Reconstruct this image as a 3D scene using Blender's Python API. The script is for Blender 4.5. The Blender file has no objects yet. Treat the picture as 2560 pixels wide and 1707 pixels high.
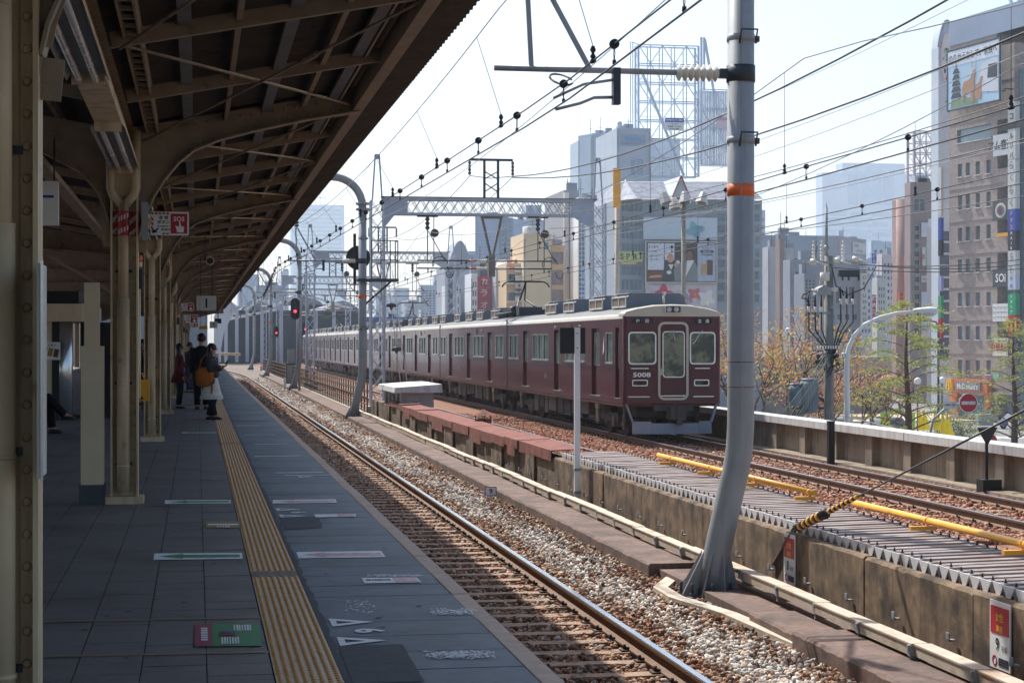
import bpy, math, random
import numpy as np
from mathutils import Vector, Matrix
R = random.Random(7)
SC = bpy.context.scene
C = SC.collection
# ---------------------------------------------------------------- camera
F, CH, HY = 4550.0, 1.53, 857.0
AZ = math.atan(788 / F); CA, SA = math.cos(AZ), math.sin(AZ)
cam = bpy.data.objects.new('camera', bpy.data.cameras.new('camera')); C.objects.link(cam)
cam.data.sensor_width = 36; cam.data.lens = F / 2560 * 36; cam.data.shift_y = 3.5 / 2560
cam.data.clip_start = .2; cam.data.clip_end = 6000
cam.location = (0, 0, CH); cam.rotation_euler = (math.pi / 2, 0, -AZ)
SC.camera = cam
# ---------------------------------------------------------------- sky, sun, exposure
SUN = Vector((-.26, .74, 1)).normalized()
EL = math.asin(SUN.z); AZI = math.atan2(SUN.x, SUN.y)
wd = bpy.data.worlds.new('World'); SC.world = wd; wd.use_nodes = True
nt = wd.node_tree; bg = nt.nodes['Background']
sky = nt.nodes.new('ShaderNodeTexSky'); sky.sky_type = 'NISHITA'; sky.sun_disc = False
sky.sun_elevation = EL; sky.sun_rotation = AZI
sky.air_density = 1.0; sky.dust_density = 2.5; sky.ozone_density = 1.0; sky.altitude = 0
nt.links.new(sky.outputs[0], bg.inputs[0]); bg.inputs[1].default_value = .13
sl = bpy.data.lights.new('sun', 'SUN'); sl.energy = 4.6; sl.angle = math.radians(.55); sl.color = (1, .965, .91)
so = bpy.data.objects.new('sun', sl); C.objects.link(so)
so.rotation_euler = SUN.to_track_quat('Z', 'Y').to_euler()
so.location = (0, 0, 50)
SC.view_settings.view_transform = 'Standard'; SC.view_settings.look = 'None'
SC.view_settings.exposure = 0.5; SC.view_settings.gamma = 1; SC.view_settings.use_curve_mapping = False
SC.render.engine = 'CYCLES'
SC.cycles.use_denoising = True
SC.cycles.max_bounces = 6; SC.cycles.diffuse_bounces = 4; SC.cycles.glossy_bounces = 3
SC.cycles.transmission_bounces = 4; SC.cycles.transparent_max_bounces = 8; SC.cycles.volume_bounces = 1
SC.cycles.caustics_reflective = False; SC.cycles.caustics_refractive = False
SC.cycles.sample_clamp_indirect = 6
# ---------------------------------------------------------------- helpers
PI = math.pi
def W(px, py, d):
    x = (px - 1280) / F * d
    return Vector((x * CA + d * SA, d * CA - x * SA, CH + (HY - py) / F * d))
def onz(px, py, z): return W(px, py, (CH - z) * F / (py - HY))
def atX(px, py, X): return W(px, py, X / ((px - 1280) / F * CA + SA))
def atY(px, py, Y): return W(px, py, Y / (CA - (px - 1280) / F * SA))
def srgb(r, g, b):
    f = lambda c: (c / 255 / 12.92) if c / 255 <= .04045 else ((c / 255 + .055) / 1.055) ** 2.4
    return (f(r), f(g), f(b))
class MB:
    def __init__(s): s.v = []; s.f = []; s.s = []
    def add(s, vs, fs, sm=False):
        o = len(s.v); s.v += [tuple(v) for v in vs]
        s.f += [tuple(i + o for i in f) for f in fs]; s.s += [sm] * len(fs); return s
    def box(s, x0, x1, y0, y1, z0, z1, T=None):
        vs = [Vector(p) for p in ((x0,y0,z0),(x1,y0,z0),(x1,y1,z0),(x0,y1,z0),(x0,y0,z1),(x1,y0,z1),(x1,y1,z1),(x0,y1,z1))]
        if T is not None: vs = [T @ v for v in vs]
        return s.add(vs, [(0,3,2,1),(4,5,6,7),(0,1,5,4),(1,2,6,5),(2,3,7,6),(3,0,4,7)])
    def cbox(s, c, w, d, h, rz=0, T=None):
        T = T or (Matrix.Translation(c) @ Matrix.Rotation(rz, 4, 'Z'))
        return s.box(-w/2, w/2, -d/2, d/2, -h/2, h/2, T)
    def bar(s, p, q, w, h=None, up=(0, 0, 1)):
        p, q = Vector(p), Vector(q); h = h or w; z = (q - p)
        if z.length < 1e-6: return s
        L = z.length; z.normalize(); u = Vector(up)
        if abs(z.dot(u)) > .99: u = Vector((0, 1, 0))
        x = z.cross(u).normalized(); y = x.cross(z)
        T = Matrix.Translation(p) @ Matrix((x, y, z)).transposed().to_4x4()
        return s.box(-w/2, w/2, -h/2, h/2, 0, L, T)
    def cyl(s, p, q, r, r2=None, n=10, cap=True, sm=True):
        return s.tube([p, q], [r, r if r2 is None else r2], n, cap, sm)
    def tube(s, pts, r, n=6, cap=True, sm=True):
        pts = [Vector(p) for p in pts]; m = len(pts)
        rs = r if isinstance(r, (list, tuple)) else [r] * m
        vs = []; X = None
        for i, p in enumerate(pts):
            t = (pts[min(i+1, m-1)] - pts[max(i-1, 0)])
            t = t.normalized() if t.length > 1e-9 else Vector((0, 0, 1))
            if X is None:
                u = Vector((0, 0, 1)) if abs(t.z) < .95 else Vector((1, 0, 0))
                X = t.cross(u).normalized()
            else:
                X = X - t * X.dot(t)
                X = X.normalized() if X.length > 1e-6 else t.orthogonal().normalized()
            Yv = t.cross(X)
            for k in range(n):
                a = 2 * PI * k / n
                vs.append(p + (X * math.cos(a) + Yv * math.sin(a)) * rs[i])
        o = len(s.v); s.v += [tuple(v) for v in vs]
        for i in range(m - 1):
            for k in range(n):
                k2 = (k + 1) % n
                s.f.append((o+i*n+k, o+i*n+k2, o+(i+1)*n+k2, o+(i+1)*n+k)); s.s.append(sm)
        if cap:
            s.f.append(tuple(o + k for k in range(n))[::-1]); s.s.append(False)
            s.f.append(tuple(o + (m-1)*n + k for k in range(n))); s.s.append(False)
        return s
    def prism(s, poly, a, b, fn, sm=False):
        n = len(poly)
        vs = [fn(u, v, a) for u, v in poly] + [fn(u, v, b) for u, v in poly]
        return s.add(vs, [tuple(range(n)), tuple(range(2*n-1, n-1, -1))] + [(i, n+i, n+(i+1)%n, (i+1)%n) for i in range(n)], sm)
    def lathe(s, prof, c=(0, 0, 0), n=16, sm=True, sx=1, sy=1, T=None):
        c = Vector(c); vs = []
        for r, z in prof:
            for k in range(n):
                a = 2*PI*k/n; p = Vector((math.cos(a)*r*sx, math.sin(a)*r*sy, z))
                vs.append((T @ p if T else p) + c)
        m = len(prof)
        fs = [(i*n+k, i*n+(k+1)%n, (i+1)*n+(k+1)%n, (i+1)*n+k) for i in range(m-1) for k in range(n)]
        s.add(vs, fs, sm)
        return s.add([vs[k] for k in range(n)] + [vs[(m-1)*n+k] for k in range(n)], [tuple(range(n))[::-1], tuple(range(n, 2*n))])
    def loft(s, rings, sm=True, cap=True):
        n = len(rings[0]); o = len(s.v)
        for r in rings: s.v += [tuple(p) for p in r]
        for i in range(len(rings)-1):
            for k in range(n):
                k2 = (k+1) % n; s.f.append((o+i*n+k, o+i*n+k2, o+(i+1)*n+k2, o+(i+1)*n+k)); s.s.append(sm)
        if cap:
            s.f.append(tuple(o+k for k in range(n))[::-1]); s.s.append(sm)
            s.f.append(tuple(o+(len(rings)-1)*n+k for k in range(n))); s.s.append(sm)
        return s
    def ball(s, c, rx, ry=None, rz=None, n=8, m=6):
        ry = ry or rx; rz = rz or rx; c = Vector(c)
        rings = []
        for i in range(m+1):
            t = PI*(i/m) if 0 < i < m else (.02 if i == 0 else PI-.02)
            rings.append([c + Vector((math.sin(t)*math.cos(2*PI*k/n)*rx, math.sin(t)*math.sin(2*PI*k/n)*ry, -math.cos(t)*rz)) for k in range(n)])
        return s.loft(rings)
    def quad(s, a, b, c, d): return s.add([a, b, c, d], [(0, 1, 2, 3)])
    def mesh(s, name):
        me = bpy.data.meshes.new(name); me.from_pydata(s.v, [], s.f)
        me.polygons.foreach_set('use_smooth', s.s); me.update(); return me
def ob(name, mb, mat, parent=None, loc=None):
    me = mb.mesh(name) if isinstance(mb, MB) else mb
    o = bpy.data.objects.new(name, me); C.objects.link(o)
    if mat is not None and len(me.materials) == 0: me.materials.append(mat)
    if parent is not None: o.parent = parent
    if loc is not None: o.location = loc
    return o
def tag(o, label=None, cat=None, group=None, kind=None):
    if label: o['label'] = label
    if cat: o['category'] = cat
    if group: o['group'] = group
    if kind: o['kind'] = kind
    return o
def thing(name, label, cat, loc=(0, 0, 0), group=None, rz=0):
    o = bpy.data.objects.new(name, None); C.objects.link(o); o.location = loc; o.rotation_euler.z = rz
    o.empty_display_size = .1
    return tag(o, label, cat, group)
def struct(name, loc=(0, 0, 0)):
    o = bpy.data.objects.new(name, None); C.objects.link(o); o.location = loc; o['kind'] = 'structure'; return o
def cp(o, parent=None, loc=None, rz=None, label=None):
    c = o.copy(); C.objects.link(c); c.parent = parent
    for ch in list(o.children): cp(ch, c)
    if loc is not None: c.location = loc
    if rz is not None: c.rotation_euler.z = rz
    if label: c['label'] = label
    return c
_tc = {}
def tmesh(s, size=1.0, ext=.0, bold=0):
    key = (s, size, ext, bold)
    if key in _tc: return _tc[key]
    cu = bpy.data.curves.new('t', 'FONT'); cu.body = s; cu.size = size; cu.extrude = ext; cu.offset = bold * size
    cu.align_x = 'CENTER'; cu.align_y = 'CENTER'; cu.resolution_u = 2
    o = bpy.data.objects.new('t', cu); me = o.to_mesh()
    vs = [v.co.copy() for v in me.vertices]; fs = [tuple(p.vertices) for p in me.polygons]
    o.to_mesh_clear(); bpy.data.objects.remove(o); bpy.data.curves.remove(cu)
    if vs:
        mx = [(min(v[i] for v in vs) + max(v[i] for v in vs)) / 2 for i in range(2)]
        vs = [Vector((v.x - mx[0], v.y - mx[1], v.z)) for v in vs]
    _tc[key] = (vs, fs); return _tc[key]
def frame(o, right, up):
    r = Vector(right).normalized(); u = Vector(up).normalized(); n = r.cross(u)
    return Matrix.Translation(o) @ Matrix((r, u, n)).transposed().to_4x4()
def addtxt(mb, s, T, w=None, h=None, bold=0):
    vs, fs = tmesh(s, 1.0, 0, bold)
    if not vs: return mb
    bx = max(v.x for v in vs) - min(v.x for v in vs); by = max(v.y for v in vs) - min(v.y for v in vs)
    sx = (w / bx) if w else (h / by); sy = (h / by) if h else sx
    return mb.add([T @ Vector((v.x * sx, v.y * sy, 0)) for v in vs], fs)
def addpoly(mb, T, pts): return mb.add([T @ Vector((x, y, 0)) for x, y in pts], [tuple(range(len(pts)))])
def addrect(mb, T, x0, x1, y0, y1): return addpoly(mb, T, [(x0, y0), (x1, y0), (x1, y1), (x0, y1)])
def holes(mb, T, w, h, ops, depth=.1, t=0):
    """front wall face in the plane of T (x right, y up, z out), openings cut out, with reveals"""
    xs = sorted({0, w} | {v for o in ops for v in (o[0], o[1])}); ys = sorted({0, h} | {v for o in ops for v in (o[2], o[3])})
    for i in range(len(xs)-1):
        j = 0
        while j < len(ys)-1:
            cx = (xs[i]+xs[i+1])/2
            ins = lambda j: any(o[0] < cx < o[1] and o[2] < (ys[j]+ys[j+1])/2 < o[3] for o in ops)
            if ins(j): j += 1; continue
            k = j
            while k < len(ys)-1 and not ins(k): k += 1
            addrect(mb, T, xs[i], xs[i+1], ys[j], ys[k]); j = k
    for x0, x1, y0, y1 in (o[:4] for o in ops):
        P = [(x0,y0),(x1,y0),(x1,y1),(x0,y1)]
        for i in range(4):
            a, b = P[i], P[(i+1) % 4]
            mb.add([T @ Vector((*a, 0)), T @ Vector((*b, 0)), T @ Vector((*b, -depth)), T @ Vector((*a, -depth))], [(3, 2, 1, 0)])
    return mb
# ---------------------------------------------------------------- materials
def M(name, col, rough=.6, metal=0, var=.18, scale=3., bump=0., bscale=60., col2=None, lo=.5, hi=.62, spec=.5, streak=None, emit=0, trans=0, sscale=4., coat=0):
    m = bpy.data.materials.new(name); m.use_nodes = True
    t = m.node_tree; N = t.nodes.new; L = t.links.new; P = t.nodes['Principled BSDF']
    P.inputs['Roughness'].default_value = rough; P.inputs['Metallic'].default_value = metal
    P.inputs['Specular IOR Level'].default_value = spec
    if coat: P.inputs['Coat Weight'].default_value = coat; P.inputs['Coat Roughness'].default_value = .08
    geo = N('ShaderNodeNewGeometry').outputs['Position']
    def noise(sc, det=5, vec=geo):
        n = N('ShaderNodeTexNoise'); n.inputs['Scale'].default_value = sc; n.inputs['Detail'].default_value = det; n.inputs['Roughness'].default_value = .6
        L(vec, n.inputs['Vector']); return n.outputs['Fac']
    def ramp(fac, a, b, ca, cb):
        r = N('ShaderNodeValToRGB'); r.color_ramp.elements[0].position = a; r.color_ramp.elements[1].position = b
        r.color_ramp.elements[0].color = ca; r.color_ramp.elements[1].color = cb; L(fac, r.inputs[0]); return r.outputs[0]
    def mix(f, a, b):
        x = N('ShaderNodeMix'); x.data_type = 'RGBA'; L(f, x.inputs[0]); L(a, x.inputs[6])
        if isinstance(b, tuple): x.inputs[7].default_value = (*b, 1)
        else: L(b, x.inputs[7])
        return x.outputs[2]
    c = ramp(noise(scale), .3, .7, tuple(x*(1-var) for x in col)+(1,), tuple(min(1, x*(1+var)) for x in col)+(1,))
    if col2: c = mix(ramp(noise(sscale, 8), lo, hi, (0,0,0,1), (1,1,1,1)), c, col2)
    if streak:
        mp = N('ShaderNodeMapping'); mp.inputs['Scale'].default_value = (5, 5, .35); L(geo, mp.inputs[0])
        c = mix(ramp(noise(1.6, 6, mp.outputs[0]), .48, .75, (0,0,0,1), (.85,.85,.85,1)), c, streak)
    L(c, P.inputs['Base Color'])
    if bump:
        b = N('ShaderNodeBump'); b.inputs['Strength'].default_value = min(1, bump); b.inputs['Distance'].default_value = .01
        L(noise(bscale, 4), b.inputs['Height']); L(b.outputs[0], P.inputs['Normal'])
    if rough < .9 and rough > .1:
        r2 = N('ShaderNodeMapRange'); r2.inputs[3].default_value = max(.03, rough-.1); r2.inputs[4].default_value = min(1, rough+.12)
        L(noise(scale*2.3), r2.inputs[0]); L(r2.outputs[0], P.inputs['Roughness'])
    if emit: L(c, P.inputs['Emission Color']); P.inputs['Emission Strength'].default_value = emit
    if trans: P.inputs['Transmission Weight'].default_value = trans
    return m
def pal(name, r, g, b, **k): return M(name, srgb(r, g, b), **k)
CREAM = pal('cream_paint', 218, 198, 164, rough=.5, var=.1, col2=srgb(120, 92, 62), lo=.62, hi=.78, streak=srgb(150, 120, 88), spec=.3)
BROWNP = pal('brown_canopy_paint', 152, 136, 116, rough=.55, var=.16, scale=6, bump=.3, bscale=120, col2=srgb(104, 88, 72), lo=.6, hi=.75, spec=.25)
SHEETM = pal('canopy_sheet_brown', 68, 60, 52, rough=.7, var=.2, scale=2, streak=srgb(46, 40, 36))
STEELG = pal('galvanised_grey', 152, 155, 156, rough=.5, metal=.1, var=.07, scale=4, streak=srgb(128, 122, 116))
STEELD = pal('dark_steel', 62, 66, 72, rough=.5, metal=.4, var=.2)
STEELL = pal('pale_blue_grey_steel', 176, 184, 196, rough=.5, var=.1, scale=5)
BLACK = pal('black_matt', 22, 22, 24, rough=.6, var=.2)
WHITE = pal('white_paint', 228, 228, 226, rough=.45, var=.05, scale=2)
WHITEW = pal('weathered_white', 205, 204, 200, rough=.5, var=.08, streak=srgb(160, 155, 148))
RED = pal('signal_red', 176, 24, 44, rough=.4, var=.06)
ORANGE = pal('safety_orange', 226, 104, 28, rough=.45, var=.06)
YELLOW = pal('yellow_paint', 226, 164, 52, rough=.45, var=.1, scale=3, col2=srgb(170, 120, 50), lo=.64, hi=.75)
GREENS = pal('sign_green', 30, 120, 74, rough=.5, var=.08)
BLUE = pal('sign_blue', 40, 70, 160, rough=.4, var=.06)
INK = pal('black_ink', 26, 26, 30, rough=.5, var=.05)
PLAT = pal('platform_tile_grey', 112, 108, 110, rough=.5, spec=.3, var=.12, scale=14, bump=.35, bscale=220, col2=srgb(88, 84, 86), sscale=1.2, lo=.45, hi=.7)
PLATG = pal('platform_grout', 52, 52, 56, rough=.9)
SLABM = pal('platform_slab_blue_grey', 98, 114, 126, rough=.55, spec=.28, var=.14, scale=9, bump=.4, bscale=180, col2=srgb(64, 74, 84), sscale=.9, lo=.42, hi=.72)
PATCH = pal('dark_repair_asphalt', 80, 84, 88, rough=.7, spec=.2, var=.15, scale=10, bump=.5, bscale=150)
EDGEM = pal('platform_edge_pink_concrete', 200, 174, 154, rough=.7, var=.14, scale=8, bump=.4, bscale=120)
TACTB = pal('tactile_base_worn', 196, 188, 164, rough=.4, var=.12, scale=9, col2=srgb(150, 128, 98), sscale=14, lo=.5, hi=.68)
TACT = pal('tactile_ochre', 208, 150, 86, rough=.38, var=.12, scale=6, col2=srgb(178, 122, 68), sscale=30, lo=.5, hi=.7)
TACTG = pal('tactile_worn_grey', 120, 112, 96, rough=.6, var=.12)
RAILT = pal('rail_head_polished', 200, 205, 212, rough=.16, metal=1, var=.08, scale=8)
RAILS = pal('rail_rust_brown', 112, 82, 58, rough=.75, var=.25, scale=9, bump=.4)
SLEEP = pal('weathered_timber', 158, 130, 108, rough=.85, var=.28, scale=11, bump=.8, bscale=70, col2=srgb(84, 62, 46), sscale=6, lo=.5, hi=.7)
CLIPM = pal('rusty_clip', 66, 46, 36, rough=.7, var=.25, scale=20)
BALB = pal('ballast_bed_dark', 104, 92, 82, rough=.95, var=.45, scale=22, bump=1, bscale=45, col2=srgb(140, 126, 112), sscale=16, lo=.5, hi=.6)
BALR = pal('ballast_bed_rust', 120, 78, 56, rough=.95, var=.45, scale=16, bump=1, bscale=40, col2=srgb(150, 112, 88), sscale=14, lo=.5, hi=.6)
CONC = pal('stained_concrete', 132, 110, 86, rough=.9, var=.3, scale=9, bump=.45, bscale=90, col2=srgb(58, 47, 38), sscale=2.8, lo=.42, hi=.66, streak=srgb(78, 64, 50))
CONCD = pal('brown_concrete_slab', 120, 98, 88, rough=.9, var=.3, scale=14, bump=.4, bscale=120, col2=srgb(84, 72, 64), sscale=2.2, lo=.42, hi=.66)
CONCL = pal('pale_concrete', 190, 178, 160, rough=.75, var=.12, scale=5, bump=.3, col2=srgb(168, 140, 112), sscale=3, lo=.52, hi=.7)
CONCW = pal('parapet_concrete', 150, 134, 114, rough=.85, var=.15, scale=2, bump=.4, streak=srgb(84, 72, 60), col2=srgb(104, 92, 80), sscale=1.5, lo=.5, hi=.75)
RUST = pal('rusted_red_steel', 128, 66, 52, rough=.85, var=.3, scale=5, bump=.6, col2=srgb(82, 50, 42), sscale=3, lo=.42, hi=.68, streak=srgb(150, 84, 58))
GALV = pal('galvanised_fold', 150, 138, 132, rough=.55, metal=.15, var=.14, scale=5, col2=srgb(116, 90, 78), sscale=2.4, lo=.42, hi=.7)
# ================================================================ platform
PXE = 1.63
platform = ob('platform', MB().box(-14, PXE-.02, -6, 143, -1.36, -.014), PLATG); platform['kind'] = 'structure'
def proj(p):
    d = p[0]*SA + p[1]*CA; x = p[0]*CA - p[1]*SA
    return 1280 + F*x/d, HY - F*(p[2]-CH)/d
# floor tiles
TW = .303; X0 = .352
tile = MB().box(0, TW-.005, 0, TW-.005, -.014, 0).mesh('floor_tile'); tile.materials.append(PLAT)
cand = []; rest = MB()
for j in range(24, 150):
    for i in range(1, 20):
        x = X0 - i*TW; y = j*TW + (.11 if i % 3 == 0 else 0); px, py = proj((x+TW, y+TW, 0))
        cand.append((0 if (px > 95 and py < 1730) else 1, y, x))
cand.sort()
for n, (bad, y, x) in enumerate(cand):
    if n < 300:
        o = ob('floor_tile', tile, None, platform); o.location = (x, y, R.uniform(-.001, .001)); o.rotation_euler = (R.uniform(-.004, .004), R.uniform(-.003, .003), 0)
    else: rest.box(x, x+TW-.005, y, y+TW-.005, -.014, 0)
tag(ob('floor_tiling', rest, PLAT, platform), kind='stuff')
f0 = cand[-1][1]
ob('far_floor_sheet', MB().box(-13.9, X0, 45.8, 142.9, -.014, -.001), PLAT, platform)
ob('near_floor_sheet', MB().box(-13.9, X0-19*TW-.01, -5, 45.7, -.014, -.001), PLAT, platform)
# tactile strip
tm = MB().box(0, .3, 0, .299, -.014, .001)
for a in range(8):
    for b in range(5):
        c = Vector((.01875+a*.0375, .02+b*.06+(.016 if a % 2 else 0), .001)); ring = []
        for r, z in ((1, 0), (.8, .006), (.35, .0085)):
            ring.append([c + Vector((math.cos(k*PI/3.5)*r*.0145, math.sin(k*PI/3.5)*r*.0125, z)) for k in range(7)])
        tm.loft(ring, True, False); tm.add([ring[2][k] for k in range(7)], [tuple(range(7))])
tm2 = MB().box(0, .3, 0, .299, -.014, .001)
for a in range(4): tm2.box(.03+a*.075, .045+a*.075, .01, .29, .001, .006)
tme = tm.mesh('tactile_tile'); tme.materials.append(TACTB); tme.materials.append(TACT); tme.polygons.foreach_set('material_index', [0]*6+[1]*(len(tme.polygons)-6))
tme2 = tm2.mesh('tactile_bar_tile'); tme2.materials.append(TACTG)
for k in range(300):
    y = 6.9 + k*.3
    ob('tactile_tile', tme2 if k in (17, 70, 130, 190) else tme, None, platform, (.355, y, 0))
ft = MB().box(.355, .655, 96.9, 142.9, -.014, .001)
for a in range(6): ft.box(.367+a*.05, .393+a*.05, 96.9, 142.9, .001, .005)
tag(ob('far_tactile_strip', ft, TACT, platform), kind='stuff')
# dark joint strip with ragged outer edge, slabs, edge blocks
js = MB(); pts = []
y = 5.0
while y < 143: pts.append((.692 + R.uniform(-.01, .014), y)); y += R.uniform(.05, .16) if y < 25 else .6
for (xa, ya), (xb, yb) in zip(pts, pts[1:]): js.quad((.657, ya, .0025), (xa, ya, .0025), (xb, yb, .0025), (.657, yb, .0025))
ob('asphalt_joint', js, PATCH, platform)
sm = MB().box(.657, 1.528, 0, .488, -.014, 0).mesh('paving_slab'); sm.materials.append(SLABM)
for k in range(82):
    o = ob('paving_slab', sm, None, platform, (0, 5 + k*.5, R.uniform(-.0015, .0005))); o.rotation_euler = (R.uniform(-.003, .003), 0, 0)
fs = MB()
for k in range(197): fs.box(.657, 1.528, 46+k*.49, 46+k*.49+.483, -.014, 0)
tag(ob('far_paving', fs, SLABM, platform), kind='stuff')
em = MB().box(1.531, PXE, 0, .985, -.2, .002).mesh('edge_block'); em.materials.append(EDGEM)
for k in range(137): ob('edge_block', em, None, platform, (R.uniform(-.003, .003), 5.0+k*1.0, R.uniform(-.002, .002)))
# ---- painted markings and stickers on the platform
def decal(pts, z=.0045):
    a, b, c, d = [onz(*p, z) for p in pts]     # TL TR BR BL
    return lambda u, v: (a*(1-u)+b*u)*(1-v) + (d*(1-u)+c*u)*v
def dpoly(mb, fn, uv, dz=0): return mb.add([fn(u, v)+Vector((0, 0, dz)) for u, v in uv], [tuple(range(len(uv)))[::-1]])
RC = lambda a, b, c, d: [(a, c), (b, c), (b, d), (a, d)]
PINK = pal('faded_red', 196, 128, 132, rough=.5, var=.15, scale=20, col2=srgb(214, 196, 196), sscale=25, lo=.5, hi=.62)
GRN = pal('floor_green', 60, 142, 92, rough=.5, var=.1, scale=20)
MAG = pal('floor_maroon', 150, 60, 84, rough=.5, var=.1)
WORN = pal('worn_white_paint', 236, 238, 240, rough=.6, var=.12, scale=30)
ARROW = [(.06, .5), (.33, .12), (.33, .3), (.97, .3), (.97, .74), (.33, .74), (.33, .9)]
for n, (q, m, lab) in enumerate([
    ([(386,1382.5),(605,1381),(607,1396),(383,1398.5)], GRN, 'white floor sticker with green left arrow, the nearer of the two'),
    ([(412.6,1249.7),(576.5,1248.7),(577.5,1257.5),(412,1259)], GRN, 'white floor sticker with green left arrow beside the second column'),
    ([(455,1080),(541,1079.6),(542,1082),(454,1082.4)], GRN, 'thin green floor sticker by the yellow strip, far along the platform'),
    ([(741,1379),(952,1376),(965,1391.6),(746,1395)], PINK, 'white floor sticker with faded red arrow near the platform edge'),
    ([(681.6,1249),(838,1247),(843,1255.5),(681.6,1258)], PINK, 'white floor sticker with faded red arrow, second from the camera')]):
    fn = decal(q); t = thing('floor_sticker', lab, 'sticker', fn(.5, .5), 'floor arrow stickers')
    fn2 = lambda u, v, fn=fn, o=fn(.5, .5): fn(u, v) - o
    ob('backing', dpoly(MB(), fn2, RC(0, 1, 0, 1)), WORN, t); ob('arrow', dpoly(MB(), fn2, ARROW, .0015), m, t)
def floorthing(name, label, cat, q, layers, group=None):
    fn = decal(q); o = fn(.5, .5); t = thing(name, label, cat, o, group)
    for i, (nm, m, polys) in enumerate(layers):
        mb = MB()
        for uv in polys: dpoly(mb, lambda u, v: fn(u, v)-o, uv, .0015*i)
        ob(nm, mb, m, t)
    return t
rows = lambda u0, u1, v0, v1, n, seed: [RC(u0+(u1-u0)*(i+.1)/n, u0+(u1-u0)*(i+.1+random.Random(seed+i).uniform(.45, .8))/n, v0+(v1-v0)*.1*random.Random(seed*3+i).random(), v1) for i in range(n)]
floorthing('floor_sign', 'green and maroon boarding sign stuck on the grey floor tiles', 'sign', [(486,1559),(648,1558),(655,1613),(486,1615)],
    [('panel', GRN, [RC(.27, 1, 0, 1)]), ('red_panel', MAG, [RC(0, .268, 0, 1)]), ('lettering', WORN, rows(.6, .88, .06, .34, 7, 1)+rows(.4, .68, .62, .92, 7, 5)+[RC(.1, .2, .2+.1*i, .27+.1*i) for i in range(6)]),
     ('stripe', BLUE, [RC(.38, .62, .38, .47)]), ('red_stripe', RED, [RC(.38, .62, .5, .57)])])
floorthing('floor_label', 'worn yellow label on the grey tiles beside the tactile strip', 'sticker', [(515,1303),(600,1302),(603,1319),(515,1319)],
    [('backing', M('worn_yellow', srgb(150, 128, 84), var=.2, scale=20), [RC(0, 1, 0, 1)]), ('lettering', WORN, [RC(.06, .94, .4, .6)] + rows(.3, .7, .7, .9, 5, 3))])
floorthing('floor_label', 'white and pink boarding label on the slabs, the nearer one', 'sticker', [(904,1443.6),(1042,1442),(1054,1454.5),(911,1457)],
    [('backing', WORN, [RC(0, 1, 0, 1)]), ('pink_panel', PINK, [RC(.55, .96, .1, .85)]), ('lettering', PATCH, rows(.06, .5, .3, .6, 9, 2))])
floorthing('floor_label', 'white and pink boarding label on the slabs, the farther one', 'sticker', [(785,1285),(888,1284),(891,1290.5),(789,1292)],
    [('backing', WORN, [RC(0, 1, 0, 1)]), ('pink_panel', PINK, [RC(.55, .96, .1, .85)])])
def tri(q, lab):
    mb = MB(); P = [onz(*p, .0045) for p in q]
    o = P[0].copy(); a, b, c = [p-o for p in P]; k = (a+b+c)/3
    inn = [k+(p-k)*.42+(c-k)*-.08 for p in (a, b, c)]
    for i in range(3): j = (i+1) % 3; mb.add([(a,b,c)[i], (a,b,c)[j], inn[j], inn[i]], [(3, 2, 1, 0)])
    tag(ob('floor_triangle', mb, WORN, None, o), lab, 'marking', 'painted door position triangles')
cr = lambda *a: [(600+x/2.94, 1180+y/2.94) for x, y in a]
tri(cr((650,1073),(680,1132),(985,1096)), 'painted white triangle just beyond the nearer painted 6')
tri(cr((710,1208),(735,1273),(1080,1232)), 'painted white triangle nearest the dark repair patch')
tri(cr((260,263),(275,283),(450,271)), 'painted white triangle beyond the farther painted 6')
tri(cr((285,310),(300,330),(490,320)), 'painted white triangle this side of the farther painted 6')
tri(cr((420,28),(445,38),(552,30)), 'small painted white triangle by a thin white cross line')
for (a, b), lab in (((cr((952,1161))[0], .165), 'white numeral 6 painted sideways on the slabs, the nearer'), ((cr((432,294))[0], .15), 'white numeral 6 painted sideways on the slabs, the farther')):
    p = onz(*a, .0045); mb = addtxt(MB(), '6', frame((0, 0, 0), (0, -1, 0), (1, 0, 0)), w=b*.85, h=b, bold=.03)
    tag(ob('floor_numeral', mb, WORN, None, p), lab, 'marking', 'painted car numerals')
for q, lab in (((cr((722,1272),(1195,1262),(1358,1535),(826,1549))), 'dark asphalt repair patch at the near end of the slabs'), ((cr((285,333),(580,325),(605,405),(330,420))), 'dark asphalt repair patch beside the farther painted 6')):
    fn = decal(q, .0035); uv = []
    for e in range(4):
        A, B = ((0,0),(1,0),(1,1),(0,1))[e], ((1,0),(1,1),(0,1),(0,0))[e]
        for i in range(7): uv.append((A[0]+(B[0]-A[0])*i/7+R.uniform(-.01,.01), A[1]+(B[1]-A[1])*i/7+R.uniform(-.01,.01)))
    o = fn(.5, .5); tag(ob('repair_patch', dpoly(MB(), lambda u, v: fn(u, v)-o, uv), PATCH, None, o), lab, 'patch', 'asphalt patches')
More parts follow.
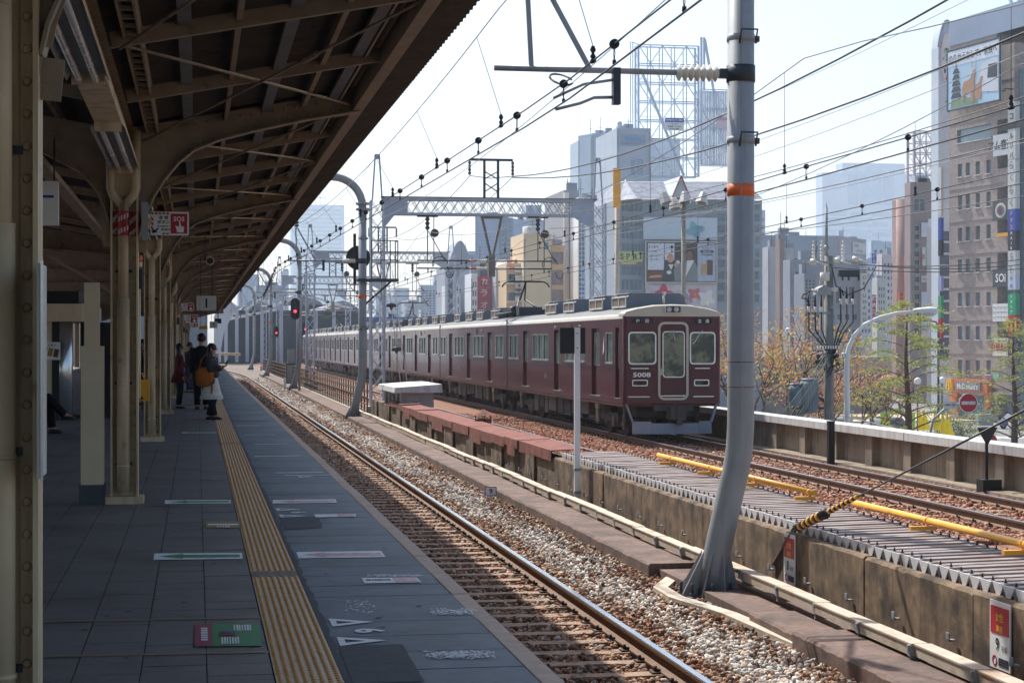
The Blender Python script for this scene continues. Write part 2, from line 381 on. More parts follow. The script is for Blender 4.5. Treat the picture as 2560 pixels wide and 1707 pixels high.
for i, (q, n, lab) in enumerate((((1335,1310,1890,1370), 120, 'worn white paint smear on the slabs nearest the camera'), ((1375,998,1760,1048), 70, 'broken white lettering near the pink platform edge'),
    ((900,748,1365,768), 60, 'worn white paint smear beside the nearer white label'), ((760,930,1010,1040), 24, 'very faint worn numeral beyond the painted triangles'))):
    rr = random.Random(i); mb = MB(); o = onz(600+q[0]/2.94, 1180+q[1]/2.94, .004)
    for k in range(n*4):
        x = rr.betavariate(2, 2); y = .5 + (rr.betavariate(2, 2)-.5)
        c = onz(600+(q[0]+(q[2]-q[0])*x)/2.94, 1180+(q[1]+(q[3]-q[1])*y)/2.94, .004)-o; r = rr.uniform(.0025, .008)
        mb.add([c+Vector((math.cos(a)*r*rr.uniform(.5, 1.6), math.sin(a)*r*rr.uniform(.5, 2.5), k*.00001)) for a in (0, 1.1, 2.2, 3.3, 4.4, 5.5)], [(0, 1, 2, 3, 4, 5)])
    tag(ob('paint_smear', mb, WORN, None, o), lab, 'marking', 'worn paint on the slabs')
for q, lab in (((109,1553,655,1542.6,6), 'faint yellow line across the tiles beyond the green floor sign'), ((105,1640,675,1628,6.5), 'faint yellow line across the tiles this side of the green floor sign')):
    a, b = onz(q[0], q[1], .003), onz(q[2], q[3], .003); o = a.copy(); w = Vector((0, .028, 0))
    tag(ob('floor_line', MB().quad(a-o-w, b-o-w, b-o+w, a-o+w), M('faint_yellow', srgb(132, 118, 88), rough=.5, var=.2, scale=25), None, o), lab, 'marking', 'yellow queue lines')
for k in range(16):   # faded cross lines further along the platform
    y = 21.5 + k*3.1 + R.uniform(-.5, .5); o = Vector((R.uniform(.72, .95), y, .004)); w = R.uniform(.25, .75); h = R.uniform(.03, .09)
    tag(ob('floor_line', MB().box(0, min(w, 1.5-o.x), 0, h, -.003, 0), WORN, None, o), 'short faded white line painted across the far platform slabs', 'marking', 'faded lines along the far slabs')
a = cr((335,22))[0]; b = cr((690,18))[0]; pa, pb = onz(*a, .004), onz(*b, .004)
tag(ob('floor_line', MB().box(0, pb.x-pa.x, -.02, .02, -.003, 0), WORN, None, pa), 'thin white line across the slabs beside a small painted triangle', 'marking')
gs = MB()
for k in range(150):
    x, y = R.uniform(-1.6, 1.5), R.uniform(7.4, 26); r = R.uniform(.008, .022)
    if .34 < x < .67: continue
    gs.add([(x+math.cos(a)*r*R.uniform(.7, 1.2), y+math.sin(a)*r*R.uniform(.7, 1.2), .0022) for a in (0, .9, 1.8, 2.7, 3.6, 4.5, 5.4)], [tuple(range(7))])
tag(ob('gum_spots', gs, pal('gum_dark', 48, 48, 50, rough=.8), platform), kind='stuff')
# ================================================================ canopy
canopy = thing('platform_canopy', 'long brown steel canopy with riveted arched brackets over the platform', 'canopy')
NB, SP, Y1 = 13, 11.1, 6.7
RZ = lambda x: 3.70 + .19*(x-.06)         # top of girders, outer wing
RZL = lambda x: 3.58 + .17*(-.8-x)        # inner wing, rising away from the columns
def wavy(x0, x1, zf, y0, y1, pitch=.18, amp=.028):
    mb = MB(); n = int((y1-y0)/pitch*4)+2; vs = []
    for i in range(n+1):
        y = y0 + i*pitch/4; z = amp*(0, 1, 0, -1)[i % 4]
        for x in (x0, x1): vs.append((x, y, zf(x)+z))
    return mb.add(vs, [(2*i, 2*i+1, 2*i+3, 2*i+2) for i in range(n)], False)
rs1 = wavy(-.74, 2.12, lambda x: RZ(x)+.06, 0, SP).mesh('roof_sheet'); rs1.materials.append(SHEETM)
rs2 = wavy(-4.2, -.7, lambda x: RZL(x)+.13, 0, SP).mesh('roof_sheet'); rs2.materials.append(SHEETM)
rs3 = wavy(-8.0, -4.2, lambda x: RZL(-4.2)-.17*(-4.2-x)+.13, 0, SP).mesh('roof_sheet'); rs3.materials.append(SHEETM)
def arch_pts(x0, z0, x1, z1, n=14):
    out = []
    for i in range(n+1):
        t = i/n*PI/2; out.append((x0+(x1-x0)*(1-math.cos(t)), z0+(z1-z0)*math.sin(t)))
    return out
# outer girder web (in the X-Z plane)
crv = [(-.56, 2.4), (-.545, 2.55), (-.52, 2.66), (-.475, 2.77), (-.41, 2.92), (-.3, 3.1), (-.17, 3.26), (-.03, 3.38), (.2, 3.48), (.51, 3.57), (1.06, 3.70), (1.57, 3.79)]
gm = MB(); top = [(1.57, RZ(1.57)), (-.56, RZ(-.56))]
poly = crv + top
gm.prism(poly, -.008, .008, lambda u, v, w: Vector((u, w, v)))
for (a, b) in zip(crv, crv[1:]): gm.bar((a[0], 0, a[1]), (b[0], 0, b[1]), .16, .014, (0, 0, 1))
gm.bar((-.56, 0, RZ(-.56)), (1.6, 0, RZ(1.6)), .16, .014)
for (a, b) in zip(crv, crv[1:]): gm.bar((a[0]-.0, -.012, a[1]+.04), (b[0], -.012, b[1]+.045), .01, .07)
rv = MB()
def rivet(mb, c, r=.016, ax=(0, -1, 0)):
    c = Vector(c); a = Vector(ax); u = a.orthogonal().normalized(); w = a.cross(u); rings = []
    for rr, h in ((r, 0), (r*.8, r*.45), (r*.3, r*.65)): rings.append([c+a*h+(u*math.cos(k*PI/3)+w*math.sin(k*PI/3))*rr for k in range(6)])
    mb.loft(rings, True, True)
def along(path, step):
    out = []; acc = 0
    for a, b in zip(path, path[1:]):
        L = math.hypot(b[0]-a[0], b[1]-a[1]); s = acc
        while s < L: out.append((a[0]+(b[0]-a[0])*s/L, a[1]+(b[1]-a[1])*s/L)); s += step
        acc = s - L
    return out
for x, z in along(crv, .105): rivet(rv, (x+.0, -.018, z+.05))
for i in range(19): x = -.42+i*.105; rivet(rv, (x, -.009, RZ(x)-.05))
GM = gm.mesh('girder'); GM.materials.append(BROWNP); RVM = rv.mesh('rivet_row'); RVM.materials.append(BROWNP)
# inner arch: spans from this column row to the next one
ci = [(-.8, 2.45), (-.83, 2.7), (-.92, 2.95), (-1.1, 3.16), (-1.45, 3.34), (-2.0, 3.46), (-3.0, 3.54), (-4.4, 3.55), (-5.6, 3.46), (-6.4, 3.34), (-7.0, 3.16), (-7.3, 2.95), (-7.45, 2.7)]
gi = MB()
for (a, b) in zip(ci, ci[1:]):
    gi.bar((a[0], 0, a[1]), (b[0], 0, b[1]), .16, .014)
    za, zb = max(3.6, RZL(a[0]) if a[0] > -4.2 else RZL(-4.2)-.17*(-4.2-a[0])), max(3.6, RZL(b[0]) if b[0] > -4.2 else RZL(-4.2)-.17*(-4.2-b[0]))
    gi.add([(a[0], 0, a[1]), (b[0], 0, b[1]), (b[0], 0, zb), (a[0], 0, za), (a[0], .012, a[1]), (b[0], .012, b[1]), (b[0], .012, zb), (a[0], .012, za)], [(0,1,2,3),(7,6,5,4)])
    gi.bar((a[0], -.012, a[1]+.04), (b[0], -.012, b[1]+.04), .01, .07)
ri = MB()
for x, z in along(ci, .13): rivet(ri, (x, -.018, z+.05))
GI = gi.mesh('inner_arch'); GI.materials.append(BROWNP); RVI = ri.mesh('rivet_row'); RVI.materials.append(BROWNP)
# column
cm = MB().box(-.8, -.56, -.008, .008, 0, 3.6)
for x in (-.8, -.56): cm.box(x-.009, x+.009, -.1, .1, 0, 3.58 if x < -.7 else 3.5)
for x in (-.77, -.59): cm.box(x-.028, x+.028, -.022, -.008, 0, 3.4)
cm.box(-.86, -.5, -.14, .14, -.01, .07)
rc = MB()
for i in range(30):
    for x in (-.764, -.596): rivet(rc, (x, -.022, .16+i*.115), .019)
CM = cm.mesh('column'); CM.materials.append(CREAM); RC_ = rc.mesh('rivet_row'); RC_.materials.append(CREAM)
pm = MB().cyl((-.69, -.085, .12), (-.69, -.085, 1.95), .062, n=14); pm.cyl((-.69, -.085, 1.95), (-.69, -.085, 2.86), .05, n=14)
for z in (.35, 1.12): pm.cyl((-.69, -.085, z), (-.69, -.085, z+.018), .066, n=14)
for s in (-1, 1): pm.tube([(-.69, -.085, 2.82), (-.69+s*.1, -.085, 2.94), (-.69+s*.12, -.085, 3.0), (-.69+s*.12, -.085, 3.55)], .044, 10)
PM = pm.mesh('downpipe'); PM.materials.append(CREAM)
CLM = MB().box(-.77, -.61, -.03, -.02, 0, .03).mesh('pipe_clip'); CLM.materials.append(STEELD)
# rafter
rf = MB().bar((-.56, 0, RZ(-.56)-.06), (1.6, 0, RZ(1.6)-.06), .012, .1); rf.bar((-.56, .025, RZ(-.56)-.108), (1.6, .025, RZ(1.6)-.108), .06, .01); rf.bar((-.56, .025, RZ(-.56)-.012), (1.6, .025, RZ(1.6)-.012), .06, .01)
RF = rf.mesh('rafter'); RF.materials.append(BROWNP)
rl = MB().bar((-.8, 0, RZL(-.8)-.06), (-4.2, 0, RZL(-4.2)-.06), .05, .1); rl.bar((-4.2, 0, RZL(-4.2)-.06), (-8, 0, RZL(-4.2)-.17*3.8-.06), .05, .1)
RL = rl.mesh('rafter'); RL.materials.append(BROWNP)
pu = MB().box(-.02, .02, 0, SP, -.04, .04).mesh('purlin'); pu.materials.append(BROWNP)
puw = MB().box(-.045, .045, 0, SP, -.02, .02).mesh('purlin'); puw.materials.append(pal('purlin_grey', 104, 106, 108, rough=.6))
ld = MB()
for s in (0, 1): ld.box(-.05+s*.1-.008, -.05+s*.1+.008, 0, SP, -.09, .09)
for i in range(37): ld.box(-.05, .05, i*.3, i*.3+.03, -.085, -.06)
LD = ld.mesh('lattice_purlin'); LD.materials.append(BROWNP)
fa = MB().box(1.5, 1.6, 0, SP, 3.795, 3.815); fa.box(1.5, 1.512, 0, SP, 3.815, 3.99); fa.box(1.36, 1.38, 0, SP, 3.88, 3.96)
FA = fa.mesh('fascia'); FA.materials.append(BROWNP)
bm_ = MB().box(-.72, -.6, 0, SP, 3.36, 3.38); bm_.box(-.665, -.655, 0, SP, 3.38, 3.6); bm_.box(-.72, -.6, 0, SP, 3.6, 3.615); 
for i in range(92): rivet(bm_, (-.665, .06+i*.12, 3.43), .014, (-1, 0, 0)); rivet(bm_, (-.63, .06+i*.12, 3.36), .014, (0, 0, -1))
BMM = bm_.mesh('valley_beam'); BMM.materials.append(BROWNP)
br = MB()
for i in range(2):
    y0 = i*SP/2
    br.cyl((-.5, y0, RZ(-.5)-.1), (1.5, y0+SP/2, RZ(1.5)-.12), .011, n=6); br.cyl((1.5, y0, RZ(1.5)-.13), (-.5, y0+SP/2, RZ(-.5)-.13), .011, n=6)
    for t in (.3,): p = Vector((1.5, y0, RZ(1.5)-.13)).lerp(Vector((-.5, y0+SP/2, RZ(-.5)-.13)), t); br.cyl(p, p+Vector((-.09, .25, -.018)), .025, n=6)
BR = br.mesh('brace_rod'); BR.materials.append(BROWNP)
for k in range(NB):
    y = Y1 + k*SP
    c = ob('column', CM, None, canopy, (0, y, 0)); tag(ob('rivet_row', RC_, None, c), kind='stuff'); ob('downpipe', PM, None, c); [ob('pipe_clip', CLM, None, c, (0, 0, z)) for z in (.36, 1.13, 2.2)]
    g = ob('girder', GM, None, canopy, (0, y, 0)); tag(ob('rivet_row', RVM, None, g), kind='stuff')
    g = ob('inner_arch', GI, None, canopy, (0, y, 0)); tag(ob('rivet_row', RVI, None, g), kind='stuff')
    c = ob('column', CM, None, canopy, (-6.75, y, 0)); tag(ob('rivet_row', RC_, None, c), kind='stuff')
for k in range(-1, NB-1):
    y = Y1 + k*SP
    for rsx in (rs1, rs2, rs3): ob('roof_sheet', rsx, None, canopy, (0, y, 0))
    for j in (1, 2, 3): ob('rafter', RF, None, canopy, (0, y+j*SP/4, 0)); ob('rafter', RL, None, canopy, (0, y+j*SP/4, 0))
    for i, x in enumerate((-.08, .28, .66, 1.02, 1.3)): ob('purlin', pu if i % 2 else puw, None, canopy, (x, y, RZ(x)-.03))
    for x in (-1.3, -2.0, -2.8, -3.6, -4.8, -5.6): ob('purlin', pu, None, canopy, (x, y, (RZL(x) if x > -4.2 else RZL(-4.2)-.17*(-4.2-x))+.04))
    ob('lattice_purlin', LD, None, canopy, (-.42, y, 3.62))
    ob('fascia', FA, None, canopy, (0, y, 0)); ob('valley_beam', BMM, None, canopy, (0, y, 0)); ob('brace_rod', BR, None, canopy, (0, y, 0))
ye = Y1+(NB-1)*SP
ob('end_board', MB().add([(-8, ye, 3.5), (2.0, ye, 3.75), (2.0, ye, 4.15), (-8, ye, 4.3)], [(0,1,2,3)]), BROWNP, canopy)
for x, z, w in ((-1.44, 3.2, .13), (-3.2, 3.45, .1)): ob('cable_tray', MB().box(x-w/2, x+w/2, 8, 130, z-.03, z+.03), BROWNP, canopy)
# ================================================================ track 1
def xoff(y, y0=140., rr=520.): return -((y-y0)**2)/(2*rr) if y > y0 else 0.
def sweep(mb, prof, xc, ys, fx=xoff):
    n = len(prof); vs = []
    for y in ys:
        for u, z in prof: vs.append((xc+u+fx(y), y, z))
    fs = [(i*n+k, i*n+(k+1) % n, (i+1)*n+(k+1) % n, (i+1)*n+k) for i in range(len(ys)-1) for k in range(n)]
    return mb.add(vs, fs + [tuple(range(n)), tuple(range((len(ys)-1)*n, len(ys)*n))[::-1]])
YS1 = [2, 40, 80, 120, 140] + [140+i*8 for i in range(1, 16)]
RH = -1.11
RPROF = [(-.063, RH-.153), (.063, RH-.153), (.063, RH-.14), (.011, RH-.118), (.0095, RH-.05), (.034, RH-.036), (.036, RH-.006), (.026, RH-.001), (-.026, RH-.001), (-.036, RH-.006), (-.034, RH-.036), (-.0095, RH-.05), (-.011, RH-.118), (-.063, RH-.14)]
HPROF = [(-.029, RH), (.029, RH), (.031, RH+.002), (-.031, RH+.002)]
T1, T2 = 3.18, 12.8
def track(name, xc, ys, y0, y1, spc, fx):
    t = struct(name)
    for s in (-.7525, .7525):
        r = ob('rail', sweep(MB(), RPROF, xc+s, ys, fx), RAILS, t)
        ob('running_surface', sweep(MB(), [(-.033, RH-.004), (.033, RH-.004), (.03, RH+.0015), (-.03, RH+.0015)], xc+s, ys, fx), RAILT if name == 'near_railway_track' else pal('rail_head_dull', 150, 152, 158, rough=.3, metal=.9), r)
    sv = MB().box(-1.2, 1.2, -.1, .1, -.12, 0); me = []
    for q in range(4):
        m2 = MB(); rr = random.Random(q)
        xs = [-1.2, -.7, -.2, .35, .8, 1.2]; rings = []
        for x in xs:
            w = .1+rr.uniform(-.012, .012); dy = rr.uniform(-.012, .012); z = rr.uniform(-.012, .006)
            rings.append([Vector((x, -w+dy, -.12)), Vector((x, w+dy, -.12)), Vector((x, w+dy-.008, z)), Vector((x, -w+dy+.008, z+rr.uniform(-.006, .006)))])
        mm = m2.loft(rings, False).mesh('sleeper'); mm.materials.append(SLEEP); me.append(mm)
    cm2 = MB()
    for s in (-.7525, .7525):
        for e in (-1, 1):
            x = s+e*.085; cm2.box(x-.05, x+.05, -.055, .055, 0, .014); cm2.box(x-.018-e*.012, x+.018-e*.012, -.03, .03, .014, .038); cm2.cyl((x+e*.01, 0, .014), (x+e*.01, 0, .06), .015, n=6)
    cme = cm2.mesh('rail_clip'); cme.materials.append(CLIPM)
    y = y0; i = 0
    while y < y1:
        s = ob('sleeper', me[i % 4], None, t, (xc+fx(y)+R.uniform(-.03, .03), y, RH-.16)); s.rotation_euler.z = R.uniform(-.012, .012)
        if y < (70 if name == 'near_railway_track' else 66): ob('rail_clip', cme, None, s, (xc-s.location.x+fx(y), 0, .0))
        y += spc; i += 1
    return t
track('near_railway_track', T1, YS1, 12.2, 110, .565, xoff)
track('far_railway_track', T2, [10, 60, 120, 200, 300], 22, 70, .6, lambda y: 0.)
deck = ob('viaduct_deck', MB().box(PXE-.02, 15.3, -6, 320, -1.6, -1.335), BALB); deck['kind'] = 'structure'
bb = MB(); 
ob('far_ballast_bed', MB().box(7.3, 14.6, 5, 320, -1.334, -1.3), BALR)['kind'] = 'structure'
def nz(x, y): return .5+.25*math.sin(x*1.7+y*.9)+.25*math.sin(x*.6-y*1.31+2)
# ballast stones: joined low-poly stones with a colour of their own each
ph = (1+5**.5)/2
ICO = np.array([(-1,ph,0),(1,ph,0),(-1,-ph,0),(1,-ph,0),(0,-1,ph),(0,1,ph),(0,-1,-ph),(0,1,-ph),(ph,0,-1),(ph,0,1),(-ph,0,-1),(-ph,0,1)])/1.9
ICF = np.array([(0,11,5),(0,5,1),(0,1,7),(0,7,10),(0,10,11),(1,5,9),(5,11,4),(11,10,2),(10,7,6),(7,1,8),(3,9,4),(3,4,2),(3,2,6),(3,6,8),(3,8,9),(4,9,5),(2,4,11),(6,2,10),(8,6,7),(9,8,1)])
def stone_mat(name):
    m = bpy.data.materials.new(name); m.use_nodes = True; t = m.node_tree; P = t.nodes['Principled BSDF']; P.inputs['Roughness'].default_value = .85; P.inputs['Specular IOR Level'].default_value = .3
    a = t.nodes.new('ShaderNodeAttribute'); a.attribute_name = 'stone'; g = t.nodes.new('ShaderNodeNewGeometry'); n = t.nodes.new('ShaderNodeTexNoise'); n.inputs['Scale'].default_value = 55
    t.links.new(g.outputs['Position'], n.inputs['Vector'])
    r = t.nodes.new('ShaderNodeMapRange'); r.inputs[3].default_value = .7; r.inputs[4].default_value = 1.25; t.links.new(n.outputs['Fac'], r.inputs[0])
    v = t.nodes.new('ShaderNodeVectorMath'); v.operation = 'SCALE'; t.links.new(a.outputs['Color'], v.inputs[0]); t.links.new(r.outputs[0], v.inputs['Scale']); t.links.new(v.outputs[0], P.inputs['Base Color'])
    return m
STONE = stone_mat('ballast_stone')
def stones(name, pos, size, cols, seed):
    g = np.random.default_rng(seed); n = len(pos)
    V = ICO[None]*np.ones((n, 1, 1)); V = V*(1+g.uniform(-.28, .28, (n, 12, 1)))
    V = V*(np.stack([g.uniform(.8, 1.45, n), g.uniform(.7, 1.1, n), g.uniform(.5, .85, n)], 1)[:, None])
    q = g.normal(size=(n, 4)); q /= np.linalg.norm(q, axis=1)[:, None]; w, x, y, z = q.T
    Rm = np.stack([1-2*(y*y+z*z), 2*(x*y-z*w), 2*(x*z+y*w), 2*(x*y+z*w), 1-2*(x*x+z*z), 2*(y*z-x*w), 2*(x*z-y*w), 2*(y*z+x*w), 1-2*(x*x+y*y)], 1).reshape(n, 3, 3)
    V = np.einsum('nij,nkj->nki', Rm, V)*size[:, None, None] + pos[:, None]
    Fc = (ICF[None]+12*np.arange(n)[:, None, None]).reshape(-1)
    me = bpy.data.meshes.new(name); me.vertices.add(n*12); me.loops.add(n*60); me.polygons.add(n*20)
    me.vertices.foreach_set('co', V.reshape(-1).astype(np.float32)); me.loops.foreach_set('vertex_index', Fc.astype(np.int32))
    me.polygons.foreach_set('loop_start', np.arange(0, n*60, 3, dtype=np.int32)); me.update(calc_edges=True)
    at = me.attributes.new('stone', 'FLOAT_COLOR', 'POINT'); c4 = np.ones((n, 12, 4), np.float32); c4[..., :3] = cols[:, None]; at.data.foreach_set('color', c4.reshape(-1))
    me.materials.append(STONE); o = bpy.data.objects.new(name, me); C.objects.link(o); o['kind'] = 'stuff'; return o
def lin(l): return np.array([srgb(*c) for c in l])
g = np.random.default_rng(3)
N1 = 72000; yy = 12.5 + (g.random(N1)**1.9)*70; xx = g.uniform(PXE, 5.3, N1)
inside = np.abs(xx-T1) < .70
ny = np.sin(yy*1.9+xx*2)*.3+np.sin(yy*.7-xx*3.1)*.3
hump = np.where(xx > 4.2, np.clip((xx-4.2)*.09, 0, .07)+.03, 0) + np.where(inside, -.0, 0)
onsl = (np.abs((yy-12.2+.28) % .565-.28) < .1) & (xx < 4.35)
keep = ~(onsl & (g.random(N1) < np.where(xx > 4.0, .25, .72))) & ~(np.abs(np.abs(xx-T1)-.7525) < .085)
zz = -1.312 + hump + g.uniform(-.012, .036, N1)
sz = g.uniform(.017, .036, N1)*np.where(yy > 40, 1.25, 1)
pal_b = lin([(150,106,78),(128,84,60),(168,132,104),(104,78,62),(182,160,138),(142,116,96)]); pal_w = lin([(206,198,188),(190,182,172),(222,216,206),(168,160,150),(196,176,156)])
pw = np.clip(np.exp(-((xx-4.66)/.25)**2)*.8+np.clip(ny, -.3, .3)*.8+np.where(xx < 4.2, -.3, 0)+np.where(inside, .05, 0)+.12, .03, .9)
isw = g.random(N1) < pw
cols = np.where(isw[:, None], pal_w[g.integers(0, 5, N1)], pal_b[g.integers(0, 6, N1)])
pos = np.stack([xx, yy, zz], 1)[keep]
xf = g.uniform(PXE, 5.6, 9000); yf = g.uniform(70, 145, 9000); kf = np.abs(np.abs(xf-T1)-.7525) > .1
pos = np.concatenate([pos, np.stack([xf, yf, np.full(9000, -1.3)+g.uniform(0, .05, 9000)], 1)[kf]]); sz2 = np.concatenate([sz[keep], g.uniform(.04, .07, 9000)[kf]])
cf = np.where((g.random(9000) < np.where(xf > 4.0, .6, .15))[:, None], pal_w[g.integers(0, 5, 9000)], pal_b[g.integers(0, 6, 9000)])
stones('ballast', pos, sz2, np.concatenate([cols[keep], cf[kf]]), 1)
N2 = 42000; yy = 24 + (g.random(N2)**1.5)*46; xx = g.uniform(7.3, 14.4, N2)
keep = ~((np.abs((yy-22+.3) % .6-.3) < .11) & (np.abs(xx-T2) < 1.2) & (g.random(N2) < .8)) & ~(np.abs(np.abs(xx-T2)-.7525) < .08)
zz = np.where(np.abs(xx-T2) < 1.5, -1.29, -1.29+np.clip((11.3-xx)*.05, -.0, .1)) + g.uniform(-.012, .03, N2)
pal_r = lin([(166,108,80),(140,88,64),(184,132,104),(120,78,60),(196,156,130),(150,112,92)])
stones('rusty_ballast', np.stack([xx, yy, zz], 1)[keep], g.uniform(.024, .045, N2)[keep], pal_r[g.integers(0, 6, N2)][keep], 2)
# ================================================================ ledge, conduit, retaining wall
wall = thing('retaining_wall', 'low stained concrete wall between the two railway tracks', 'wall', (6.1, 12, 0))
def jag(L, seed, x0, x1, z0, z1, j=.012):
    rr = random.Random(seed); n = max(3, int(L/.09)); A = []
    for i in range(n+1):
        y = L*i/n; d = abs(rr.gauss(0, j*.45)); d2 = rr.uniform(0, j*.4)
        A.append([Vector((x0, y, z0)), Vector((x1, y, z0)), Vector((x1, y, z1)), Vector((x0+.02+d, y, z1-d2*.4)), Vector((x0, y, z1-.02-d))])
    return MB().loft(A, False)
y = 8.0; k = 0
while y < 64:
    L = (2.6, 3.1, 2.4, 2.9)[k % 4] if y < 30 else (1.3, .9, 1.6, 1.1)[k % 4]
    off = R.uniform(-.008, .008) if y < 30 else (-.05 if k % 3 == 0 else R.uniform(-.01, .01))
    ob('wall_panel', jag(L-.018, k, off, .22, -1.34, -.45+R.uniform(-.012, .006)), CONC, wall, (0, y-12, 0)); y += L; k += 1
ledge = struct('walkway_ledge', (5.2, 8, 0))
segs = [(8.2, 3.4), (11.6, 3.9), (20.6, 4.2), (24.8, 4.0), (28.8, 4.6), (33.4, 5), (38.4, 5.2), (43.6, 5), (48.6, 5.4), (54, 5), (59, 4.4)]
for k, (y, L) in enumerate(segs):
    if y < 15: ob('ledge_block', jag(L-.03, k+50, 0, .55, -1.34, -1.02, .02), CONCD, ledge, (0, y-8, 0))
    else: ob('ledge_block', jag(L-.02, k+50, -.02, .53, -1.34, -1.035, .016), CONCD, ledge, (0, y-8, 0))
ob('ledge_block', jag(1.3, 71, .05, .5, -1.34, -1.06, .01), CONCD, ledge, (0, 15.6-8, 0))
ob('ledge_bed', MB().box(.1, .95, -2, 150, -1.34, -1.1), CONCD, ledge)
kerb = MB(); kp = [(5.62, 20.45), (5.28, 20.2), (4.93, 19.4), (4.9, 18.6), (5.12, 17.4), (5.22, 15.5)]
for i in range(len(kp)-1):
    (xa, ya), (xb, yb) = kp[i], kp[i+1]; d = Vector((xb-xa, yb-ya, 0)).normalized(); nrm = Vector((-d.y, d.x, 0))*.16
    a, b = Vector((xa, ya, 0)), Vector((xb, yb, 0)); lo, hi = Vector((0, 0, -1.34)), Vector((0, 0, -1.14))
    d2 = (Vector((kp[i+2][0]-xb, kp[i+2][1]-yb, 0)).normalized() if i+2 < len(kp) else d); n2 = Vector((-(d+d2).normalized().y, (d+d2).normalized().x, 0))*.16
    if i: dp = (Vector((xa-kp[i-1][0], ya-kp[i-1][1], 0)).normalized()+d).normalized(); n1 = Vector((-dp.y, dp.x, 0))*.16
    else: n1 = nrm
    kerb.add([a+lo, b+lo, b+n2+lo, a+n1+lo, a+hi, b+hi, b+n2+hi, a+n1+hi], [(0,3,2,1),(4,5,6,7),(0,1,5,4),(2,3,7,6),(1,2,6,5),(3,0,4,7)])
tag(ob('concrete_kerb', kerb, CONCL), 'pale concrete kerb bending round the base of the near pole', 'kerb')
for p, w, d, rz, lab in (((5.55, 16.35, -1.2), .5, .62, .25, 'loose brown cover slab beside the base of the near pole'), ((5.55, 65, -1.2), .5, .9, .1, 'loose cover slab at the foot of the second pole')):
    tag(ob('cover_slab', MB().cbox((0, 0, 0), w, d, .09, rz), CONCD, None, p), lab, 'slab')
cd = thing('cable_duct', 'beige rectangular cable duct running along the wall foot', 'duct', (5.7, 8, -.99))
cdm = MB().box(0, .13, 0, 1.17, 0, .085); cdm.box(-.008, .138, 0, 1.172, .085, .1)
CDM = cdm.mesh('duct_section'); CDM.materials.append(CONCL)
ckm = MB().box(-.02, 0, -.03, .03, 0, .09); ckm.box(-.03, -.02, -.018, .018, .05, .085); ckm.box(-.012, .14, -.012, .012, -.06, 0)
CKM = ckm.mesh('duct_clip'); CKM.materials.append(STEELG)
y = 0; dx = 0
for k in range(50):
    dx = .02*math.sin(k*.9)+R.uniform(-.006, .006)
    s = ob('duct_section', CDM, None, cd, (dx, y, R.uniform(-.006, .006))); s.rotation_euler.z = R.uniform(-.008, .008)
    if k < 30: ob('duct_clip', CKM, None, s, (0, .02, 0))
    y += 1.18
bk = MB()
for k in range(26): bk.box(.02, .1, 0+k*1.18+.5, k*1.18+.56, .0, .26)
bme = MB().box(.03, .09, -.03, .03, 0, .015); bme.box(.03, .04, -.03, .03, 0, .07); BKM = bme.mesh('wall_bracket'); BKM.materials.append(STEELG)
for k in range(24): ob('wall_bracket', BKM, None, wall, (-.1, 9.3+k*1.18-12, -.9))
# folded metal cover
fold = thing('folded_metal_cover', 'silver folded metal cover lying along the top of the wall', 'cover', (6.2, 12, -.36))
fp = [(0, -.115), (.006, -.115), (.05, 0), (.16, 0), (.204, -.115), (.21, -.115)]
fm = MB()
for dz in (0,):
    n = len(fp); vs = [(0, u, v) for u, v in fp] + [(1.02, u, v+.02) for u, v in fp] + [(0, u, v-.003) for u, v in fp] + [(1.02, u, v+.017) for u, v in fp]
    fm.add(vs, [(i, i+1, n+i+1, n+i) for i in range(n-1)] + [(2*n+i, 3*n+i, 3*n+i+1, 2*n+i+1) for i in range(n-1)])
FM = fm.mesh('roof_fold'); FM.materials.append(GALV)
tm_ = MB().add([(-.006, .004, .004), (-.006, .206, .004), (-.006, .112, -.13), (-.006, .098, -.13), (.006, .004, .004), (.006, .206, .004), (.006, .112, -.13), (.006, .098, -.13)], [(0,1,2,3),(7,6,5,4),(0,4,5,1),(1,5,6,2),(2,6,7,3),(3,7,4,0)])
TM = tm_.mesh('end_tooth'); TM.materials.append(pal('bright_galvanised', 226, 226, 228, rough=.35, metal=.2, var=.08))  # brighter base colour carries a sheen from the sky
bo = MB().cyl((.06, .105, 0), (.06, .105, .01), .014, n=8); bo.cyl((.06, .105, .01), (.06, .105, .032), .007, n=6)
BOM = bo.mesh('fold_bolt'); BOM.materials.append(CLIPM)
for k in range(106):
    f = ob('roof_fold', FM, None, fold, (R.uniform(-.006, .006), -3.5+k*.21, R.uniform(-.004, .004)))
    ob('end_tooth', TM, None, f); ob('fold_bolt', BOM, None, f); ob('fold_bolt', BOM, None, f, (.9, 0, .018))
ob('support_rail', MB().box(.25, .33, -3.5, 18.7, -.17, -.118), STEELD, fold); ob('support_rail', MB().box(.8, .88, -3.5, 18.7, -.15, -.1), STEELD, fold)
infill = ob('gap_infill', MB().box(6.33, 7.3, 5, 62, -1.34, -.75), CONCD); infill['kind'] = 'structure'
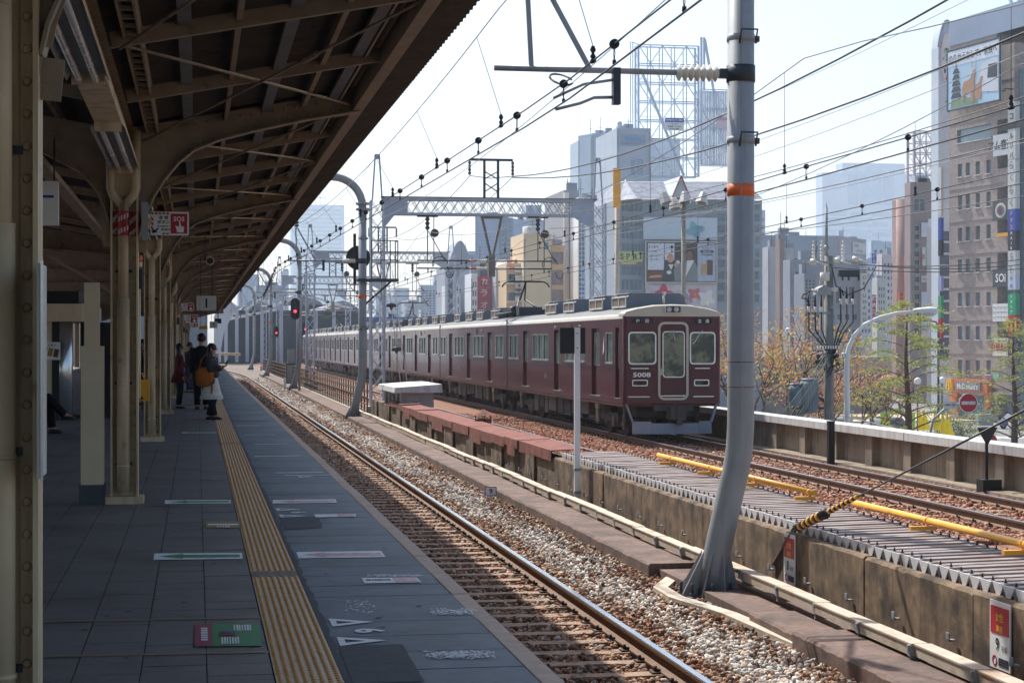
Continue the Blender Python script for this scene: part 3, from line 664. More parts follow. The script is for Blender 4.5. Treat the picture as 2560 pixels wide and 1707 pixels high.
# rusty cover plates further along
rc_ = thing('rusty_cover', 'rust red steel plates capping the wall beyond the folded metal', 'cover', (6.1, 31, 0))
y = 0; k = 0
rr = random.Random(5)
while y < 24.6:
    L = rr.choice((1.9, 2.6, 3.2, 1.5)); z = -.36+rr.uniform(-.02, .03); dn = rr.uniform(.13, .2); ov = -.06+rr.uniform(-.03, .01)
    A = []
    for yy_ in (0, L*.5, L+.03):
        w = rr.uniform(-.015, .015)
        A.append([Vector((ov, yy_, z-dn+w)), Vector((ov+.015, yy_, z-dn+w)), Vector((ov+.03, yy_, z-.005)), Vector((.56, yy_, z+.02)), Vector((.56, yy_, z+.035)), Vector((ov+.005, yy_, z+.01))])
    ob('cover_plate', MB().loft(A, False), RUST, rc_, (k % 2*.006, y, k % 2*.006))
    if k % 3 == 1: ob('hanging_flap', MB().box(ov-.006, ov-.001, .2, L*.7, z-dn-.16, z-dn+.04), RUST, rc_, (0, y, 0))
    y += L; k += 1
t = thing('roof_vent', 'small rusty mushroom vent standing on the rust red cover', 'vent', atX(1208, 1054, 6.75))
ob('vent_body', MB().cyl((0, 0, -.22), (0, 0, .06), .2, n=14), RUST, t); ob('vent_cap', MB().lathe([(.28, .16), (.25, .17), (.02, .3)], n=14), RUST, t)
sp_ = MB()
for k in range(4): a = k*PI/2; sp_.cyl((math.cos(a)*.18, math.sin(a)*.18, .05), (math.cos(a)*.18, math.sin(a)*.18, .17), .012, n=5)
ob('cap_post', sp_, CLIPM, t)
# yellow tubes
for i, (ya, yb, lab) in enumerate(((20.3, 27.6, 'yellow handrail tube lying on the folded metal, the farther one'), (10.5, 19.0, 'yellow handrail tube lying on the folded metal, the nearer one'))):
    t = thing('yellow_tube', lab, 'tube', (7.1, ya, -.27), 'yellow tubes on the folded metal')
    L = yb-ya; ob('tube', MB().cyl((0, 0, .05), (0, L, .05), .035, n=12), YELLOW, t)
    k = 0
    while k*2.1 < L-.3:
        y = .15+k*2.1
        ob('bracket', MB().box(-.2, .05, y-.03, y+.03, -.04, .0), YELLOW, t); ob('tube_clip', MB().cyl((0, y, .05), (0, y+.03, .05), .041, n=10), YELLOW, t); k += 1
# ================================================================ parapet on the street side
par = thing('viaduct_parapet', 'brown concrete parapet with white coping along the far side of the tracks', 'parapet', (14.9, 0, 0))
pnl = MB().box(.12, .3, 0, 2.26, -1.34, -.52).mesh('parapet_panel'); pnl.materials.append(CONCW)
pil = MB().box(-.06, .3, -.2, .2, -1.34, -.5).mesh('pilaster'); pil.materials.append(CONCW)
cop = MB().box(-.14, .42, 0, 4.515, -.54, -.37).mesh('coping'); cop.materials.append(WHITEW)
for k in range(40):
    y = 14 + k*2.26
    ob('parapet_panel', pnl, None, par, (R.uniform(-.01, .01), y, 0)); ob('pilaster', pil, None, par, (0, y, 0))
    if k % 2 == 0: ob('coping', cop, None, par, (R.uniform(-.006, .006), y, R.uniform(-.004, .004)))
ob('far_parapet', MB().box(.0, .3, 104.5, 300, -1.34, -.4), CONCW, par)
ob('base_kerb', MB().box(-.42, .1, 10, 300, -1.36, -1.22), CONCW, par)
vd = ob('viaduct_side', MB().box(15.25, 15.32, -40, 400, -6.4, -.55), CONCW); vd['kind'] = 'structure'
t = struct('middle_railway_track')
for s in (-.7525, .7525):
    r = ob('rail', sweep(MB(), RPROF, 8.85+s, [5, 60, 120, 300], lambda y: 0.), RAILS, t)
    ob('running_surface', sweep(MB(), [(-.033, RH-.004), (.033, RH-.004), (.03, RH+.0015), (-.03, RH+.0015)], 8.85+s, [5, 60, 120, 300], lambda y: 0.), bpy.data.materials['rail_head_dull'], r)
slm = MB().box(-1.2, 1.2, -.1, .1, -.12, 0).mesh('sleeper'); slm.materials.append(SLEEP)
for k in range(60): ob('sleeper', slm, None, t, (8.85, 30+k*.6, RH-.16))
# ================================================================ train
MAROON = pal('maroon_gloss', 78, 26, 36, rough=.2, var=.07, scale=.7, coat=.25, spec=.45)
CREAMT = pal('ivory_gloss', 196, 188, 170, rough=.3, var=.05, coat=.2)
ROOFG = pal('roof_grey', 74, 75, 78, rough=.6, var=.14, scale=2, streak=srgb(84, 80, 78))
ACM = pal('ac_blue_grey', 122, 127, 133, rough=.5, var=.1); ACW = pal('ac_trim', 214, 212, 204, rough=.4, var=.05)
GRILL = pal('brown_grille', 120, 102, 88, rough=.7, var=.2, scale=30)
CHROME = pal('silver_trim', 214, 216, 220, rough=.22, metal=.85, var=.05)
GLASS = pal('train_glass', 74, 98, 86, rough=.05, var=.35, scale=1.3, spec=.8, col2=srgb(104, 132, 104), sscale=.9, lo=.5, hi=.56)
CABGL = pal('cab_glass', 58, 66, 60, rough=.04, var=.4, scale=2, spec=1.0, col2=srgb(128, 132, 108), sscale=2.6, lo=.46, hi=.6, coat=.6)  # tan-green patches paint reflections in the cab windows
UNDER = pal('underframe_dark', 44, 40, 38, rough=.8, var=.25, scale=5, col2=srgb(70, 58, 48), sscale=3)
UNDERB = pal('underframe_box', 82, 76, 70, rough=.7, var=.2, scale=3, streak=srgb(58, 50, 44))
PLOW = pal('plow_grey', 140, 148, 160, rough=.5, var=.08)
LAMPG = pal('lamp_glass', 190, 196, 196, rough=.08, var=.3, scale=20, spec=.9)
L_ = 18.9
def bar4(mb, T, x0, x1, y0, y1, w, z0=-.0, z1=.015):
    for a, b, c, d in ((x0-w, x1+w, y1, y1+w), (x0-w, x1+w, y0-w, y0), (x0-w, x0, y0, y1), (x1, x1+w, y0, y1)):
        vs = [T @ Vector((x, y, z)) for z in (z0, z1) for x, y in ((a, c), (b, c), (b, d), (a, d))]
        mb.add(vs, [(4,5,6,7),(0,1,5,4),(1,2,6,5),(2,3,7,6),(3,0,4,7)])
    return mb
def plate(mb, T, x0, x1, y0, y1, z0, z1):
    vs = [T @ Vector((x, y, z)) for z in (z0, z1) for x, y in ((x0, y0), (x1, y0), (x1, y1), (x0, y1))]
    return mb.add(vs, [(0,3,2,1),(4,5,6,7),(0,1,5,4),(1,2,6,5),(2,3,7,6),(3,0,4,7)])
def rrect(x0, x1, y0, y1, r, n=4):
    P = []
    for cx, cy, a0 in ((x1-r, y1-r, 0), (x0+r, y1-r, PI/2), (x0+r, y0+r, PI), (x1-r, y0+r, 1.5*PI)):
        for i in range(n+1): a = a0+PI/2*i/n; P.append((cx+math.cos(a)*r, cy+math.sin(a)*r))
    return P
def ringp(mb, T, A, B, z0, z1):
    n = len(A); vs = [T @ Vector((x, y, z)) for P, z in ((A, z1), (B, z1), (A, z0), (B, z0)) for x, y in P]
    for i in range(n):
        j = (i+1) % n; mb.add([vs[i], vs[j], vs[n+j], vs[n+i]], [(0,1,2,3)]); mb.add([vs[i], vs[2*n+i], vs[2*n+j], vs[j]], [(0,1,2,3)]); mb.add([vs[n+i], vs[n+j], vs[3*n+j], vs[3*n+i]], [(0,1,2,3)])
    return mb
def solidp(mb, T, P, z0, z1):
    n = len(P); return mb.add([T @ Vector((x, y, z)) for z in (z0, z1) for x, y in P], [tuple(range(n))[::-1], tuple(range(n, 2*n))] + [(i, (i+1)%n, n+(i+1)%n, n+i) for i in range(n)])
def car(lead, label, loc):
    t = thing('train_car', label, 'train car', loc, 'cars of the maroon train')
    if lead:
        doors = [(2.9, 4.05), (8.6, 9.75), (14.3, 15.45)]; wins = [(1.3, 2.15)] + [(5.0+i*.98, 5.9+i*.98) for i in range(3)] + [(10.68+i*.98, 11.58+i*.98) for i in range(3)] + [(16.4+i*.98, 17.3+i*.98) for i in range(2)]
        crew = [(.5, .98)]; y0 = .1
    else:
        doors = [(3.25, 4.45), (8.9, 10.1), (14.5, 15.7)]; wins = [(.55+i*.98, 1.45+i*.98) for i in range(2)] + [(5.25+i*.98, 6.15+i*.98) for i in range(3)] + [(10.95+i*.98, 11.85+i*.98) for i in range(3)] + [(16.6+i*.98, 17.5+i*.98) for i in range(2)]
        crew = []; y0 = 0
    ZB, ZT = .98, 3.3
    for s in (-1, 1):
        T = frame((s*1.375, L_ if s < 0 else y0, 0), (0, -1 if s < 0 else 1, 0), (0, 0, 1)); TB = T @ Matrix.Translation((0, ZB, 0))
        f = (lambda u: L_-u) if s < 0 else (lambda u: u-y0)
        O = []
        for a, b in wins: x = sorted((f(a), f(b))); O.append((x[0], x[1], 2.08, 2.93))
        D = []
        for a, b in doors+crew: x = sorted((f(a), f(b))); D.append((x[0], x[1], 1.13, 3.06))
        mb = holes(MB(), TB, L_-y0, ZT-ZB, [(a, b, c-ZB, d-ZB) for a, b, c, d in O+D], .09)
        ob('side_wall', mb, MAROON, t)
        if s > 0: 
            pm_ = MB()
            for a, b, c, d in O+D: plate(pm_, T, a, b, c, d, -.09, -.06)
            ob('far_glazing', pm_, GLASS, t); continue
        for a, b, c, d in O:
            w = ob('window', bar4(MB(), T, a+.03, b-.03, c+.03, d-.03, .035, -.02, .014), CHROME, t)
            ob('sill', plate(MB(), T, a-.01, b+.01, c-.035, c-.003, -.02, .05), CHROME, w)
            ob('pane', plate(MB(), T, a+.02, b-.02, c+.02, d-.02, -.06, -.035), GLASS, w)
        for n_, (a, b, c, d) in enumerate(D):
            single = b-a < .7; m = (a+b)/2
            for la, lb in (((a, b),) if single else ((a+.004, m-.008), (m+.008, b-.004))):
                dr = ob('door', plate(MB(), T, la, lb, c, d, -.12, -.075), MAROON, t)
                ob('pane', plate(MB(), T, la+.11, lb-.11, 2.0, 2.92, -.076, -.07), GLASS, dr)
                ob('frame', bar4(MB(), T, la+.11, lb-.11, 2.0, 2.92, .022, -.075, -.062), CHROME, dr)
            if not single: ob('door_seam', plate(MB(), T, m-.012, m+.012, c, d, -.08, -.066), CHROME, t)
            ob('door_step', plate(MB(), T, a-.03, b+.03, c-.03, c-.002, -.09, .035), CHROME, t)
        for u in ((5.6, 9.4) if lead else (5.9, 9.9)):
            ob('marker_lamp', plate(MB(), T, f(u)-.05, f(u)+.05, 3.13, 3.19, 0, .05), WHITE, t)
        ob('side_sign', bar4(plate(MB(), T, f(7.2)-.2, f(7.2)+.2, 3.02, 3.2, -.0, .006), T, f(7.2)-.2, f(7.2)+.2, 3.02, 3.2, .02, 0, .012), STEELD, t)
        ob('car_number', addtxt(MB(), '5008' if lead else '5558', T @ Matrix.Translation((f(11.2 if lead else 9.0+3.4), 1.55, .006)), w=.42, bold=.02), CHROME, t)
        for u in (2.45,): solidp(mb2 := MB(), T, [(f(u)-.1, 2.3), (f(u)+.06, 2.42), (f(u)+.05, 2.8), (f(u)-.02, 2.62)], .001, .005); ob('emblem', mb2, WHITE, t)
    ob('sole_bar', MB().box(-1.36, 1.36, y0+.05, L_, .9, .985), pal('sole_bar_rust', 96, 54, 44, rough=.6) if 'sole_bar_rust' not in bpy.data.materials else bpy.data.materials['sole_bar_rust'], t)
    # roof: ivory shoulders and grey middle
    sh = [(1.375, 3.3), (1.365, 3.36), (1.345, 3.4), (1.31, 3.43)]
    rm = MB()
    for s in (-1, 1):
        for (a, b), (c, d) in zip(sh, sh[1:]): rm.add([(s*a, y0, b), (s*a, L_, b), (s*c, L_, d), (s*c, y0, d)], [(0,1,2,3) if s > 0 else (3,2,1,0)], True)
    ob('roof_edge', rm, CREAMT, t)
    rg = MB(); pr = [(-1.31, 3.43), (-1.1, 3.53), (-.8, 3.61), (-.4, 3.67), (0, 3.69), (.4, 3.67), (.8, 3.61), (1.1, 3.53), (1.31, 3.43)]
    for (a, b), (c, d) in zip(pr, pr[1:]): rg.add([(a, y0, b), (c, y0, d), (c, L_, d), (a, L_, b)], [(0,1,2,3)], True)
    ob('roof', rg, ROOFG, t)
    prof = [(-1.37, .99), (-1.37, 3.3)] + [(-a, b) for a, b in sh[1:]] + pr[1:-1] + [(a, b) for a, b in sh[::-1]] + [(1.37, .99)]
    en = MB(); 
    for y in ((L_-.002,) if lead else (.002, L_-.002)): en.add([(x, y, z) for x, z in prof], [tuple(range(len(prof)))])
    ob('end_wall', en, MAROON, t)
    ob('gangway', MB().box(-.55, .55, L_, L_+.25, 1.1, 3.2), BLACK, t)
    for x in (-1.37, 1.37): ob('corner_strip', MB().box(x-.02, x+.02, L_-.06, L_+.02, 1.0, 3.5), STEELD, t)
    acs = [(1.8, 3.6), (4.8, 6.7), (9.0, 10.7), (12, 13.9)] + ([(15.8, 17.5)] if not lead else [])
    if not lead: acs = acs[1:] if label.startswith('second') or label.startswith('sixth') else acs
    for a, b in acs:
        P = [(-.85, 3.62), (-.84, 3.93), (-.7, 4.04), (.7, 4.04), (.84, 3.93), (.85, 3.62)]
        u = ob('air_conditioner', MB().prism(P, a, b, lambda x, z, y: Vector((x, y, z))), ACM, t)
        tr = MB(); T = frame((-.85, b, 3.62), (0, -1, 0), (0, 0, 1)); w = b-a
        bar4(tr, T, .07, w/2-.04, .07, .3, .05, .0, .03); bar4(tr, T, w/2+.04, w-.07, .07, .3, .05, .0, .03); tr.box(-.8, .8, a, b, 4.035, 4.05)
        ob('trim', tr, ACW, u)
        gr = MB(); plate(gr, T, .07, w/2-.04, .07, .3, .002, .01); plate(gr, T, w/2+.04, w-.07, .07, .3, .002, .01); ob('grille', gr, GRILL, u)
    # running gear
    for yc in (3.1, 15.8):
        b = ob('bogie', MB().box(-1.15, -1.02, yc-1.5, yc+1.5, .42, .66).box(1.02, 1.15, yc-1.5, yc+1.5, .42, .66).box(-1.1, 1.1, yc-.35, yc+.35, .45, .8), UNDER, t)
        for dy in (-1.05, 1.05):
            for x in (-.7525, .7525):
                w = MB().cyl((x-.065, yc+dy, .43), (x+.065, yc+dy, .43), .43, n=20); w.cyl((x-.09, yc+dy, .43), (x-.06, yc+dy, .43), .13, n=10); ob('wheel', w, UNDER, b)
            ob('axle_box', MB().box(-1.2, -.98, yc+dy-.16, yc+dy+.16, .28, .58), UNDERB, b)
        ob('air_spring', MB().cyl((-1.0, yc, .62), (-1.0, yc, .9), .25, n=14), UNDER, b)
        ob('damper', MB().tube([(-1.22, yc+.9, .88), (-1.22, yc+.75, .55), (-1.22, yc+.7, .35)], .05, 6).box(-1.26, -1.2, yc+.55, yc+1.0, .72, .9), pal('damper_beige', 150, 138, 116, rough=.6) if 'damper_beige' not in bpy.data.materials else bpy.data.materials['damper_beige'], b)
    rr = random.Random(2 if lead else 4); y = 5.3
    while y < 13.6:
        w = rr.uniform(.5, 1.3); ob('equipment_box', MB().box(-1.2, .9, y, y+w, rr.uniform(.3, .5), .93), UNDERB if rr.random() < .5 else UNDER, t); y += w+rr.uniform(.08, .35)
    ob('centre_sill', MB().box(-.9, .9, .5, L_-.3, .6, .93), UNDER, t)
    return t
def cab(t):
    T = frame((-1.275, 0, 0), (1, 0, 0), (0, 0, 1)); X = lambda x: x+1.275
    wl, wr, dr = (X(-1.235), X(-.47), 2.06, 2.93), (X(.49), X(1.2), 2.06, 2.93), (X(-.36), X(.395), 1.13, 3.16)
    ob('front_wall', holes(MB(), T @ Matrix.Translation((0, .98, 0)), 2.55, 2.38, [(a, b, c-.98, d-.98) for a, b, c, d in (wl, wr, dr)], .06), MAROON, t)
    for s in (-1, 1):
        mc = MB(); A = [(s*(1.275+.1*math.sin(i/4*PI/2)), .1-.1*math.cos(i/4*PI/2)) for i in range(5)]
        for (a, b), (c, d) in zip(A, A[1:]): mc.add([(a, b, .98), (c, d, .98), (c, d, 3.36), (a, b, 3.36)], [(0,1,2,3) if s > 0 else (3,2,1,0)], True)
        mc.add([(s*1.375, .1, 3.28), (s*1.375, .1, 3.36), (s*1.37, .14, 3.36), (s*1.37, .14, 3.28)], [(0,1,2,3)]); ob('front_corner', mc, MAROON, t)
    for o in (wl, wr):
        w = ob('cab_window', ringp(MB(), T, rrect(o[0]-.012, o[1]+.012, o[2]-.012, o[3]+.012, .11), rrect(o[0]+.03, o[1]-.03, o[2]+.03, o[3]-.03, .08), -.06, .02), CHROME, t)
        ob('pane', plate(MB(), T, o[0], o[1], o[2], o[3], -.06, -.04), CABGL, w)
    fr = ob('front_door_frame', ringp(MB(), T, rrect(dr[0]-.05, dr[1]+.05, dr[2]-.05, dr[3]+.05, .17), rrect(dr[0]+.012, dr[1]-.012, dr[2]+.012, dr[3]-.012, .12), -.06, .03), CREAMT, t)
    fd = ob('front_door', plate(MB(), T, dr[0], dr[1], dr[2], dr[3], -.06, -.035), MAROON, t)
    a, b = X(-.25), X(.32)
    ob('pane', solidp(MB(), T, rrect(a, b, 1.72, 2.93, .08), -.034, -.028), CABGL, fd); ob('frame', ringp(MB(), T, rrect(a-.03, b+.03, 1.69, 2.96, .1), rrect(a, b, 1.72, 2.93, .08), -.035, -.012), CHROME, fd)
    ob('handle', plate(MB(), T, X(-.33), X(-.31), 1.75, 1.95, -.034, 0), CHROME, fd); ob('sill', plate(MB(), T, dr[0]+.03, dr[1]-.03, 1.18, 1.21, -.034, 0), CHROME, fd)
    for (x0, x1), s in (((-1.15, -.55), '梅田'), ((.62, 1.12), '普通')):
        d = ob('destination_sign', plate(MB(), T, X(x0), X(x1), 3.16, 3.31, 0, .004), BLACK, t)
        q = MB()
        for i, ch in enumerate(s): addtxt(q, ch, T @ Matrix.Translation((X(x0+(x1-x0)*(.3+.42*i)), 3.235, .007)), h=.1, bold=.015)
        ob('lettering', q, WHITE, d)
    ob('fleet_number', addtxt(MB(), '5008', T @ Matrix.Translation((X(-.86), 1.77, .006)), w=.5, h=.13, bold=.03), WHITE, t)
    for x0, x1 in ((-1.14, -.7), (.6, 1.03)):
        tl = ob('tail_lamp', ringp(MB(), T, rrect(X(x0), X(x1), 1.46, 1.64, .04), rrect(X(x0)+.03, X(x1)-.03, 1.49, 1.61, .025), 0, .03), CHROME, t)
        ob('lens', plate(MB(), T, X(x0)+.03, X(x1)-.03, 1.49, 1.61, 0, .008), pal('tail_lens', 60, 26, 26, rough=.1, var=.3, scale=12, col2=srgb(70, 84, 80), lo=.48, hi=.52, sscale=5) if 'tail_lens' not in bpy.data.materials else bpy.data.materials['tail_lens'], tl)
    for x0, x1, z in ((-1.17, -.68, 1.93), (.62, 1.05, 1.93), (-1.25, -.65, 1.16), (.58, 1.16, 1.16)): ob('grab_rail', plate(MB(), T, X(x0), X(x1), z, z+.028, 0, .03), CHROME, t)
    wp = MB().tube([(.84, -.03, 3.0), (.6, -.05, 2.66)], .012, 5).tube([(.66, -.045, 2.72), (.54, -.045, 2.6)], .016, 5).tube([(-.02, -.0, 3.0), (.1, -.01, 2.6)], .012, 5)
    ob('wiper', wp, CHROME, t)
    # ivory cap: arched front with rounded shoulders
    base = [(-1.375, 3.36), (-1.37, 3.42), (-1.29, 3.49), (-1.0, 3.57), (-.5, 3.655), (0, 3.675), (.5, 3.655), (1.0, 3.57), (1.29, 3.49), (1.37, 3.42), (1.375, 3.36)]
    rings = []
    for y, k, dz in ((.0, .985, 0), (.02, .995, .01), (.09, 1.0, .018), (.28, 1.0, .02), (.6, 1.0, .012)):
        rings.append([Vector((x*k if abs(x) > 1.3 else x, y, 3.361+(z-3.36)*(1 if y > .02 else .96)+dz)) for x, z in base])
    mb = MB()
    for i in range(len(rings)-1):
        for k in range(len(base)-1): mb.add([rings[i][k], rings[i][k+1], rings[i+1][k+1], rings[i+1][k]], [(0,1,2,3)], True)
    mb.add(rings[0]+[], [tuple(range(len(base)))[::-1]])
    ob('front_cap', mb, CREAMT, t)
    hl = ob('headlight_unit', ringp(MB(), T, rrect(X(-.24), X(.26), 3.44, 3.66, .06), rrect(X(-.2), X(.22), 3.47, 3.63, .035), -.05, .05), CREAMT, t)
    ob('lamp_recess', solidp(MB(), T, rrect(X(-.2), X(.22), 3.47, 3.63, .035), 0, .008), STEELD, hl)
    for x in (-.185, .025): h = ob('headlight', MB().lathe([(.075, .012), (.07, .02), (.02, .03)], (X(x+.085)-1.275, -.0, 3.55), 14, T=Matrix.Rotation(PI/2, 4, 'X')), LAMPG, hl)
    ob('horn', MB().cyl((-.05, .75, 3.7), (-.05, .75, 3.95), .035, n=8).lathe([(.03, 0), (.07, .1)], (-.05, .7, 3.95), 8), CREAMT, t)
    # skirt, plough, coupler
    pf = [(-1.12, .02), (-.62, -.1), (.72, -.1), (1.12, .02)]
    for i in range(3):
        (a, b), (c, d) = pf[i], pf[i+1]; zt = .5 if i != 1 else .45
        ob('plough_plate', MB().add([(a+.004, b, .16), (c-.004, d, .16), (c-.004, d+.03, zt), (a+.004, b+.03, zt), (a+.004, b+.03, .16), (c-.004, d+.03, .16), (c-.004, d+.06, zt), (a+.004, b+.06, zt)], [(0,1,2,3),(7,6,5,4),(3,2,6,7),(0,4,5,1),(1,5,6,2),(0,3,7,4)]), PLOW, t)
    for s in (-1, 1): ob('plough_arm', MB().bar((s*1.28, .12, 1.0), (s*1.1, .03, .48), .07, .05), PLOW, t)
    ob('coupler', MB().box(-.1, .32, -.25, .35, .55, .88).box(.06, .2, -.32, -.1, .42, .9).box(-.5, .6, .05, .3, .78, .95), UNDERB, t)
    ob('step_ladder', MB().box(-1.3, -1.24, .35, .4, .25, .95).box(-1.3, -1.2, .33, .42, .25, .28).box(-1.3, -1.2, .33, .42, .5, .53).box(-1.3, -1.2, .33, .42, .75, .78), UNDERB, t)
def panto(t, yc):
    p = ob('pantograph', MB().box(-.7, .7, yc-.9, yc+.9, 3.86, 3.92).box(-.75, -.65, yc-1.1, yc+1.1, 3.9, 3.97).box(.65, .75, yc-1.1, yc+1.1, 3.9, 3.97), STEELD, t)
    for s in (-.45, .45): ob('lower_arm', MB().cyl((s, yc-.6, 3.95), (s*.3, yc+.7, 4.35), .035, n=8), STEELD, p)
    ob('upper_arm', MB().cyl((-.1, yc+.7, 4.35), (0, yc-.1, 5.02), .04, n=8).cyl((.1, yc+.7, 4.35), (0, yc-.1, 5.02), .03, n=8), STEELD, p)
    ob('collector_head', MB().tube([(-.95, yc-.1, 4.84), (-.86, yc-.1, 4.98), (-.72, yc-.1, 5.05), (.72, yc-.1, 5.05), (.86, yc-.1, 4.98), (.95, yc-.1, 4.84)], .03, 6).box(-.6, .6, yc-.25, yc+.05, 5.05, 5.085), BLACK, p)
    ins = MB()
    for x in (-.6, .6):
        for dy in (-.7, .7): ins.lathe([(.05, 0), (.07, .03), (.05, .06), (.07, .09), (.05, .14), (.06, .2)], (x, yc+dy, 3.68), 8)
    ob('insulator', ins, UNDERB, p)
    ob('roof_equipment', MB().box(-.6, .3, yc-2.0, yc-1.3, 3.68, 4.02).tube([(-.9, yc-2.6, 3.8), (-.9, yc+1.8, 3.8)], .04, 6).cyl((-.2, yc+1.2, 3.9), (-.2, yc+1.9, 3.9), .22, n=12), STEELD, p)
TY = 48.22
lead = car(True, 'leading maroon train car numbered 5008 with cream roof edge', (T2, TY, RH)); cab(lead)
names = ['second', 'third', 'fourth', 'fifth', 'sixth', 'seventh', 'eighth']
c2 = car(False, 'second maroon car of the train, raised pantograph on its roof', (T2, TY+19, RH)); panto(c2, 3.6)
c3 = car(False, 'third maroon car of the train, behind the white lattice mast', (T2, TY+38, RH))
for i, lab in enumerate(('fourth maroon car of the train, behind the second grey pole', 'fifth maroon car of the train', 'sixth maroon car of the train', 'seventh maroon car of the train', 'rearmost maroon car of the train, farthest away')):
    c = cp(c3, None, (T2, TY+19*(i+3), RH), None, lab)
    if i in (0, 3): panto(c, 3.6)
# ================================================================ overhead line poles beside the near track
INS = pal('porcelain', 226, 220, 206, rough=.25, var=.06)
def insul(mb, p, q, r=.07, n=7):
    p, q = Vector(p), Vector(q); pts = []; rs = []
    for i in range(n*2+1):
        pts.append(p.lerp(q, i/(n*2))); rs.append(r if i % 2 else r*.45)
    return mb.tube(pts, rs, 12, True, False)
def ohpole(y, label, first=False):
    t = thing('overhead_line_pole', label, 'pole', (5.79, y, -1.2), 'bent grey poles along the near track')
    pts = [(-.36, 0, 0), (-.3, 0, .3), (-.2, 0, .75), (-.12, 0, 1.1), (-.055, 0, 1.35), (-.015, 0, 1.6), (0, 0, 1.85), (0, 0, 7.5)]
    ob('shaft', MB().tube(pts, .145, 24), STEELG, t)
    ob('neck', MB().tube([(0, 0, 7.5)]+[(-1.08*(1-math.cos(a)), 0, 7.55+1.05*math.sin(a)) for a in [i*PI/16 for i in range(9)]]+[(-2.2, 0, 8.6)], .14, 20), STEELG, t)
    ob('flange', MB().cyl((0, 0, 7.42), (0, 0, 7.5), .24, n=20).cyl((0, 0, 7.62), (0, 0, 7.7), .24, n=20).cyl((-1.5, 0, 8.6), (-1.42, 0, 8.6), .22, n=20), STEELG, t)
    ob('cross_pipe', MB().cyl((-2.2, 0, 8.6), (-9.5, 0, 8.6), .12, n=14), STEELG, t)
    bp = ob('base_plate', MB().cyl((-.37, 0, -.03), (-.37, 0, .01), .36, n=24), STEELG, t)
    for k in range(8):
        a = k*PI/4+.3; ca, sa = math.cos(a), math.sin(a); c = Vector((-.36, 0, 0))
        ob('gusset', MB().add([c+Vector((ca*r-sa*w, sa*r+ca*w, z))+Vector((.16*z if r < .2 else 0, 0, 0)) for w in (-.008, .008) for r, z in ((.13, .01), (.33, .01), (.33, .05), (.15, .5))], [(0,1,2,3),(7,6,5,4),(0,4,5,1),(1,5,6,2),(2,6,7,3)]), STEELG, t)
        a += PI/8; ob('anchor_bolt', MB().cyl((-.37+math.cos(a)*.29, math.sin(a)*.29, .01), (-.37+math.cos(a)*.29, math.sin(a)*.29, .07), .032, n=6).cyl((-.37+math.cos(a)*.29, math.sin(a)*.29, .07), (-.37+math.cos(a)*.29, math.sin(a)*.29, .17), .018, n=6), STEELD, t)
    ob('weld_seam', MB().bar((-.04, -.141, 1.9), (-.04, -.141, 7.4), .008, .006), STEELG, t)
    ob('orange_band', MB().cyl((0, 0, 4.31), (0, 0, 4.44), .1465, n=24), ORANGE, t)
    for z in (4.88, 5.98) if first else (3.2, 6.4):
        b = ob('clamp_band', MB().cyl((0, 0, z), (0, 0, z+.07), .152, n=24), STEELG, t)
        ob('hook', MB().tube([(-.06, -.15, z-.04), (-.06, -.22, z+.1), (.12, -.22, z+.1), (.12, -.15, z-.04)], .012, 5).box(.14, .2, -.04, .04, z, z+.06), STEELD, b)
    for z in (2.25, 2.52): ob('tie_band', MB().cyl((0, 0, z), (0, 0, z+.008), .147, n=20), RUST, t)
    z = 5.63
    ob('arm_clamp', MB().cyl((0, 0, z-.09), (0, 0, z+.09), .156, n=24).box(-.24, -.14, -.04, .04, z-.05, z+.05), STEELD, t)
    ob('arm_insulator', insul(MB(), (-.25, 0, z), (-.72, 0, z), .095, 7), INS, t)
    ob('bracket_arm', MB().cyl((-.7, 0, z), (-2.7, 0, z), .032, n=12), STEELG, t)
    st = ob('arm_stay', MB().bar((-2.3, 0, z), (-2.36, 0, z+1.15), .05, .03, (0, 1, 0)).bar((-1.66, 0, z), (-2.3, 0, z+1.15), .05, .03, (0, 1, 0)), STEELG, t)
    ob('stay_insulator', insul(insul(MB(), (-2.33, 0, z+1.18), (-2.33, 0, z+1.5), .1, 3), (-2.33, 0, z+1.6), (-2.33, 0, z+1.95), .1, 3).cyl((-2.33, 0, z+1.1), (-2.33, 0, 8.5), .015, n=6), UNDERB, t)
    pu_ = ob('drop_bracket', MB().box(-1.42, -1.34, -.05, .05, z-.36, z+.03), STEELD, t)
    ob('steady_arm', MB().tube([(-1.42, -.02, z-.1), (-1.75, -.05, z-.16), (-2.08, -.1, z-.32)], .017, 6).tube([(-1.42, .02, z-.28), (-1.62, .0, z-.29), (-1.78, -.05, z-.36), (-2.06, -.12, z-.44)], .019, 6), STEELG, pu_)
    ob('jumper_loop', MB().tube([(-2.0+.11*math.cos(a), -.1+.3*math.sin(a), z-.14+.1*math.sin(a*1.0)+.02) for a in [i*PI/8 for i in range(15)]], .012, 5), BLACK, t)
    return t
PY = [18.95, 64.5, 105, 146, 188]
P1 = ohpole(PY[0], 'large grey steel pole bent at the foot, nearest the camera', True)
p2 = ohpole(PY[1], 'bent grey pole carrying a black signal disc and railed platform')
for y, l in zip(PY[2:], ('bent grey pole beside the lit red signal, third from the camera', 'bent grey pole fourth from the camera', 'bent grey pole farthest away near the station')): cp(p2, None, (5.79, y, -1.2), None, l)
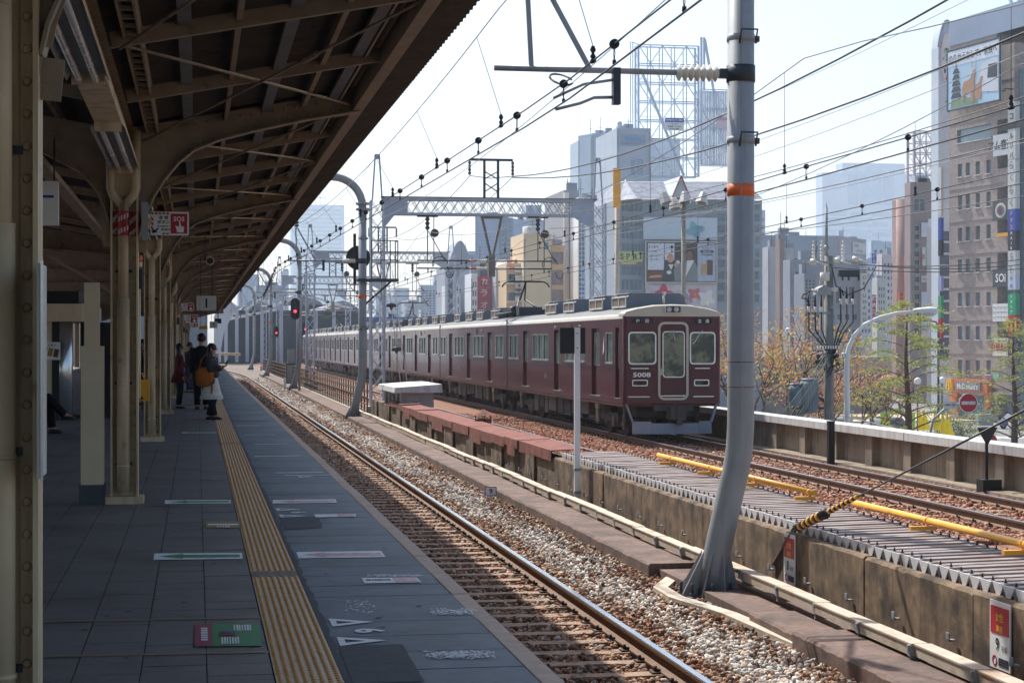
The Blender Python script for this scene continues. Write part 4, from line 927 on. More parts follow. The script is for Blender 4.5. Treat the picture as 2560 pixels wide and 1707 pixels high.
# signal disc and platform on the second pole
ob('signal_disc', MB().cyl((-.14, .16, 7.05-1.3), (-.14, .24, 7.05-1.3), .43, n=28).box(-.32, -.22, .05, .12, 4.8, 6.6), BLACK, p2)
sp2 = MB().box(-.2, 1.25, -.35, .5, 4.9, 5.0)
ob('service_platform', sp2, STEELD, p2)
rl_ = MB()
for x in (.3, .62, .95, 1.22): rl_.bar((x, -.34, 5), (x, -.34, 6.35), .035)
for z in (5.65, 6.34): rl_.bar((.3, -.34, z), (1.22, -.34, z), .035); rl_.bar((1.22, -.34, z), (1.22, .48, z), .035)
rl_.bar((1.22, .48, 5), (1.22, .48, 6.35), .035)
ob('platform_rail', rl_, STEELD, p2); ob('platform_strut', MB().bar((1.0, 0, 4.9), (.1, 0, 4.1), .07), STEELD, p2)
# ================================================================ gantries across the other tracks
def lattice(mb, A, B, w, dirv, n, t=.05):
    """flat lattice between two parallel chords A-B offset by dirv*w"""
    A, B = Vector(A), Vector(B); o = Vector(dirv)*w
    for i in range(n):
        p, q = A.lerp(B, i/n), A.lerp(B, (i+1)/n); mb.bar(p, q+o, t, t*.35); mb.bar(p+o, q, t, t*.35)
    return mb
def mast(y, x, z0, z1, w=.5, extra=1.6):
    mb = MB()
    for sx in (0, w):
        for sy in (0, w): mb.bar((x+sx, y+sy, z0), (x+sx, y+sy, z1), .075)
    n = int((z1-z0)/.62)
    for sy in (0, w): lattice(mb, (x, y+sy, z0), (x, y+sy, z1), w, (1, 0, 0), n, .06)
    for sx in (0, w): lattice(mb, (x+sx, y, z0), (x+sx, y, z1), w, (0, 1, 0), n, .06)
    return mb
def gantry(y, label, x0=6.6, x1=15.3, big=True):
    t = thing('catenary_gantry', label, 'gantry', (0, y, 0), 'lattice gantries over the far tracks'); zb, zt = 6.5, 7.08
    for x in (x0, x1):
        m = ob('lattice_mast', mast(-.25, x, -1.0 if x < 10 else -1.3, 7.0), STEELL, t)
        ob('mast_peak', MB().bar((x+.06, 0, 7.0), (x+.17, 0, 8.75), .06).bar((x+.44, 0, 7.0), (x+.33, 0, 8.75), .06).bar((x+.25, 0, 8.6), (x+.25, 0, 8.8), .2, .06), STEELL, m)
        ob('mast_foot', MB().box(x-.15, x+.65, -.4, .45, -1.34, -.9), CONCL, m)
        ob('end_gusset', MB().add([(xx, -.28, z) for xx, z in (((x+.5, zb-.55), (x+.5, zt), (x+1.4, zt), (x+1.4, zb), (x+.95, zb)) if x < 10 else ((x, zb-.55), (x-.9, zb), (x-.9, zt), (x, zt)))] , [(0,1,2,3,4) if x < 10 else (0,1,2,3)]), STEELL, t)
    for sy in (-.25, .25):
        ch = MB().bar((x0+.5, sy, zb), (x1, sy, zb), .09); ch.bar((x0+.5, sy, zt), (x1, sy, zt), .11); ob('beam_chord', ch, STEELL, t)
        ob('beam_lattice', lattice(MB(), (x0+1.2, sy, zb), (x1-.8, sy, zb), .58, (0, 0, 1), 18, .065), STEELL, t)
    ob('beam_cap', MB().box(x0+.4, x1+.2, -.34, .34, zt+.06, zt+.08), CONCD, t)
    xm = 11.3
    tf = ob('feeder_frame', MB().bar((xm-.27, 0, 7.1), (xm-.27, 0, 8.65), .09).bar((xm+.27, 0, 7.1), (xm+.27, 0, 8.65), .09).bar((xm-.85, 0, 8.65), (xm+.85, 0, 8.65), .09).bar((xm-.27, 0, 8.2), (xm+.27, 0, 7.9), .04).bar((xm+.27, 0, 8.2), (xm-.27, 0, 7.9), .04).bar((xm-.27, 0, 7.75), (xm+.27, 0, 7.4), .04).bar((xm+.27, 0, 7.75), (xm-.27, 0, 7.4), .04), STEELD, t)
    for x in (xm-.85, xm+.85): ob('insulator_string', insul(MB(), (x, 0, 8.6), (x, 0, 8.05), .07, 4), UNDERB, t)
    v = ob('hanging_bracket', MB().bar((xm-.38, 0, 6.5), (xm-.02, 0, 4.9), .12, .09).bar((xm+.42, 0, 6.5), (xm+.06, 0, 4.9), .12, .09).bar((xm-.3, 0, 6.42), (xm+.34, 0, 6.42), .12).box(xm-.12, xm+.14, -.12, .12, 4.1, 4.95), pal('dull_taupe_steel', 128, 122, 114, rough=.6) if 'dull_taupe_steel' not in bpy.data.materials else bpy.data.materials['dull_taupe_steel'], t)
    for z in (4.72, 4.42):
        ob('bracket_insulator', insul(MB(), (xm-.14, 0, z), (xm-.58, 0, z), .075, 6), INS, v); ob('bracket_insulator', insul(MB(), (xm+.16, 0, z), (xm+.6, 0, z), .075, 6), INS, v)
        ob('red_sleeve', MB().cyl((xm-.58, 0, z), (xm-.9, 0, z), .035, n=8).cyl((xm+.6, 0, z), (xm+.92, 0, z), .035, n=8), RED, v)
        ob('bracket_arm', MB().cyl((xm-.9, 0, z), (xm-2.9, 0, z), .03, n=8).cyl((xm+.92, 0, z), (xm+2.4, 0, z), .03, n=8), STEELD, v)
    for s, x in ((-1, xm-2.5), (1, xm+1.85)):
        h = ob('hanger', MB().box(x-.4, x+.4, -.1, .1, 6.4, 6.48).bar((x, 0, 6.4), (x, 0, 4.74), .035).bar((x, 0, 5.9), (x+.7, 0, 4.7), .03).bar((x+.25, 0, 6.4), (x+.25, 0, 4.5), .03), STEELD, t)
        ob('disc_insulator', insul(MB(), (x, 0, 6.4), (x, 0, 5.9), .1, 3).cyl((x+.28, -.05, 5.78), (x+.28, .05, 5.78), .16, n=18), UNDERB, t)
        ob('jumper_cable', MB().tube([(x+.5+.3*math.cos(a), .1, 4.6+.28*math.sin(a)) for a in [i*PI/7 for i in range(9)]], .018, 5).tube([(x+.9+.15*math.cos(a), .2, 4.3+.25*math.sin(a)) for a in [i*PI/5+PI for i in range(6)]], .018, 5), BLACK, h)
    return t
g1 = gantry(70, 'pale lattice gantry spanning the train, nearest the camera')
for y, l in ((112, 'pale lattice gantry spanning the tracks, second from the camera'), (154, 'pale lattice gantry, third from the camera'), (190, 'pale lattice gantry in front of the station roofs')): cp(g1, None, (0, y, 0), None, l)
g0 = gantry(26, 'x') if False else None
tag_g = None
# stay wires with bell insulators on the near gantry mast
st = thing('guy_stay', 'two pale stay rods with bell insulators beside the lattice mast', 'stay', (7.3, 68.5, -.5))
for i, (dx, zt) in enumerate(((0, 5.2), (.25, 4.8))):
    ob('stay_rod', MB().cyl((dx+.35, 0, 0), (dx-.25, .3, zt), .022, n=6), WHITE, st)
    for z in ((1.75, 3.4) if i == 0 else ()): ob('bell_insulator', MB().lathe([(.03, .14), (.17, .1), (.2, 0), (.06, -.03), (.04, -.12)], (dx+.35-.6*z/zt, .3*z/zt, z), 14), UNDERB, st)
# ================================================================ wires
WIREM = pal('wire_dark', 58, 60, 62, rough=.5, var=.1); WIREB = pal('wire_black', 34, 34, 36, rough=.6, var=.1); WIREL = pal('wire_pale', 120, 128, 134, rough=.4, metal=.5, var=.1)
def wire(pts, r, label, mat=WIREM, group=None, name='wire'):
    o = Vector(pts[0]); return tag(ob(name, MB().tube([Vector(p)-o for p in pts], r, 5), mat, None, o), label, 'wire', group)
def catenary(xs, ys, zc, apex, sag, lab, dia=1.0, mess=True, step=2.6, br=.045):
    """contact wire, auxiliary and main messenger with hangers, for one track"""
    def X(y):
        for i in range(len(ys)-1):
            if ys[i] <= y <= ys[i+1]: u = (y-ys[i])/(ys[i+1]-ys[i]); return xs[i]+(xs[i+1]-xs[i])*u
        return xs[-1]
    def span(y):
        for i in range(len(ys)-1):
            if ys[i] <= y <= ys[i+1]: return (y-ys[i])/(ys[i+1]-ys[i])
        return 0
    zm = lambda y: apex-4*sag*span(y)*(1-span(y))
    za = lambda y: zc+.2-.05*4*span(y)*(1-span(y))
    YY = [ys[0]+i*2.5 for i in range(int((ys[-1]-ys[0])/2.5)+1)]
    t = thing('catenary', lab, 'wires', (0, ys[0], 0), 'catenaries over the tracks')
    Y0 = ys[0]; P = lambda y, z, dx=0: (X(y)+dx, y-Y0, z)
    ob('contact_wire', MB().tube([P(y, zc) for y in YY], .0095*dia, 5), WIREM, t)
    ob('auxiliary_wire', MB().tube([P(y, za(y)) for y in YY], .0085*dia, 5), WIREM, t)
    if mess: ob('messenger_wire', MB().tube([P(y, zm(y), -.3 if abs(X(y)-3.2) < 1.5 else 0) for y in YY], .0075*dia, 5), WIREL, t)
    y = ys[0]+1.4; k = 0
    while y < min(ys[-1], 110):
        h = MB().cyl(P(y-.02, za(y)), P(y+.02, za(y)), br, n=10); h.tube([P(y, za(y)), P(y-.03, za(y)-.08), P(y, zc)], .004, 4).tube([P(y, za(y)), P(y+.03, za(y)-.08), P(y, zc)], .004, 4).cyl(P(y, zc+.005), P(y, zc+.045), .018, n=6)
        ob('hanger', h, BLACK, t)
        if mess and k % 2 == 0:
            d = MB().tube([P(y+1, zm(y+1), -.3 if abs(X(y)-3.2) < 1.5 else 0), P(y+1, za(y+1)+.14)], .004, 4); d.lathe([(.012, 0), (.03, .03), (.012, .06), (.03, .09), (.015, .13)], P(y+1, za(y+1)+.01), 8).cyl(P(y+1-.05, za(y+1)), P(y+1+.05, za(y+1)), .024, n=8)
            ob('dropper', d, BLACK, t)
        y += step; k += 1
    return t
PYS = [-22]+PY
catenary([2.7, 3.74, 2.75, 3.74, 2.75, 1.5], PYS, 4.0, 5.45, .75, 'catenary wires with black hangers over the near track')
GY = [-16, 26, 70, 112, 154, 190]
catenary([8.6, 9.1, 8.6, 9.1, 8.6, 9.1], GY, 4.0, 5.9, 1.1, 'catenary wires over the empty middle track', 1.15, step=4.1, br=.04)
catenary([13.0, 12.6, 13.0, 12.6, 13.0, 12.6], GY, 4.0, 5.9, 1.1, 'catenary wires over the train', 1.15, step=3.7, br=.04)
def sagw(a, b, sag, n=14): a, b = Vector(a), Vector(b); return [a.lerp(b, i/n)-Vector((0, 0, 4*sag*(i/n)*(1-i/n))) for i in range(n+1)]
wire(sagw((12.15, 70, 8.02), (12.6, 20, 7.9), 1.0), .021, 'thick black feeder wire, uppermost beside the big pole', WIREB)
wire(sagw((12.15, 70, 7.98), (13.4, 20, 6.9), 1.0), .021, 'thick black feeder wire below the uppermost feeder', WIREB)
wire([(10.45, 70, 8.02), (11.3, 70.2, 7.95), (12.15, 70, 8.02)], .015, 'short jumper wire across the gantry top frame', WIREB)
for i, (a, b, r, lab) in enumerate((((12.15, 70, 8.0), (12.0, 112, 8.0), .014, 'feeder wire running back from the near gantry frame, right hand'), ((10.45, 70, 8.0), (10.3, 112, 8.0), .014, 'feeder wire running back from the near gantry frame, left hand'),
    ((15.5, 70, 8.7), (15.9, 22, 9.2), .008, 'thin pale wire high above the parapet'), ((15.6, 70, 7.6), (16.2, 22, 8.1), .009, 'thin wire crossing the sky beside the big pole'), ((15.7, 72, 7.2), (15.4, 22, 7.4), .009, 'thin wire just below the thin sky wire'),
    ((14.0, 70, 6.6), (14.6, 22, 6.1), .011, 'thin wire passing before the brown building, upper'), ((13.6, 70, 6.0), (14.2, 20, 5.2), .011, 'thin wire passing before the brown building, lower'), ((16.4, 70, 5.6), (16.4, 20, 4.6), .01, 'street side wire above the parapet, lower'), ((16.6, 70, 6.3), (16.6, 20, 5.9), .009, 'street side wire above the parapet, upper'),
    ((6.85, 70, 8.75), (6.3, 112, 8.75), .009, 'wire between the left peaks of the gantries'), ((6.85, 70, 6.3), (5.8, 18.9, 6.0), .008, 'wire from the near gantry to the big pole'))):
    wire(sagw(a, b, .5 if i > 1 else .9), r, lab, WIREL if r < .01 else WIREM)
# ================================================================ the city beyond the viaduct
GZ = -6.4
street = ob('street', MB().box(-1900, 1900, -60, 2250, GZ-.5, GZ), pal('asphalt', 128, 126, 124, rough=.9, var=.12, scale=.6, bump=.2, col2=srgb(108, 106, 106), sscale=.15, lo=.45, hi=.6)); street['kind'] = 'structure'
WALLM = {}
def wm(r, g, b, **k):
    key = (r, g, b)
    if key not in WALLM: WALLM[key] = pal('wall_%d_%d_%d' % key, r, g, b, rough=.8, var=.08, scale=.25, **k)
    return WALLM[key]
WG = pal('window_glass_dark', 66, 80, 96, rough=.12, var=.25, scale=.3, spec=.7)
WGL = pal('window_glass_pale', 150, 172, 190, rough=.12, var=.15, scale=.2, spec=.7)
WGT = pal('window_glass_teal', 104, 132, 146, rough=.1, var=.25, scale=.25, spec=.7)
GREYB_ = wm(140, 148, 160)
class Bld: pass
def bld(name, label, pxL, pxR, ytop, d, mat, dR=None, depth=16., wins=(), wmat=None, rec=.25, base=GZ, cat='building', frames=None, cap=True, group=None, roofh=0, sill=False):
    A = W(pxL, HY, d); B = W(pxR, HY, dR) if dR else atY(pxR, HY, A.y); A.z = B.z = base
    h = CH+(HY-ytop)/F*d-base; r = (B-A); w = r.length; r.normalize(); n = r.cross(Vector((0, 0, 1)))
    t = thing(name, label, cat, A, group); b = Bld(); b.t, b.A, b.r, b.n, b.w, b.h = t, A, r, n, w, h
    cam_ = Vector((0, 0, CH))
    def uv(px, py):
        D = W(px, py, 1)-cam_; k = (A-cam_).dot(n)/D.dot(n); P = cam_+D*k; return (P-A).dot(r), P.z-base
    b.uv = uv; T = frame((0, 0, 0), r, (0, 0, 1)); b.T = T
    ops = []
    for g in wins:      # px0,px1,nx,py0,py1,ny,fw,fh
        p0, p1, nx, q0, q1, ny, fw, fh = g[:8]; u0, vt = uv(p0, q0); u1, _ = uv(p1, q0); _, vb = uv(p0, q1)
        for i in range(nx):
            for j in range(ny):
                cw, chh = (u1-u0)/nx, (vt-vb)/ny; cx, cy = u0+(i+.5)*cw, vb+(j+.5)*chh
                o = (max(.02, cx-cw*fw/2), min(w-.02, cx+cw*fw/2), max(.02, cy-chh*fh/2), min(h-.02, cy+chh*fh/2))
                if o[1]-o[0] > .1 and o[3]-o[2] > .1: ops.append(o)
    mb = holes(MB(), T, w, h, ops, rec) if ops else addrect(MB(), T, 0, w, 0, h)
    P = [Vector((0, 0, 0)), r*w, r*w-n*depth, -n*depth]; up = Vector((0, 0, h))
    for i in (1, 2, 3): a, c = P[i], P[(i+1) % 4]; mb.quad(a, c, c+up, a+up)
    mb.quad(P[0]+up, P[1]+up, P[2]+up, P[3]+up)
    ob('wall', mb, mat, t); mesh = {}
    for o in ops:
        key = (round(o[1]-o[0], 2), round(o[3]-o[2], 2))
        if key not in mesh:
            m_ = plate(MB(), T, 0, key[0], 0, key[1], -rec, -rec+.05).mesh('window'); m_.materials.append(wmat or WG); mesh[key] = m_
            if frames: f_ = bar4(MB(), T, .06, key[0]-.06, .06, key[1]-.06, .08, -rec+.05, -rec+.12).mesh('window_frame'); f_.materials.append(frames); mesh[key+('f',)] = f_
            if sill: s_ = plate(MB(), T, -.12, key[0]+.12, -.1, 0, 0, .12).mesh('sill'); s_.materials.append(WHITEW); mesh[key+('s',)] = s_
        loc = r*o[0]+Vector((0, 0, o[2]))
        wo = ob('window', mesh[key], None, t, loc)
        if frames: ob('frame', mesh[key+('f',)], None, wo)
        if sill: ob('sill', mesh[key+('s',)], None, wo)
    if base == GZ and d < 700:
        rr = random.Random(int(pxL*7)); fm_ = plate(MB(), T, -.02, w+.02, 0, .09, .0, .05).mesh('floor_course'); fm_.materials.append(mat); z = 3.4
        while z < h-1 and w > 1.5:
            if not any(o_[2]-.1 < z < o_[3]+.1 for o_ in ops): ob('floor_course', fm_, None, t, Vector((0, 0, z)))
            z += 3.4
        if cap:
            for k_ in range(min(3, int(w/3)+1)):
                x_, q_, hh = rr.uniform(.1, .75)*w, rr.uniform(.7, 1.8), rr.uniform(.6, 1.7); ob('roof_unit', MB().box(0, q_, 0, 1.2, 0, hh), STEELL if k_ % 2 else GREYB_, t, r*x_-n*min(2.5, depth*.4)+Vector((0, 0, h)))
            ob('roof_aerial', MB().cyl((0, 0, 0), (0, 0, rr.uniform(2, 4)), .05, n=5).bar((-.5, 0, 1.6), (.5, 0, 1.6), .05), STEELD, t, r*w*.4-n*min(1.5, depth*.3)+Vector((0, 0, h)))
            for k_ in range(1 if w < 4 else 2): ob('wall_pipe', MB().bar((0, 0, 0), (0, 0, h-.3), .1), STEELG, t, r*w*(.04+.92*k_)+n*.08)
    if cap: ob('parapet_cap', MB().add([p+up+Vector((0, 0, z))+(n*.1 if i < 2 else Vector()) for z in (.0, .35) for i, p in enumerate(P)], [(0,1,5,4),(1,2,6,5),(2,3,7,6),(3,0,4,7),(4,5,6,7)]), mat, t)
    return b
def bsign(b, name, label, px0, px1, py0, py1, mat, texts=(), off=.12, th=.2, cat='sign', group=None, own=True, border=None):
    """flat sign on the facade of b; texts: (string, u, v, h(frac), mat, vertical)"""
    u0, v1 = b.uv(px0, py0); u1, v0 = b.uv(px1, py1); T = b.T
    o = b.A+b.r*u0+Vector((0, 0, v0))+b.n*off
    if own: t = thing(name, label, cat, o, group); loc = Vector()
    else: t = b.t; loc = o-b.A
    w, h = u1-u0, v1-v0
    p = ob('sign_panel', plate(MB(), T, 0, w, 0, h, 0, th), mat, t, loc)
    par = t if own else p; l2 = loc if own else Vector()
    if border: ob('sign_border', bar4(MB(), T, 0, w, 0, h, max(.05, h*.03), th-.1, th+.04), border, par, l2)
    for s, u, v, fh, m, vert in texts:
        mb = MB()
        if vert:
            n_ = len(s)
            for i, ch in enumerate(s):
                if ch != ' ': addtxt(mb, ch, T @ Matrix.Translation((w*u, h*(1-(i+.5)*v/n_), th+.03)), h=fh*h/n_, bold=.02)
        else: addtxt(mb, s, T @ Matrix.Translation((w*u, h*v, th+.03)), h=fh*h, bold=.02)
        if mb.v: ob('lettering', mb, m, par, l2)
    return t, w, h, T, par, l2
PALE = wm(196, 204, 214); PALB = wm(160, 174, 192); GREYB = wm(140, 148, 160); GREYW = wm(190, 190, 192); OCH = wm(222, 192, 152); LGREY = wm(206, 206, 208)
# --- tower on the left, still being built; pale colours add to its haze
b = bld('glass_tower', 'tall pale blue glass tower rising above the canopy edge', 728, 861, 512, 2050, wm(150, 172, 196), depth=40, wins=[(734, 856, 1, 520, 792, 26, .96, .62)], wmat=WGT, rec=.3)
for k in range(7): ob('top_frame', MB().box(0, .9, 0, .9, 0, 8, Matrix.Translation(b.r*(6+k*5.2)+Vector((0, 0, b.h)))), STEELL, b.t)
ob('top_ring', MB().box(0, 33, 0, .9, 0, .8, Matrix.Translation(b.r*6+Vector((0, 0, b.h+7.8)))), STEELL, b.t)
o = W(800, 505, 2060); t = thing('tower_crane', 'red and white crane on top of the pale blue tower', 'crane', o)
ob('crane_mast', mast(0, 0, 0, 14, 2.0).bar((0, 0, 0), (0, 0, 15), .8), pal('crane_red', 190, 120, 130), t); ob('crane_jib', MB().bar((-5, 0, 15), (13, 0, 18), 1.1).bar((0, 0, 15), (0, 0, 19), .8), WHITE, t)
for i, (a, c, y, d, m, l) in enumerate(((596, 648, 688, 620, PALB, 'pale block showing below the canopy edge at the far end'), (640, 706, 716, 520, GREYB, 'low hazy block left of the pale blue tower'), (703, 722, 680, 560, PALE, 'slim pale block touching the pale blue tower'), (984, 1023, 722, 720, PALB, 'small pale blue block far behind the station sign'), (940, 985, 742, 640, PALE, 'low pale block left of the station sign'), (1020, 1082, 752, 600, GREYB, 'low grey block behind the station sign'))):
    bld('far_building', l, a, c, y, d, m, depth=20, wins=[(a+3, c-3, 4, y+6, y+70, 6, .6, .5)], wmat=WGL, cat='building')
# --- station
st_ = bld('station_building', 'dark hazy station hall with arched roof at the end of the tracks', 545, 905, 775, 250, pal('station_dark', 62, 72, 86, rough=.8, var=.2, scale=.3), depth=60, cap=False)  # closed front, its dark wall colour stands for the shaded interior
t = st_.t; A0 = st_.A
def S(px, py, d=248): return W(px, py, d)-A0
arch = MB()
for (x0, x1, yp, ys) in ((690, 812, 738, 764), (600, 690, 748, 776), (812, 900, 752, 778)):
    n = 12; L1 = []
    for i in range(n+1):
        u = i/n; y = ys-(ys-yp)*math.sin(PI*u)**.8; L1.append(S(x0+(x1-x0)*u, y))
    back = Vector((0, 55, 0))
    for i in range(n): arch.quad(L1[i], L1[i+1], L1[i+1]+back, L1[i]+back)
    arch.add(L1, [tuple(range(n+1))])
ob('arched_roof', arch, wm(128, 138, 152), t)
rb = MB()
for (x0, y0, x1, y1) in ((761, 736, 881, 772), (690, 762, 761, 736), (612, 776, 650, 748), (650, 748, 690, 764), (560, 800, 690, 774)): rb.bar(S(x0, y0, 247.5), S(x1, y1, 247.5), .35)
ob('roof_rib', rb, WHITE, t)
cm_ = MB()
for x in (565, 592, 618, 655, 702, 745, 790, 835): cm_.bar(S(x, 905, 247), S(x, 775, 247), .45)
ob('hall_column', cm_, STEELL, t)
q = MB(); pts = [(540, 905), (540, 770), (575, 752), (600, 770), (575, 800), (560, 830), (553, 870), (552, 905)]
q.add([S(x, y, 240) for x, y in pts], [tuple(range(8))]); q.add([S(x, y, 244) for x, y in pts], [tuple(range(8))[::-1]])
for i in range(8): j = (i+1) % 8; q.quad(S(*pts[i], 240), S(*pts[j], 240), S(*pts[j], 244), S(*pts[i], 244))
ob('end_screen', q, wm(196, 200, 206), t)
ob('orange_stripe_barrier', MB().bar(S(552, 884, 200), S(600, 886, 200), .9, .3), CREAM, t)
for k in range(4): ob('barrier_panel', MB().bar(S(556+k*11, 884, 199.7), S(561+k*11, 884, 199.7), .95, .06), M('rust_panel%d' % k, srgb(180, 120, 84)), t)
# --- station sign
b = bld('station_sign_building', 'low pale building carrying the large white station sign', 926, 1090, 800, 262, GREYB, depth=12)
sg = thing('station_sign', 'large white station name letters above a blue strip', 'sign', b.A+Vector((0, -.3, b.h)))
T = frame((0, 0, 0), b.r, (0, 0, 1))
for i, ch in enumerate('阪急三宮駅'): ob('letter', addtxt(MB(), ch, T @ Matrix.Translation((-.2+i*1.95, 1.75, 0)), h=1.75, bold=.03), WHITE, sg)
ob('blue_strip', plate(MB(), T, -.9, 8.6, -.3, .45, -.1, 0), BLUE, sg); ob('lettering', addtxt(MB(), 'Hankyu Sannomiya Station', T @ Matrix.Translation((3.9, .08, .03)), h=.42, bold=.01), WHITE, sg)
# --- mid blocks
b = bld('round_top_building', 'grey building with a big round top behind the gantry', 1116, 1186, 668, 330, wm(150, 156, 166), depth=14, cap=False)
n = 16; P = [b.T @ Vector((b.w*(.05+.9*i/n), b.h-.02+b.w*.95*math.sin(PI*i/n), -.3)) for i in range(n+1)]
mb = MB(); mb.add(P, [tuple(range(n+1))]); back = -b.n*10
for i in range(n): mb.quad(P[i], P[i]+back, P[i+1]+back, P[i+1])
mb.add([p+back for p in P], [tuple(range(n+1))[::-1]]); ob('round_gable', mb, wm(150, 156, 166), b.t)
tag(ob('dark_pylon', MB().box(-.5, .5, -.5, .5, 0, W(0, 666, 262).z-GZ), pal('pylon_slate', 92, 104, 118), None, Vector((*W(1122, HY, 262).xy, GZ))), 'dark slate pylon standing before the white low building', 'pylon')
bld('white_building', 'white low building behind the train roof by the dark pylon', 1130, 1176, 716, 285, wm(214, 214, 216), wins=[(1135, 1172, 5, 738, 790, 2, .35, .7)], depth=12)
b = bld('grey_office', 'blue grey office block behind the hanging gantry bracket', 1188, 1252, 545, 420, wm(152, 166, 190), dR=418, depth=20, wins=[(1190, 1250, 6, 580, 700, 14, .8, .55)], wmat=wm(140, 156, 182), rec=.08)
bld('grey_office', 'side face of the office block, coloured darker for its shade', 1252, 1282, 548, 417, wm(120, 134, 154), depth=20, wins=[(1254, 1280, 3, 560, 700, 12, .7, .45)], rec=.1)  # side face as its own block, shade put into the wall colour
b = bld('panel_office', 'pale panelled office block behind the orange building', 1284, 1410, 553, 460, wm(168, 176, 188), depth=20, wins=[(1286, 1408, 14, 562, 660, 7, .96, .9)], wmat=wm(160, 168, 182), rec=.05)
ob('roof_house', MB().box(3, 7, -9, -3, 0, 4, Matrix.Translation((0, 8, b.h)) ), wm(168, 176, 188), b.t)
# karaoke
b = bld('karaoke_building', 'dark slate building carrying the red karaoke sign', 1180, 1240, 680, 250, wm(96, 108, 124), depth=12, wins=[(1226, 1240, 1, 690, 790, 4, .85, .6)], wmat=WGT)
RS = pal('karaoke_red', 196, 48, 78, rough=.5, var=.05)
bsign(b, 'vertical_sign', 'tall red karaoke sign with white vertical katakana', 1194, 1225, 689, 800, RS, [('カラオケ', .5, 1.05, .62, WHITE, True)])
bsign(b, 'small_sign', 'smaller red sign with one white katakana beside the karaoke sign', 1226, 1241, 719, 745, RS, [('カ', .55, .5, .6, WHITE, False)], off=.15)
bld('white_building', 'narrow white building left of the karaoke sign', 1178, 1193.5, 690, 246, wm(220, 222, 226), depth=6, wins=[(1180, 1193, 2, 700, 790, 4, .5, .6)])
b = bld('white_building', 'narrow white building with sloped roof beside the orange building', 1239, 1266, 672, 247, wm(206, 210, 216), depth=10, wins=[(1254, 1264, 1, 690, 760, 2, .5, .4)], cap=False)
ob('sloped_roof', MB().add([b.T @ Vector(p) for p in ((0, b.h, .1), (b.w, b.h, .1), (b.w*1.3, b.h+1.2, -2), (b.w*.35, b.h+1.2, -2))], [(0,1,2,3)]), wm(220, 224, 230), b.t)
# orange building
b = bld('orange_building', 'orange building with arched windows and stacked small signs', 1266, 1312, 664, 240, OCH, depth=14, wins=[(1270, 1290, 1, 684, 706, 1, .9, .9), (1270, 1290, 1, 730, 752, 1, .9, .9), (1300, 1312, 2, 680, 770, 3, .7, .85)], wmat=WGT, rec=.5)
for k, (y0, m, s) in enumerate(((668, WHITE, 'らら'), (690, WHITE, ''), (708, wm(200, 196, 190), '店'), (724, pal('sign_navy', 60, 54, 90), 'ELVIS'), (742, WHITE, ''), (760, pal('pink_sign', 220, 170, 180), ''))):
    bsign(b, 'stacked_sign', 'small bracket sign number %s from the top on the orange building' % ('one', 'two', 'three', 'four', 'five', 'six')[k], 1286, 1304, y0, y0+13, m, [(s, .5, .5, .5, INK if m is not bpy.data.materials.get('sign_navy') else WHITE, False)] if s else [], off=.6, group='stacked signs on the orange building')
for y in (706, 752):
    u0, v0 = b.uv(1268, y); u1, _ = b.uv(1291, y); ob('balcony', plate(MB(), b.T, u0, u1, v0-.3, v0, 0, .6), OCH, b.t)
    ar = MB(); P = [(u0+(u1-u0)*i/8, v0+1.05+.55*math.sin(PI*i/8)) for i in range(9)]
    for a, c in zip(P, P[1:]): ar.bar(b.T @ Vector((*a, .05)), b.T @ Vector((*c, .05)), .18, .12)
    ob('arch_trim', ar, OCH, b.t)
b = bld('orange_tower', 'tall plain orange stair tower with one high window', 1309, 1377, 590, 238, wm(224, 198, 160), depth=10, wins=[(1360, 1374, 1, 604, 626, 1, .9, .9)], frames=WHITE, wmat=WGT)
ob('dome_letters', MB().lathe([(1.3, 0), (1.3, 1.3), (1.1, 1.35)], b.T @ Vector((b.w*.42, b.h, -2)), 14), WHITEW, b.t)
bld('orange_building', 'mauve windowed part right of the orange tower', 1377, 1411, 620, 240, wm(222, 182, 132), depth=10, wins=[(1378, 1409, 1, 628, 662, 1, .95, .9), (1378, 1409, 1, 674, 714, 1, .95, .92), (1378, 1409, 1, 722, 770, 1, .95, .92)], wmat=pal('mauve_pane', 150, 128, 128, rough=.4, var=.3, scale=.8))
